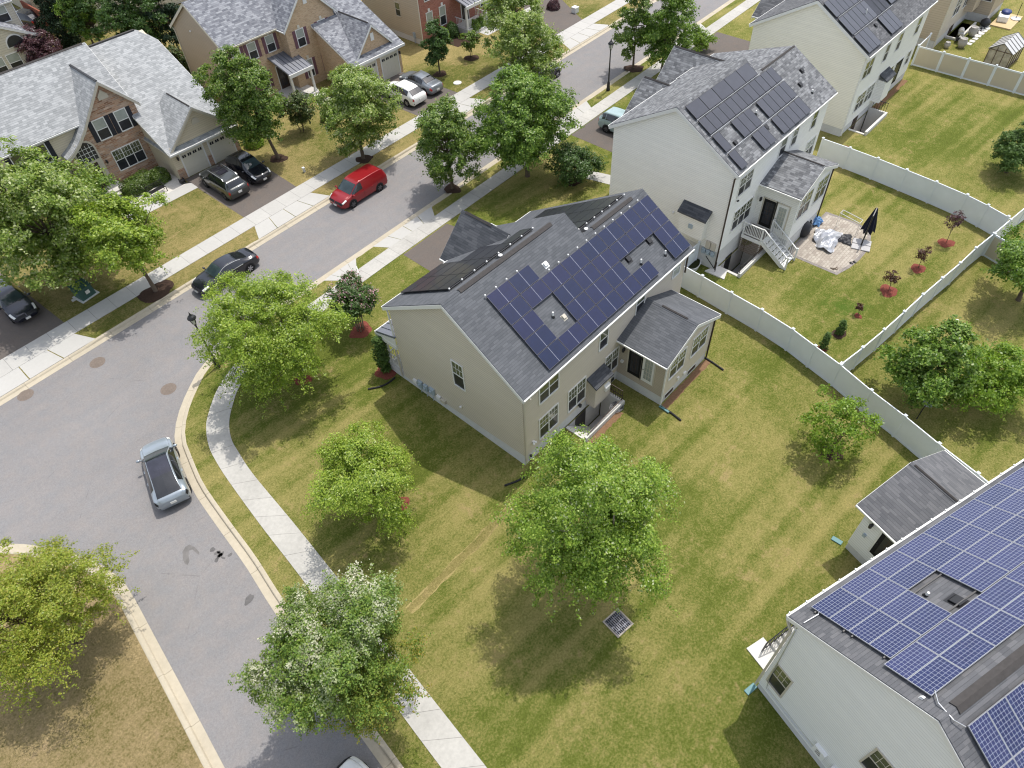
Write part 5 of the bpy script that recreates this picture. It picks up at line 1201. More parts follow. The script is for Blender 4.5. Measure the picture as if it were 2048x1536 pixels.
T('maple_tree', 'large tree with silvery white upper leaves over the sidewalk at the bottom', 'tree', G(678,1316,4.6), 5.1, 3.15, 4.0, 120000, .092, m_maple, 14, None, 'round', 60, .24, .4, (0,0), .17, 1, None, .5)
T('honey_locust', 'yellow-green tree on the dry lawn at the lower left edge', 'tree', G(66,1210,4.0), 4.0, 3.2, 3.1, 70000, .092, m_yell, 15, None, 'lobed', 42, .26, .4, (0,0), .13, 2, None, .6, .15)
T('young_tree', 'thin airy young tree against the white fence behind the corner house', 'tree', G(1662,905), 2.5, 2.15, 1.7, 5200, .14, m_lime, 16, None, 'lobed', 26, .24, .35, (-.1,.2), .06, 2, None, .5, .1)
T('maple_tree', 'dense bright green pointed tree right behind the white back fence', 'tree', G(1820,800), 3.0, 2.25, 2.9, 20000, .17, m_mid, 17, None, 'oval', 40, .27, .3, (0,0), .11, 1, 'trees behind the back fence', .5)
T('locust_tree', 'low spreading green tree at the right edge behind the white back fence', 'tree', G(1962,812), 2.2, 2.6, 1.5, 15000, .15, m_lime, 18, None, 'lobed', 34, .25, .3, (.2,.2), .09, 2, 'trees behind the back fence', .5, .15)
T('locust_tree', 'leaning green tree cut by the right edge below the fence corner', 'tree', G(2036,600), 3.3, 2.6, 1.9, 15000, .16, m_mid, 19, None, 'lobed', 34, .26, .3, (-.6,.5), .14, 1, 'trees behind the back fence', .5, .1)
T('evergreen_tree', 'dark bushy evergreen standing on the dry lawn by the right edge', 'tree', G(2012,345), 2.1, 1.75, 1.95, 14000, .15, m_pineg, 20, None, 'oval', 36, .3, .3, (0,0), .1, 1, None, .4)
T('street_tree', 'bright green street tree with a bare trunk in the verge left of the black sedan', 'tree', G(312,583), 5.0, 3.0, 2.7, 30000, .17, m_birch, 21, None, 'lobed', 38, .28, .4, (-.1,.3), .15, 1, 'street trees', .6, .1)
T('maple_tree', 'big dense green tree at the left edge, over the dark car in the driveway', 'tree', G(78,440,5.8), 5.8, 4.7, 5.2, 60000, .19, m_paleleaf, 22, None, 'round', 60, .25, .35, (0,0), .2, 1, None, .6)
T('crepe_myrtle', 'broad dark green bush in front of the arched doorway', 'shrub', (12.2,59.4), 1.7, 2.2, 1.6, 13000, .15, m_mid, 23, None, 'vase', 30, .3, .3, (0,0), .06, 3, None, .7)
T('zelkova_tree', 'tall wind-swept dark green tree between the two house fronts', 'tree', G(557,317), 6.0, 2.9, 4.6, 42000, .17, m_street, 24, None, 'vase', 50, .27, .35, (-1.0,.6), .16, 1, 'street trees', .5, .2)
T('crepe_myrtle', 'dark reddish green bush at the porch of the tan brick house', 'shrub', G(606,264), 2.2, 1.6, 1.7, 9000, .15, m_hedged, 25, None, 'vase', 26, .3, .3, (0,0), .06, 3, None, .6)
T('linden_tree', 'round tree with pale green top in the verge above the red van', 'tree', G(727,318), 4.6, 3.25, 3.8, 40000, .17, m_paleleaf, 26, None, 'oval', 50, .26, .35, (.2,0), .16, 1, 'street trees', .6)
T('street_tree', 'upright mid green street tree between the road and the sidewalk', 'tree', G(905,378), 4.5, 2.6, 3.6, 32000, .16, m_street, 27, None, 'oval', 44, .26, .35, (0,0), .13, 1, 'street trees', .6)
T('maple_tree', 'big rounded deep green tree in the middle of the street row', 'tree', G(1055,352), 5.0, 3.7, 4.4, 60000, .17, m_mid, 28, None, 'round', 66, .23, .35, (-.1,0), .18, 1, 'street trees', .6)
T('willow_oak', 'soft pale green tree directly behind the big rounded one', 'tree', G(1052,108,4.6), 4.8, 3.0, 4.0, 28000, .17, m_paleleaf, 29, None, 'oval', 40, .28, .3, (0,0), .14, 1, 'street trees', .7)
T('willow_oak', 'pale green tree cut by the top edge beside the far driveway', 'tree', G(1022,35,5.0), 5.0, 2.9, 4.0, 22000, .19, m_paleleaf, 30, None, 'oval', 36, .28, .3, (0,0), .14, 1, 'street trees', .7)
T('holly_bush', 'wide dark bush below the big rounded tree, beside the white wall', 'shrub', G(1150,362), 1.7, 2.15, 1.4, 14000, .14, m_deep, 31, None, 'round', 34, .28, .3, (0,.1), .08, 3, None, .6)
T('hornbeam_tree', 'dark narrow oval tree on the lawn beside the grey sedan', 'tree', G(880,148), 3.0, 1.3, 2.4, 14000, .15, m_deep, 32, None, 'oval', 34, .3, .3, (0,0), .09, 1, None, .5)
T('young_tree', 'small shrubby tree on the lawn in front of the white porch', 'tree', G(943,115), 1.7, 1.0, 1.1, 4000, .14, m_street, 33, None, 'vase', 18, .3, .3, (0,0), .06, 2, None, .5)
T('street_tree', 'slim open street tree beside the far street lamp', 'tree', G(1266,137), 4.6, 1.9, 3.5, 14000, .17, m_street, 34, None, 'oval', 28, .29, .35, (-.2,0), .11, 1, 'street trees', .6)
T('street_tree', 'fuller light green street tree right of the far street lamp', 'tree', G(1322,152), 4.6, 2.55, 4.1, 28000, .17, m_mid, 35, None, 'oval', 42, .27, .35, (.1,0), .13, 1, 'street trees', .6)
T('round_shrub', 'small round light green shrub behind the grey hip roof', 'shrub', G(1402,100), 1.0, 1.15, .95, 5000, .14, m_lime, 36, None, 'round', 18, .34, .2, (0,0), .05, 2, None, .5)
T('plum_tree', 'purple leaved plum tree at the top left corner', 'tree', G(80,92,2.2), 2.2, 2.2, 2.1, 15000, .16, m_plum, 37, None, 'round', 38, .26, .3, (-.2,0), .1, 2, None, .6)
T('spruce_tree', 'tall dark spruce beside the purple plum tree', 'tree', G(140,92), 5.0, 2.5, 5.0, 22000, .2, m_needle, 38, None, 'cone', 60, .26, .3, (0,0), .16, 1, 'trees behind the grey roofed house', .3)
T('evergreen_tree', 'green tree in front of the dark row, right of the tall spruce', 'tree', G(192,98), 3.8, 1.9, 3.6, 15000, .18, m_mid, 39, None, 'oval', 36, .27, .3, (0,0), .12, 1, 'trees behind the grey roofed house', .4)
for k, (px, py, z, r, rz_, mm, lb) in enumerate(((245,30,4.2,2.4,4.0,m_deep,'dark green tree behind the ridge of the grey roof, left of the hidden window'), (292,25,4.4,2.6,4.2,m_deep,'dark green tree at the top edge above the grey ridge'), (333,38,3.6,1.9,3.5,m_needle,'blackish evergreen filling the gap between the two big roofs'), (165,10,4.6,2.2,4.4,m_deep,'dark green tree at the top edge behind the tall spruce'), (352,128,2.0,1.3,1.9,m_hedged,'dark shrub in the gap below the taupe side wall'))):
    T('evergreen_tree', lb, 'tree', G(px, py, z), z, r, rz_, 11000, .2, mm, 50+k, None, 'oval', 32, .28, .3, (0,0), .13, 1, 'trees behind the grey roofed house', .4)
T('crepe_myrtle', 'pink flowering crepe myrtle on a red mulch ring', 'tree', G(722,661), 2.75, 1.75, 1.05, 13000, .13, m_deep, 60, m_barkpale, 'vase', 34, .26, .3, (0,.1), .085, 5, None, .7, 0, (m_pink, 130, .075))
T('arborvitae', 'narrow dark green arborvitae by the front porch corner', 'shrub', G(772,742), 1.45, .42, 1.4, 6500, .11, m_pineg, 61, None, 'column', 34, .55, .3, (0,0), .05, 1, None, .3)
for px, py, h, r, m, lb in ((1892,486,2.6,.65,m_plum,'taller purple sapling nearest the fence corner'), (1836,537,1.75,.5,m_redleaf,'middle dark red sapling of the row in the back yard'), (1777,582,1.6,.5,m_redleaf,'dark red sapling on the widest red mulch ring'), (1716,632,.95,.22,m_redleaf,'small reddish seedling beside the lush grass')):
    g = G(px, py); T('sapling', lb, 'sapling', g, h*.66, r, h*.36, int(420+r*900), .10, m, int(px), None, 'lobed', 9, .38, .2, (.1,.15), .022, 1, 'young trees planted along the back yard', .4)
for px, py, h, r, lb in ((1678,668,1.15,.38,'small olive conifer beside the lush grass'), (1645,697,1.25,.36,'small dark green conifer behind the white fence')):
    T('young_conifer', lb, 'sapling', G(px, py), h*.5, r, h*.5, 2400, .08, m_pineg, int(px), None, 'cone', 22, .34, .2, (0,0), .025, 1, 'young trees planted along the back yard', .3)
# hedges and shrubs near the house fronts
def bush(base, rx, ry, rz, n, leaf, mat, seed, label, name='shrub', cat='shrub', group=None, rot=0, box=0.0):
    rng = np.random.default_rng(seed); root = thing(name, label, cat, (base[0], base[1], 0), rot, group)
    d = rng.normal(size=(n, 3)); d[:, 2] = np.abs(d[:, 2])*1.2-.1
    p = 2+box*4; d /= (np.abs(d)**p).sum(1, keepdims=True)**(1/p)
    q = d*np.array([rx, ry, rz])*(1+.09*np.sin(d[:, 0:1]*5+seed)*np.cos(d[:, 1:2]*6))*rng.uniform(.82, 1.04, (n, 1))
    q[:, 2] = np.maximum(q[:, 2]+rz*.12, .05); me = leaves_mesh('foliage', q, d+rng.normal(size=(n, 3))*.55+np.array([0,0,.3]), leaf, mat, rng)
    o = bpy.data.objects.new('foliage', me); COL.objects.link(o); setp(o, root)
    b = MB()
    for i in range(5): a = i*1.3; b.tube([(0,0,0), (rx*.45*math.cos(a), ry*.45*math.sin(a), rz*.55), (rx*.7*math.cos(a), ry*.7*math.sin(a), rz*.9)], [.03, .02, .008], 5)
    b.build('stem', m_bark, root, loc=(0,0,0), uv=False); return root
bush(G(283,378), 1.5, .85, 1.05, 9000, .11, m_hedge, 71, 'clipped boxwood hedge before the triple window', 'hedge', 'hedge', None, R(8), .5)
bush(G(322,362), .85, .75, 1.0, 4500, .11, m_hedge, 72, 'rounded boxwood beside the garage side wall', 'hedge', 'hedge', None, 0, .2)
for k, (px, py, r, h) in enumerate(((950,62,.7,1.1), (962,55,.65,1.0), (978,45,.65,.95), (992,38,.6,.9))):
    bush(G(px, py), r, r, h, 2200, .12, m_mid, 80+k, ['round green shrub nearest the white porch', 'round green shrub second from the white porch', 'round green shrub third from the white porch', 'round green shrub farthest from the white porch'][k], 'shrub', 'shrub', 'shrubs in the brick house bed')
for k, (px, py, r, h, m, lb) in enumerate(((905,72,.75,1.3,m_deep,'dark green shrub left of the white porch steps'), (888,82,.7,1.3,m_lime,'yellow-green shrub left of the dark one at the brick house'), (510,290,.9,1.1,m_lime,'light green shrub beside the garage corner of the stone house'), (120,60,.9,1.2,m_lime,'light green shrub by the reddish wall at the top left'), (655,240,.6,1.0,m_hedged,'low dark shrub under the brick house window'))):
    bush(G(px, py), r, r, h, 2600, .12, m, 90+k, lb)
bush(G(1107,17), .75, .75, .85, 2400, .12, m_plum, 97, 'round purple-brown bush on the far green lawn')
b = bush(G(957,62), .28, .28, .5, 500, .1, leaf_mat('red_orange_bloom', [(.5,.09,.04),(.62,.2,.06),(.12,.16,.03)], None), 98, 'pot of red and orange flowers by the porch', 'flower_pot', 'flower pot')
# ---------------------------------------------------------------- vehicles
def _cr(P, t):
    """Catmull-Rom along the first axis"""
    n = len(P)-1; i = min(int(t), n-1); f = t-i; a, b, c, d = P[max(i-1, 0)], P[i], P[i+1], P[min(i+2, n)]
    return .5*((2*b)+(c-a)*f+(2*a-5*b+4*c-d)*f*f+(3*b-a-3*c+d)*f**3)
# x (0 rear..1 front), bottom, belt, top, width, roof width
KIND = {
 'sedan': dict(st=[(0,.36,.66,.78,.78,.58),(.025,.26,.84,1.0,.92,.70),(.09,.2,.92,1.07,.98,.74),(.17,.2,.94,1.10,1,.73),(.31,.2,.95,1.37,1,.64),(.44,.2,.95,1.45,1,.63),(.57,.2,.94,1.42,1,.64),(.73,.2,.92,1.04,1,.76),(.87,.2,.82,.93,.98,.78),(.96,.24,.68,.80,.9,.70),(1,.34,.50,.60,.74,.56)], rw=(3.05,4.0), ws=(6.1,6.97), sw=[(3.75,5.05),(5.12,6.75)]),
 'suv': dict(st=[(0,.42,.88,1.02,.86,.70),(.018,.3,1.0,1.16,.95,.74),(.04,.24,1.04,1.22,.98,.74),(.10,.22,1.07,1.60,1,.66),(.2,.22,1.07,1.70,1,.66),(.42,.22,1.06,1.73,1,.66),(.58,.22,1.05,1.68,1,.67),(.73,.22,1.02,1.16,1,.78),(.88,.22,.95,1.06,.98,.80),(.965,.28,.80,.93,.92,.74),(1,.38,.60,.72,.78,.60)], rw=(2.08,2.97), ws=(6.1,6.97), sw=[(2.85,3.7),(3.78,5.0),(5.07,6.75)]),
 'wagon': dict(st=[(0,.40,.80,.92,.84,.68),(.02,.28,.95,1.10,.94,.74),(.05,.22,1.0,1.18,.98,.74),(.17,.2,1.02,1.50,1,.66),(.28,.2,1.01,1.60,1,.66),(.45,.2,1.0,1.63,1,.66),(.58,.2,.99,1.58,1,.67),(.74,.2,.97,1.10,1,.77),(.88,.2,.87,.98,.98,.79),(.965,.25,.72,.84,.9,.72),(1,.36,.54,.64,.75,.58)], rw=(2.08,3.0), ws=(6.1,6.97), sw=[(3.1,4.9),(4.97,6.75)]),
 'coupe_suv': dict(st=[(0,.40,.80,.90,.82,.62),(.02,.28,.98,1.08,.94,.72),(.06,.22,1.02,1.16,.99,.74),(.13,.2,1.04,1.30,1,.70),(.28,.2,1.02,1.51,1,.66),(.45,.2,1.0,1.60,1,.65),(.58,.2,.98,1.55,1,.66),(.76,.2,.95,1.08,1,.77),(.9,.2,.85,.97,.97,.78),(.97,.25,.70,.83,.88,.68),(1,.36,.54,.62,.70,.52)], rw=(1.75,4.06), ws=(6.0,6.97), sw=[(3.3,5.0),(5.05,6.8)]),
 'van': dict(st=[(0,.38,.95,1.10,.88,.74),(.015,.28,1.06,1.30,.96,.76),(.03,.22,1.10,1.45,.99,.76),(.08,.2,1.10,1.70,1,.74),(.25,.2,1.09,1.76,1,.74),(.45,.2,1.08,1.76,1,.74),(.62,.2,1.06,1.70,1,.72),(.80,.2,1.02,1.16,1,.80),(.90,.2,.92,1.04,.98,.80),(.97,.26,.78,.88,.92,.74),(1,.36,.58,.68,.78,.6)], rw=(2.05,2.9), ws=(6.08,6.97), sw=[(5.55,6.8)]),
}
m_wind = glass_mat('car_windscreen', (.022,.034,.038), .03, .45); m_cglass = glass_mat('car_side_glass', (.010,.011,.013), .06, .8)
m_rim = plain('alloy_rim', (.5,.5,.52), .35, .5, .7, .1); m_rimd = plain('dark_alloy_rim', (.14,.14,.15), .4, .5, .6, .1)
m_lamp = plain('clear_headlamp', (.75,.75,.72), .12, .8); m_tail = plain('red_tail_lamp', (.42,.02,.015), .2, .6); m_plate = plain('licence_plate', (.75,.74,.70), .5)
m_plast = plain('black_car_plastic', (.02,.02,.022), .6, .3); m_bright = plain('bright_window_trim', (.62,.61,.57), .25, .6, .7)
def car(name, label, kind, paint_m, x, y, z, head, L, W, H, rim=None, roof_m=None, cat='car', group=None, tail=True, trim=None, wheels=.345):
    K = KIND[kind]; st = K['st']; hw = W/2; Hs = H/max(s[3] for s in st)
    ctrl = []
    for (u, zb, zl, zt, ws, wt) in st:
        w = hw*ws; X = (u-.5)*L; zl *= Hs; zt *= Hs; t = hw*wt
        ctrl.append([(X, w*.82, zb), (X, w*.965, zb+.10), (X, w, zb+.5*(zl-zb)), (X, w*.955, zl), (X, t, zt-.055), (X, t*.84, zt-.012), (X, 0, zt)])
    A = np.array(ctrl)
    # bow the ends in plan so that bumpers and screens are curved
    for i in range(len(st)):
        for j in range(7):
            f = 1-(A[i, j, 1]/hw)**2
            if i < 4: A[i, j, 0] -= .07*f*(4-i)/4
            if i > 5: A[i, j, 0] += .15*f*(i-5)/5
    def S(u, v): return _cr(np.array([_cr(A[k], v) for k in range(max(0, int(u)-2), min(len(st), int(u)+4))]), u-max(0, int(u)-2))
    def Nrm(u, v):
        e = .02; du = S(min(u+e, len(st)-1), v)-S(max(u-e, 0), v); dv = S(u, min(v+e, 6))-S(u, max(v-e, 0)); n = np.cross(du, dv); l = np.linalg.norm(n); n = n/l if l > 1e-9 else np.array([0, 0, 1.]); return n if n[1]+n[2]*2 > 0 else -n
    root = thing(name, label, cat, (x, y, z), head, group)
    us = np.linspace(0, len(st)-1, (len(st)-1)*4+1); vs = np.linspace(0, 6, 19)
    b = MB(); grid = [[S(u, v) for v in vs] for u in us]; nv = len(vs)
    for i, row in enumerate(grid):
        b.v += [tuple(p) for p in row] + [(p[0], -p[1], p[2]) for p in row[-2::-1]]
    m = 2*nv-1
    for i in range(len(us)-1):
        for j in range(m-1): b.f.append([i*m+j, i*m+j+1, (i+1)*m+j+1, (i+1)*m+j]); b.m.append(0)
        b.f.append([i*m+m-1, i*m, (i+1)*m, (i+1)*m+m-1]); b.m.append(1)
    b.f.append(list(range(m))); b.m.append(0); e = (len(us)-1)*m; b.f.append(list(range(e, e+m))); b.m.append(0)
    b.build('body', [paint_m, m_plast], root, smooth=True, uv=False)
    def patch(nm, mat, u0, u1, v0, v1, off=.012, both=True, nu=8, nvv=6, mirror=False, parent=None):
        out = []
        def mk(sides):
            p = MB()
            for sg in sides:
                base = len(p.v)
                for i in range(nu+1):
                    u = u0+(u1-u0)*i/nu
                    for j in range(nvv+1):
                        v = v0+(v1-v0)*j/nvv; q = S(u, v)+Nrm(u, v)*off; p.v.append((q[0], q[1]*sg, q[2]))
                for i in range(nu):
                    for j in range(nvv): a = base+i*(nvv+1)+j; p.f.append([a, a+1, a+nvv+2, a+nvv+1]); p.m.append(0)
            return p.build(nm, mat, parent or root, smooth=True, uv=False)
        if mirror: return mk((1, -1))
        return [mk((s,)) for s in (1, -1)]
    patch('windscreen', m_wind, K['ws'][0], K['ws'][1], 4.25, 6, mirror=True)
    patch('rear_window', m_cglass, K['rw'][0], K['rw'][1], 4.75 if roof_m else 4.25, 6, mirror=True)
    for a, c in K['sw']:
        patch('side_window', m_cglass, a, c, 3.14, 3.9, .010)
    if trim: 
        for a, c in ((K['sw'][0][0], K['sw'][-1][1]),): patch('window_trim', trim, a, c, 3.02, 3.12, .014); patch('window_trim', trim, a, c, 3.92, 4.02, .014)
    if roof_m: patch('roof_panel', roof_m, K['rw'][1]-.04, K['ws'][0]+.04, 4.6, 6, .010, mirror=True)
    n = len(st)-1
    for o in patch('headlight', m_lamp, n-1.9, n-.75, 2.95, 3.9, .012, nu=4, nvv=3): pass
    for o in patch('taillight', m_plast if kind == 'coupe_suv' else m_tail, .25, 1.35, 2.45, 3.25, .012, nu=4, nvv=3): pass
    b = MB(); zb = st[-1][2]*Hs
    for us_ in {'sedan': (3.9, 5.1, 6.6), 'suv': (3.75, 5.05, 6.75), 'wagon': (3.6, 5.0, 6.75), 'coupe_suv': (3.7, 5.05, 6.8), 'van': (3.9, 5.5, 6.9)}[kind]: patch('door_seam', m_plast, us_, us_+.02, .9, 3.05, .004, nu=1, nvv=8)
    patch('bonnet_seam', m_plast, n-2.95, n-.95, 4.0, 4.04, .004, nu=8, nvv=1)
    p = S(n-.5, 3.0)
    patch('grille', m_plast, n-.75, n-.08, 3.0, 6 if False else 5.9, .012, mirror=True, nu=4) if kind not in ('coupe_suv',) else None
    patch('bumper', m_plast, n-.6, n, .3, 1.6, .010, mirror=True, nu=4); patch('bumper', m_plast, 0, .6, .3, 1.6, .010, mirror=True, nu=4)
    b = MB(); zp = st[0][2]*Hs*.92; xr = min(p[0] for p in b.v) if b.v else S(.25, 6)[0]; b.box(-L/2-.10, -L/2+.03, -.16, .16, zp-.10, zp+.05); b.box(L/2-.01, L/2+.16, -.16, .16, zb-.14, zb); b.build('licence_plate', m_plate, root, uv=False)
    cw = (st[7][0]-.5)*L-.12
    for sg in (1, -1):
        b = MB(); b.ball((cw, sg*(hw+.10), st[7][2]*Hs+.10), (.09, .13, .085), 10); b.bar((cw, sg*hw*.93, st[7][2]*Hs+.05), (cw, sg*(hw+.08), st[7][2]*Hs+.08), .05); b.build('wing_mirror', paint_m, root, smooth=True, uv=False)
    r = wheels
    for wx in (-L*.295, L*.305):
        for sg in (1, -1):
            a = MB(); a.cyl((wx, sg*(hw-.3), r+.03), (wx, sg*(hw+.004), r+.03), r+.065, None, 24); a.build('wheel_arch', m_plast, root, uv=False)
            t = MB(); t.tube([(wx, sg*(hw-.24), r), (wx, sg*(hw-.02), r), (wx, sg*(hw+.012), r)], [r, r, r*.94], 24); o = t.build('wheel', m_rubber, root, uv=False)
            d = MB(); d.cyl((wx, sg*(hw+.0), r), (wx, sg*(hw+.014), r), r*.68, None, 20, 1)
            for k in range(6):
                an = k*math.pi/3; q = Vector((wx+math.cos(an)*r*.36, sg*(hw+.02), r+math.sin(an)*r*.36)); d.obox(q, (math.cos(an)*r*.32, 0, math.sin(an)*r*.32), (-math.sin(an)*.032, 0, math.cos(an)*.032), (0, .01, 0))
            d.tube([(wx, sg*(hw+.010), r), (wx, sg*(hw+.022), r)], [r*.68, r*.66], 20) if False else None
            d.build('rim', [rim or m_rim, m_plast], o, uv=False)
    for sg in (1, -1):
        for dx in (-.14*L, .06*L):
            b = MB(); b.box(dx-.1, dx+.1, sg*(hw-.03), sg*(hw+.022), st[5][2]*Hs*.84, st[5][2]*Hs*.84+.035); b.build('door_handle', paint_m, root, uv=False)
    return root
p_silver = paint('ice_silver_paint', (.30,.345,.39), .3, .3); p_black = paint('black_paint', (.008,.009,.014), 0, .18); p_red = paint('red_paint', (.26,.008,.013), .1, .3, .5)
p_grey = paint('graphite_paint', (.055,.06,.06), .4, .3); p_white = paint('white_paint', (.80,.80,.78), 0, .3); p_steel = paint('steel_grey_paint', (.20,.22,.24), .4, .3); p_teal = paint('pale_teal_paint', (.34,.45,.45), .2, .3); p_navy = paint('dark_navy_paint', (.012,.015,.028), .2, .2)
m_roofblk = glass_mat('black_glass_roof', (.014,.014,.022), .08, .8)
PI = math.pi
car('crossover', 'pale silver-blue crossover with black glass roof parked against the curved kerb', 'coupe_suv', p_silver, 2.33, 30.38, -.13, R(73), 4.7, 1.86, 1.6, m_rimd, m_roofblk, 'car')
car('sedan', 'black sedan with bright window trim parked on the street beside the verge', 'sedan', p_black, 14.45, 43.0, -.13, PI+R(2), 4.85, 1.84, 1.44, m_rim, None, 'car', None, True, m_bright)
car('cargo_van', 'red van with windowless rear sides parked on the street', 'van', p_red, 27.35, 43.42, -.13, PI+R(2), 4.8, 1.96, 1.72, m_rimd, None, 'van')
c = car('suv', 'grey suv with sunroof parked nose-in before the left garage door', 'suv', p_grey, 20.75, 52.95, .0, PI*.5, 4.95, 1.95, 1.74, m_rimd, None, 'suv')
c = car('suv', 'black hatchback facing the street before the right garage door', 'wagon', p_black, 23.35, 53.2, .0, -PI*.5, 4.5, 1.84, 1.62, m_rimd, None, 'car')
car('wagon', 'white wagon parked nose-in on the brick house driveway', 'wagon', p_white, 40.45, 52.4, .0, PI*.5+R(1), 4.75, 1.88, 1.6, m_rim, None, 'car')
car('sedan', 'steel grey sedan beside the white wagon', 'sedan', p_steel, 43.0, 52.7, .0, PI*.5, 4.8, 1.82, 1.46, m_rim, None, 'car')
car('sedan', 'dark car half hidden under the big tree at the left edge', 'sedan', p_navy, 2.75, 52.1, .0, -PI*.5, 4.85, 1.84, 1.48, m_rimd, None, 'car')
car('suv', 'pale teal suv peeking out behind the grey front gable roof', 'suv', p_teal, 48.2, 31.9, .0, -PI*.5, 4.8, 1.9, 1.75, m_rimd, None, 'suv')
car('sedan', 'dark car mostly hidden behind the pale green tree on the far side of the street', 'sedan', p_black, 51.4, 44.4, -.13, R(2), 4.8, 1.84, 1.46, m_rim, None, 'car')
car('suv', 'black car in the yard at the top left corner', 'wagon', p_black, 24.9, 102.4, .0, PI*.62, 4.8, 1.9, 1.65, m_rimd, None, 'car')
car('sedan', 'silver white car cut by the bottom edge, only its bonnet showing', 'sedan', p_white, -.55, 8.6, -.13, PI*.5+R(3), 4.8, 1.84, 1.46, m_rim, None, 'car')
# roof details of the grey suv
def roof_detail(root, name, mat, boxes):
    b = MB(); 
    for q in boxes: b.box(*q)
    o = b.build(name, mat, root, uv=False); return o
for o in [q for q in COL.objects if q.get('label', '').startswith('grey suv')]:
    roof_detail(o, 'sunroof', m_roofblk, [(.05,.62,-.42,.42,1.70,1.752)]); roof_detail(o, 'sunroof', m_roofblk, [(-.75,-.1,-.42,.42,1.70,1.765)])
    b = MB()
    for s in (1,-1): b.tube([(-1.6,s*.66,1.66),(-1.4,s*.64,1.76),(.6,s*.63,1.77),(.8,s*.64,1.68)], .025, 6)
    b.build('roof_rail', m_alum, o, uv=False)
# ---------------------------------------------------------------- fences and small things
FENCES = 'vinyl privacy fence runs around the back yards'
def fence(label, posts, h=1.83, mp=None, mf=None, rail=.09):
    mp = mp or m_fence; mf = mf or m_fence
    root = thing('vinyl_fence', label, 'fence', (posts[0][0], posts[0][1], 0), 0, FENCES); OFF[root.name] = (posts[0][0], posts[0][1], 0)
    P = [Vector((p[0], p[1], 0)) for p in posts]
    for i, p in enumerate(P):
        d = (P[min(i+1, len(P)-1)]-P[max(i-1, 0)]).normalized(); n = Vector((-d.y, d.x, 0)); b = MB()
        b.obox(p+Vector((0,0,(h+.06)/2-.05)), d*.065, n*.065, (0,0,(h+.06)/2+.05)); b.obox(p+Vector((0,0,h+.075)), d*.09, n*.09, (0,0,.015))
        q = p+Vector((0,0,h+.09)); c = len(b.v)
        b.v += [tuple(q+d*s*.085+n*t*.085) for s, t in ((-1,-1),(1,-1),(1,1),(-1,1))]+[tuple(q+Vector((0,0,.07)))]
        for k in range(4): b.f.append([c+k, c+(k+1)%4, c+4]); b.m.append(0)
        b.build('post', mf, root)
    for a, c in zip(P, P[1:]):
        d = (c-a).normalized(); n = Vector((-d.y, d.x, 0)); L = (c-a).length; mid = (a+c)/2; b = MB()
        b.obox(mid+Vector((0,0,h/2+.02)), d*(L/2-.06), n*.018, (0,0,h/2-.06)); 
        k = max(2, int(L/.16))
        for z in (.10, h-.06): b.obox(mid+Vector((0,0,z)), d*(L/2-.06), n*.032, (0,0,rail/2+.02), 1)
        for s in (-1, 1): b.obox(mid+d*s*(L/2-.09)+Vector((0,0,h/2)), d*.028, n*.026, (0,0,h/2-.08), 1)
        b.build('panel', [mp, mf], root)
    return root
z = 1.9
def tops(l): return [G(x, y, z).xy for x, y in l]
fence('long curved white fence from the corner house down to the sunroom at the lower right', [tuple(p) for p in tops([(1352,521),(1405,550.6),(1463.4,584),(1524.6,618.3),(1586.8,657.3),(1631.3,690.7),(1682,728),(1743.5,779.4),(1811.4,830.7),(1879.3,886.2),(1957,945.8),(2030,1005)])])
fence('white fence dividing the back yards, running up to the right edge', [tuple(p) for p in tops([(1684,726),(1726.4,693.8),(1769.4,658),(1809.5,622.2),(1846.8,587.8),(1885.4,554.8),(1921.3,524.8),(1952.8,494.7),(1988.6,466),(2022,438),(2058,408),(2096,378)])])
fence('white fence behind the patio, curving from the white house to the yard corner', [tuple(p) for p in tops([(1646.7,275.7),(1701,294.5),(1756.9,315.4),(1814.4,338.4),(1874,362.4),(1935.6,388.5),(1977.4,409.4),(2018,432)])])
fence('almond panelled fence with white frames in front of the greenhouse', [tuple(p) for p in tops([(1862.5,66.8),(1838.2,90.3),(1888.6,103.4),(1939.7,116.5),(1994,130.2),(2047.7,144.6),(2105,160)])], 1.83, m_fencetan, m_fence)
fence('short almond fence leading right from the yard corner at the right edge', [tuple(p) for p in tops([(1990,466.5),(2034,492),(2080,519)])], 1.83, m_fencetan, m_fence)
fence('short white fence panel in the gap between the two white and beige houses', [(31.1,17.6),(33.0,17.6),(35.0,17.6),(36.95,17.6)])
# street lamps
def lamp(label, base):
    r = thing('street_lamp', label, 'street lamp', (base[0], base[1], 0), 0, 'black lantern street lamps')
    b = MB(); b.lathe([(.19,0),(.19,.12),(.15,.3),(.13,.75),(.085,.85),(.07,.95),(.06,2.6),(.05,3.75),(.08,3.8),(.09,3.86),(.05,3.92)], (0,0,0), 12); b.build('post', m_black, r, smooth=False, uv=False)
    b = MB(); b.lathe([(.09,3.9),(.13,3.98),(.21,4.35)], (0,0,0), 8, 0); g = b.build('lantern', plain('lantern_glass', (.55,.56,.5), .15, .6), r, uv=False)
    b = MB()
    for k in range(4): a = k*PI/2+.4; b.bar((.13*math.cos(a), .13*math.sin(a), 3.96), (.225*math.cos(a), .225*math.sin(a), 4.38), .03)
    b.lathe([(.27,4.35),(.27,4.39),(.20,4.5),(.10,4.58),(.06,4.66),(.035,4.74),(.01,4.85)], (0,0,0), 12); b.build('cap', m_black, r, uv=False)
    return r
lamp('black lantern street lamp rising beside the bright birch at the bend', G(379,628,4.7)); lamp('black lantern street lamp on the verge farther up the street', G(1222.5,80,4.7))
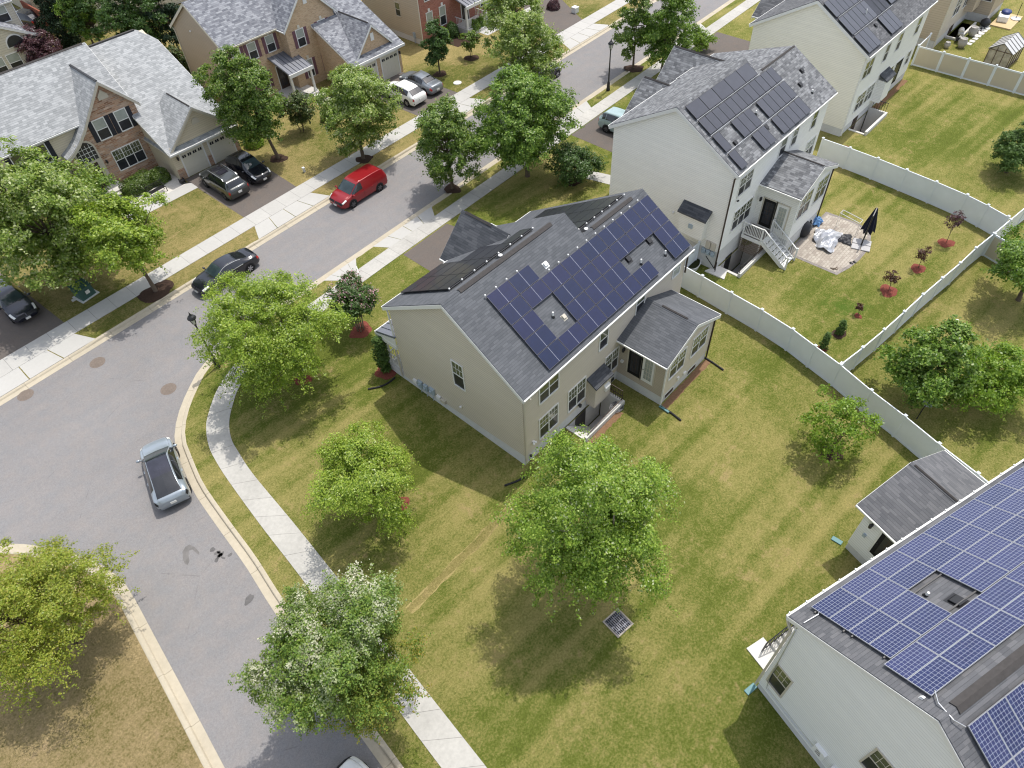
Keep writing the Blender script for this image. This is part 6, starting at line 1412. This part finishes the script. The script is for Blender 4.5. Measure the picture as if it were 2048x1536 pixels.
# manholes
m_iron = plain('rusty_cast_iron', (.19,.155,.13), .8, .3, .2, .4, 8)
for px, py, lb in ((51,790,'rusty manhole cover nearest the left edge, close to the kerb'), (195,725,'rusty manhole cover in the road nearest the street lamp side of the kerb'), (337,778,'rusty manhole cover closest to the curved kerb')):
    g = G(px, py, -.13); b = MB(); b.lathe([(.50,0),(.50,.006),(.42,.012),(.41,.008),(.40,.014)], (g.x, g.y, -.13), 24)
    for i in range(-3, 4):
        w = math.sqrt(max(0, .36**2-(i*.1)**2)); b.box(g.x+i*.1-.02, g.x+i*.1+.02, g.y-w, g.y+w, -.117, -.109)
    solo(b, 'manhole_cover', m_iron, lb, 'manhole', (g.x, g.y, -.13), 'manhole covers in the road')
# storm drain in the lawn
g = G(1236,1246); r = thing('storm_drain', 'square grated storm drain set in the back lawn', 'drain', (g.x, g.y, 0), R(-8)); b = MB(); s = .52
for q in ((-s,s,-s,-s+.07),(-s,s,s-.07,s),(-s,-s+.07,-s+.07,s-.07),(s-.07,s,-s+.07,s-.07)): b.box(*q, -.05, .05)
b.build('frame', plain('drain_frame_concrete', (.36,.32,.27), .9, .2, 0, .3, 6), r, loc=(0,0,0)); b = MB()
for i in range(9): x = -s+.12+i*(2*s-.24)/8; b.box(x-.022, x+.022, -s+.07, s-.07, .015, .04)
for i in range(3): y = -s+.25+i*.27; b.box(-s+.07, s-.07, y-.02, y+.02, .012, .035)
b.build('grate', plain('galvanised_grate', (.13,.135,.16), .5, .4, .5), r, loc=(0,0,0)); b = MB(); b.box(-s+.07, s-.07, -s+.07, s-.07, -.02, .005); b.build('sump', m_dark, r, loc=(0,0,0))
# utility boxes
m_ubox = plain('green_utility_box', (.045,.10,.085), .5, .4)
g = G(172,590); r = thing('utility_box', 'green transformer box on the lawn under the big tree', 'utility box', (g.x, g.y, 0), R(10)); b = MB(); b.prism([(-.5,0),(.5,0),(.5,.95),(-.35,.75)], 'x', -.55, .55); b.build('cabinet', m_ubox, r, loc=(0,0,0), bevel=.03)
b = MB(); b.box(-.1,.2,-.508,-.49,.35,.62); b.build('label_plate', m_plate, r, loc=(0,0,0)); b = MB(); b.ext([(-.58,-.4,.76),(.58,-.4,.76),(.58,.54,.98),(-.58,.54,.98)], (0,0,.05)); b.build('lid', m_ubox, r, loc=(0,0,0)); b = MB(); b.box(-.7,.7,-.65,.65,-.02,.03); b.build('pad', m_conc, r, loc=(0,0,0))
g = G(1150,25); b = MB(); b.box(g.x-.3, g.x+.3, g.y-.3, g.y+.3, 0, .55); b.box(g.x-.33, g.x+.33, g.y-.33, g.y+.33, .5, .62); solo(b, 'utility_box', m_white, 'small white utility box on the far green lawn', 'utility box', (g.x, g.y, 0), bevel=.03)
g = G(609,344); b = MB(); b.box(g.x-.09, g.x+.09, g.y-.09, g.y+.09, 0, .35); b.box(g.x-.11, g.x+.11, g.y-.11, g.y+.11, .3, .45); solo(b, 'cable_pedestal', m_white, 'small white cable pedestal on the lawn near the tree with mulch', 'utility box', (g.x, g.y, 0), bevel=.02)
g = G(915,166); b = MB(); b.lathe([(.42,0),(.42,.05),(.36,.06)], (g.x, g.y, 0), 12); solo(b, 'meter_lid', m_concw, 'pale concrete meter lid in the lawn by the grey sedan', 'lid', (g.x, g.y, 0))
g = G(152,598); b = MB(); b.box(g.x-.3, g.x+.3, g.y-.14, g.y+.14, 0, .05); solo(b, 'flat_stone', m_concw, 'small pale stone slab in the shaded lawn by the transformer box', 'stone', (g.x, g.y, 0), bevel=.02)
# drain hoses from downspouts
m_hose = plain('black_corrugated_hose', (.018,.018,.02), .6, .3); m_teal = plain('teal_splash_sleeve', (.10,.22,.23), .5, .3)
def hose(label, pts, r=.055, sleeve=None, zz=.06):
    P = [G(x, y, zz) for x, y in pts]; P = catmull(P, 5); b = MB(); rr = [r*(1.12 if i % 2 else .95) for i in range(len(P))]; b.tube(P, rr, 8, 0)
    if sleeve: b.bar(P[0]+Vector((0,0,.02)), P[0].lerp(P[-1], sleeve)+Vector((0,0,.02)), .16, .07, 1)
    solo(b, 'drain_hose', [m_hose, m_teal], label, 'drain hose', tuple(P[0]), 'drain hoses at the corner house')
hose('black drain hose with teal sleeve at the near sunroom corner', [(1319,812),(1340,824),(1362,841)], .06, .45); hose('black drain hose at the far sunroom corner', [(1408,714),(1424,724),(1447,740)], .055)
hose('curved black drain hose below the porch corner', [(790,755),(776,766),(760,773),(736,778)]); hose('black drain hose partly under the big tree at the rear corner', [(1052,952),(1034,962),(1009,971)])
for a, c, lb in (((1511,1370),(1492,1386),'teal downspout sleeve at the corner of the pale grey house'), ((1684,1087),(1664,1075),'teal downspout sleeve at the foreground sunroom corner')):
    p, q = G(*a, .05), G(*c, .03); b = MB(); b.bar(p, q, .26, .05); solo(b, 'downspout_sleeve', m_teal, lb, 'drain sleeve', tuple(p), 'teal downspout sleeves', bevel=.015)
# garden hose coil by the stair well
g = G(1233,816); b = MB(); rd = random.Random(3)
for k in range(5):
    rr = .28+.05*k; b.tube([(g.x+rr*math.cos(t*.4)+rd.gauss(0,.02), g.y+rr*.8*math.sin(t*.4)+rd.gauss(0,.02), .04+.02*k) for t in range(17)], .018, 6)
solo(b, 'garden_hose', plain('grey_hose', (.13,.13,.14), .5), 'tangled dark hose coil beside the basement stair railing', 'hose', (g.x, g.y, 0))
# H2 patio and the things on it
m_paver = masonry('patio_paver', [(.30,.26,.22),(.37,.33,.28),(.43,.39,.33)], (.24,.21,.18), .3, .2, .012); m_paverd = masonry('patio_border', [(.22,.20,.18),(.28,.25,.23)], (.18,.16,.15), .25, .3, .012)
pp = [(41.9,13.25),(41.95,9.40),(43.2,9.05),(44.5,8.9),(45.7,8.92),(46.7,9.1),(47.6,9.45),(48.25,10.1),(48.45,11.2),(48.3,13.25)]
sheet('patio', pp, .012, m_paverd); cx, cy = 45, 11.2
sheet('patio', [(cx+(x-cx)*.925, cy+(y-cy)*.90) for x, y in pp], .017, m_paver)
b = MB(); q = [G(1409,543),G(1448,560),(G(1455,541)),(G(1432,533))]; b.ext([(p.x,p.y,0) for p in q], (0,0,.08)); tag(b.build('concrete_pad', m_concw, None), kind='structure')
def cloth(label, name, c, sx, sy, hgt, mat, seed, cat, rot=0, n=34):
    rd = np.random.default_rng(seed); b = MB(); ph = rd.uniform(0, 6.28, (14, 2)); fr = rd.uniform(2, 9, (14, 2)); am = rd.uniform(.3, 1, 14)/np.abs(fr).sum(1)*2
    for i in range(n+1):
        for j in range(n+1):
            u, v = i/n*2-1, j/n*2-1; rr = math.sqrt(u*u+v*v); k = 1+.16*math.sin(3*math.atan2(v, u)+seed)+.10*math.sin(7*math.atan2(v, u)+seed*2)
            f = max(0, 1-(rr/1.25)**2); w = sum(am[q]*abs(math.sin(fr[q,0]*u+fr[q,1]*v+ph[q,0])) for q in range(14))/2.2
            x, y = u*sx*k*(1-.12*rr), v*sy*k*(1-.12*rr); b.v.append((c[0]+x*math.cos(rot)-y*math.sin(rot), c[1]+x*math.sin(rot)+y*math.cos(rot), .03+hgt*f*(.25+w)+.03*w))
    for i in range(n):
        for j in range(n): a = i*(n+1)+j; b.f.append([a, a+1, a+n+2, a+n+1]); b.m.append(0)
    return solo(b, name, mat, label, cat, (c[0], c[1], 0), smooth=False, uv=False)
m_tarp = plain('silver_tarp', (.52,.53,.56), .35, .6, .35, .1, 3); m_tarpd = plain('black_tarp_lining', (.03,.03,.035), .5, .4)
g = G(1652,482); cloth('crumpled silver tarp heaped on the patio', 'tarp', g, 1.35, .95, .75, m_tarp, 4, 'tarp', .3)
g = G(1690,480); cloth('black sheet beside the silver tarp on the patio', 'sheet', g, .62, .5, .35, m_tarpd, 9, 'sheet', .3, 20)
g = G(1632,446); cloth('blue folded cover behind the silver tarp', 'cover', g, .6, .42, .6, plain('blue_cover', (.10,.22,.42), .6), 12, 'cover', .2, 20)
g = G(1604,470); b = MB(); b.lathe([(.30,0),(.46,.25),(.48,.6),(.42,.95),(.25,1.12),(.05,1.18)], (g.x, g.y, 0), 14); o = solo(b, 'covered_grill', m_tarpd, 'black covered grill at the foot of the deck stairs', 'grill', (g.x, g.y, 0), smooth=True)
for k in range(3):
    pxy = ((1612,437),(1622,446),(1618,455))[k]; g = G(*pxy); r = thing('folding_chair', ('folded dark blue chair leaning by the sunroom', 'folded grey chair nearest the silver tarp', 'folded black chair beside the covered grill')[k], 'chair', (g.x, g.y, 0), .5*k, 'folded chairs on the patio')
    mm = [plain('blue_canvas', (.04,.07,.14), .8), plain('grey_canvas', (.25,.25,.26), .8), m_tarpd][k]; b = MB(); b.ext([(-.25,0,.1),(.25,0,.1),(.25,.16,.85),(-.25,.16,.85)], (0,.03,.0)); b.build('seat', mm, r, loc=(0,0,0))
    b = MB()
    for s in (-.26,.26): b.bar((s,-.08,0),(s,.2,.95),.03); b.bar((s,.12,0),(s,.05,.8),.03)
    b.build('frame', m_alum, r, loc=(0,0,0))
g = G(1722,491); r = thing('patio_umbrella', 'closed navy cantilever umbrella on a pale weighted base', 'umbrella', (g.x, g.y, 0), .3); b = MB()
for sx in (-1,1):
    for sy in (-1,1): b.box(sx*.33-.3, sx*.33+.3, sy*.33-.3, sy*.33+.3, .02, .1)
b.build('base', plain('pale_grey_slab', (.42,.41,.41), .7), r, loc=(0,0,0), bevel=.02); m_navy = plain('navy_canvas', (.010,.012,.026), .8, .2)
b = MB(); b.cyl((0,0,.05),(0,0,2.55),.05,None,10); b.cyl((0,0,1.0),(0,0,1.25),.08,None,10); b.bar((0,0,2.5),(.75,-.1,2.75),.06); b.build('pole', m_black, r, loc=(0,0,0))
b = MB(); n_ = 12
for i in range(6):
    for k in range(n_):
        t = i/5; rr = (.07+.30*t)*(1+.35*(k % 2)); a = 2*PI*k/n_; b.v.append((.75+rr*math.cos(a), -.1+rr*math.sin(a), 2.72-1.75*t-(.22*(k % 2) if i == 5 else 0)))
for i in range(5):
    for k in range(n_): p = i*n_+k; q = i*n_+(k+1) % n_; b.f.append([p, q, q+n_, p+n_]); b.m.append(0)
b.build('canopy', m_navy, r, loc=(0,0,0), uv=False)
r = thing('pole_frame', 'thin white tubular frame standing at the edge of the patio', 'frame', (47.6,13.2,0)); b = MB(); P = [G(1687,420,1.2),G(1726,440,1.2),G(1720,447,1.2),G(1681,426,1.2)]; OFF[r.name] = (47.6,13.2,0)
for a_, c_ in zip(P, P[1:]+P[:1]): b.bar(a_, c_, .03)
for p in P: b.bar(p, (p.x, p.y, 0), .022)
b.build('tube', m_alum, r)
g = G(1669,538); b = MB(); rd = random.Random(2)
for k in range(6): a = rd.uniform(0, PI); p = Vector((g.x+rd.gauss(0,.12), g.y+rd.gauss(0,.12), .05)); b.bar(p-Vector((math.cos(a),math.sin(a),0))*.16, p+Vector((math.cos(a),math.sin(a),0))*.16, .025)
solo(b, 'stick_pile', m_bark, 'little pile of brown sticks on the patio corner', 'sticks', (g.x, g.y, 0))
for k, (px, py) in enumerate(((1702,527),(1709,525))):
    g = G(px, py); b = MB(); b.ball((g.x, g.y, .045), (.07,.15,.035), 8); b.box(g.x-.05, g.x+.05, g.y, g.y+.08, .05, .11); solo(b, 'shoe', m_black, ('black shoe left of its pair on the patio border', 'black shoe right of its pair on the patio border')[k], 'shoe', (g.x, g.y, 0), 'pair of shoes', uv=False)
g = G(1384,531); r = thing('planter_tub', 'oval white planter tub of dark soil between the two houses', 'planter', (g.x, g.y, 0), R(20)); b = MB(); n_ = 20
prof = [(.62,0),(.72,.35),(.74,.38),(.68,.38),(.66,.30)]
b.lathe(prof, (0,0,0), n_); b.v = [(x*1.25, y*.8, zz) for x, y, zz in b.v]; b.build('tub', m_white, r, loc=(0,0,0)); b = MB(); b.lathe([(.67,.28),(.6,.31)], (0,0,0), n_); b.v = [(x*1.25, y*.8, zz) for x, y, zz in b.v]; b.build('soil', plain('dark_soil', (.03,.035,.015), .95, .1, 0, .6, 12), r, loc=(0,0,0))
g = G(1497,478); bush((g.x-.5, g.y+.1), .42, .5, .75, 900, .12, m_lime, 120, 'leafy potted plants below the deck beside the stair well', 'potted_plant', 'plant')
# ball, dish, sign
g = G(1912,645); b = MB(); b.ball((g.x, g.y, .13), .13, 14); solo(b, 'ball', m_pipe, 'white ball lying on the lawn behind the back fence', 'ball', (g.x, g.y, 0), smooth=True)
g = G(1833,838); r = thing('satellite_dish', 'grey satellite dish on a pole beside the fence trees', 'satellite dish', (g.x, g.y, 0)); b = MB(); b.cyl((0,0,0),(0,0,1.05),.03,None,8); b.bar((0,0,1.0),(.2,-.05,1.25),.04); b.build('pole', m_black, r, loc=(0,0,0)); b = MB()
for i in range(5):
    for k in range(16): rr = .36*i/4; a = 2*PI*k/16; b.v.append((.22+rr*math.cos(a)*.75+.12*(i/4)**2, -.05+rr*math.sin(a), 1.25+rr*math.cos(a)*.65-.1*(i/4)**2*-1))
for i in range(4):
    for k in range(16): p = i*16+k; q = i*16+(k+1) % 16; b.f.append([p, q, q+16, p+16]); b.m.append(0)
b.build('dish', m_steelp if 'm_steelp' in globals() else plain('grey_dish', (.28,.29,.31), .5), r, loc=(0,0,0), uv=False)
g = G(722,566); r = thing('yard_sign', 'white slatted yard sign frame beside the sidewalk near the pink tree', 'sign', (g.x, g.y, 0), R(60)); b = MB()
for s in (-.35,.35): b.bar((s,0,0),(s,0,1.25),.06)
b.build('post', m_white, r, loc=(0,0,0)); b = MB()
for k in range(5): zz = .45+k*.18; b.bar((-.35,0,zz),(.35,0,zz),.06,.05)
b.build('slat', m_white, r, loc=(0,0,0))
# bench and hose reel in front of the stone house
g = G(318,388); r = thing('garden_bench', 'black metal bench on the white gravel before the hedge', 'bench', (g.x, g.y, 0), R(4)); b = MB()
for k in range(5): b.bar((-.7,-.2+k*.1,.44),(.7,-.2+k*.1,.44),.06,.03)
b.build('seat', m_black, r, loc=(0,0,0)); b = MB()
for k in range(4): b.bar((-.7,.26,.55+k*.12),(.7,.26,.55+k*.12),.05,.03)
b.build('backrest', m_black, r, loc=(0,0,0))
for s in (-.7,.7):
    for y in (-.22,.26): b = MB(); b.bar((s,y,0),(s,y,.44 if y < 0 else .95),.05); b.build('leg', m_black, r, loc=(0,0,0))
    b = MB(); b.bar((s,-.22,.65),(s,.26,.65),.05); b.build('armrest', m_black, r, loc=(0,0,0))
g = G(366,366); b = MB(); b.cyl((g.x-.15,g.y,.2),(g.x+.15,g.y,.2),.17,None,12); b.box(g.x-.2,g.x-.16,g.y-.2,g.y+.2,0,.42); b.box(g.x+.16,g.x+.2,g.y-.2,g.y+.2,0,.42); b.bar((g.x-.1,g.y-.15,.05),(g.x+.5,g.y-.55,.05),.05); solo(b, 'hose_reel', m_black, 'black hose reel on the gravel beside the garage', 'hose reel', (g.x, g.y, 0))
# greenhouse and the things behind the tan house
g = G(1975,128); g2 = G(2014,133); r = thing('greenhouse', 'small greenhouse with pale ribbed roof behind the almond fence', 'greenhouse', (80.9,11.4,0), R(-4)); m_poly = plain('polycarbonate_roof', (.50,.50,.49), .3, .5); m_pw = glass_mat('greenhouse_glazing', (.28,.26,.22), .15, .5)
b = MB(); b.box(-1.5,1.5,-1.0,-.97,.1,1.45); b.box(-1.5,1.5,.97,1.0,.1,1.45); b.ext([(-1.5,-.97,.1),(-1.5,.97,.1),(-1.5,.97,1.45),(-1.5,0,2.1),(-1.5,-.97,1.45)], (.03,0,0)); b.ext([(1.47,-.97,.1),(1.47,.97,.1),(1.47,.97,1.45),(1.47,0,2.1),(1.47,-.97,1.45)], (.03,0,0)); b.build('glazing', m_pw, r, loc=(0,0,0))
b = MB()
for s in (-1,1):
    for i in range(5): x = -1.5+i*.75; b.bar((x,s*1.02,0),(x,s*1.02,1.45),.06)
    b.bar((-1.55,s*1.02,.05),(1.55,s*1.02,.05),.07); b.bar((-1.55,s*1.02,1.45),(1.55,s*1.02,1.45),.07)
for x in (-1.52,1.52):
    for y in (-.35,.35): b.bar((x,y,0),(x,y,1.8),.05)
    b.bar((x,-1,1.45),(x,1,1.45),.05)
b.build('frame', plain('brown_greenhouse_frame', (.12,.085,.06), .6), r, loc=(0,0,0)); b = MB()
for s in (-1,1): b.ext([(-1.6,s*1.12,1.42),(1.6,s*1.12,1.42),(1.6,0,2.16),(-1.6,0,2.16)], (0,0,.03), 0)
for s in (-1,1):
    for i in range(6): x = -1.6+i*.64; b.bar((x,s*1.13,1.46),(x,0,2.2),.06,.05,1)
b.build('roof', [m_poly, plain('roof_rib_grey', (.16,.16,.16), .5)], r, loc=(0,0,0))
b = MB(); m_ply = plain('new_plywood', (.55,.42,.24), .8, .2); b.box(88.4,92.3,12.9,14.9,0,.12); solo(b, 'wood_platform', m_ply, 'pale plywood platform on the lawn at the top right', 'platform', (90.3,13.9,0))
r = thing('sand_table', 'white tub with blue cover on the plywood platform', 'tub', (90.2,14.3,.12), .2); b = MB(); b.box(-.75,.75,-.5,.5,0,.6); b.build('tub', m_pipe, r, loc=(0,0,0), bevel=.1); b = MB(); b.ball((.35,-.1,.72),(.6,.5,.22),12); b.build('cover', plain('blue_cover_small', (.03,.05,.17), .5), r, loc=(0,0,0), smooth=True)
r = thing('small_umbrella_stand', 'grey umbrella stand with pole on the plywood platform', 'stand', (91.2,13.3,.12)); b = MB(); b.lathe([(.5,0),(.5,.08),(.12,.14)], (0,0,0), 12); b.build('base', m_alum, r, loc=(0,0,0)); b = MB(); b.cyl((0,0,.1),(.25,.1,1.5),.03,None,8); b.build('pole', m_black, r, loc=(0,0,0))
for k, (px, py, s) in enumerate(((1921,95,1.15),(1942,72,1.15),(1892,96,.75))):
    g = G(px, py); b = MB(); b.lathe([(.22*s,0),(.36*s,.3*s),(.38*s,.55*s),(.28*s,.72*s),(.31*s,.78*s),(.26*s,.78*s),(.24*s,.7*s)], (g.x, g.y, 0), 14); solo(b, 'garden_urn', plain('pale_grey_urn', (.42,.40,.38), .7) if k == 0 else bpy.data.materials['pale_grey_urn'], ('large pale urn nearest the fence by the tan house', 'large pale urn beside the stepping stones', 'small pale urn at the stair well corner')[k], 'urn', (g.x, g.y, 0), 'garden urns', smooth=True)
g = G(1925,85); r = thing('barbecue', 'black barbecue with silver lid beside the stair well of the tan house', 'barbecue', (g.x, g.y+.5, 0), .3); b = MB(); b.box(-.5,.5,-.25,.25,.75,.95); b.cyl((-.4,0,.97),(.4,0,.97),.25,None,12); b.build('lid', m_alum, r, loc=(0,0,0)); b = MB()
for sx in (-.45,.45):
    for sy in (-.2,.2): b.bar((sx,sy,0),(sx,sy,.75),.05)
b.box(-.45,.45,-.2,.2,.2,.24); b.build('cart', m_black, r, loc=(0,0,0))
for i in range(7): g = G(1938+i*6.2, 88-i*5.2); b = MB(); b.box(g.x-.26,g.x+.26,g.y-.24,g.y+.24,0,.04); tag(b.build('stepping_stone', m_concw, None), kind='structure')
for i in range(4):
    for j in range(3): g = G(1952+i*7, 62-i*5+j*5); b = MB(); b.box(g.x-.3,g.x+.3,g.y-.26,g.y+.26,0,.035); tag(b.build('stepping_stone', m_concw, None), kind='structure')
g = G(1968,52); b = MB(); b.ball((g.x,g.y,.35),(.55,.5,.4),12); solo(b, 'covered_pot', m_tarpd, 'black covered tub against the tan house wall', 'tub', (g.x,g.y,0), smooth=True)
b = MB(); b.box(26.0,26.2,97.5,104.5,0,1.9); 
for i in range(40): b.box(25.97,26.0,97.55+i*.175,97.68+i*.175,.05,1.95)
solo(b, 'wood_fence', plain('red_brown_fence', (.24,.075,.045), .8), 'reddish brown wooden fence at the top left beside the black car', 'fence', (26.1,101,0))
# ---------------------------------------------------------------- light
W_ = bpy.data.worlds.new('World'); SC.world = W_; W_.use_nodes = True
nt = W_.node_tree; bg = nt.nodes['Background']; sky = nt.nodes.new('ShaderNodeTexSky'); sky.sky_type = 'NISHITA'; sky.sun_disc = False
SUN = Vector((.389, .049, 1)).normalized()
sky.sun_elevation = math.asin(SUN.z); sky.sun_rotation = math.atan2(SUN.x, SUN.y); sky.air_density = 1.0; sky.dust_density = 2.2; sky.ozone_density = 1.0
hs = nt.nodes.new('ShaderNodeHueSaturation'); hs.inputs['Saturation'].default_value = .5; nt.links.new(sky.outputs[0], hs.inputs['Color']); nt.links.new(hs.outputs[0], bg.inputs[0]); bg.inputs[1].default_value = .15
sd = bpy.data.lights.new('sun', 'SUN'); sd.energy = 2.2; sd.angle = R(.6); sd.color = (1, .955, .885)
so = bpy.data.objects.new('sun', sd); COL.objects.link(so); so.rotation_euler = SUN.to_track_quat('Z', 'Y').to_euler(); so.location = (0, 0, 60)
SC.view_settings.view_transform = 'Standard'; SC.view_settings.look = 'None'; SC.view_settings.gamma = 1; SC.view_settings.exposure = .72
try: SC.cycles.filter_width = 1.15
except Exception: pass
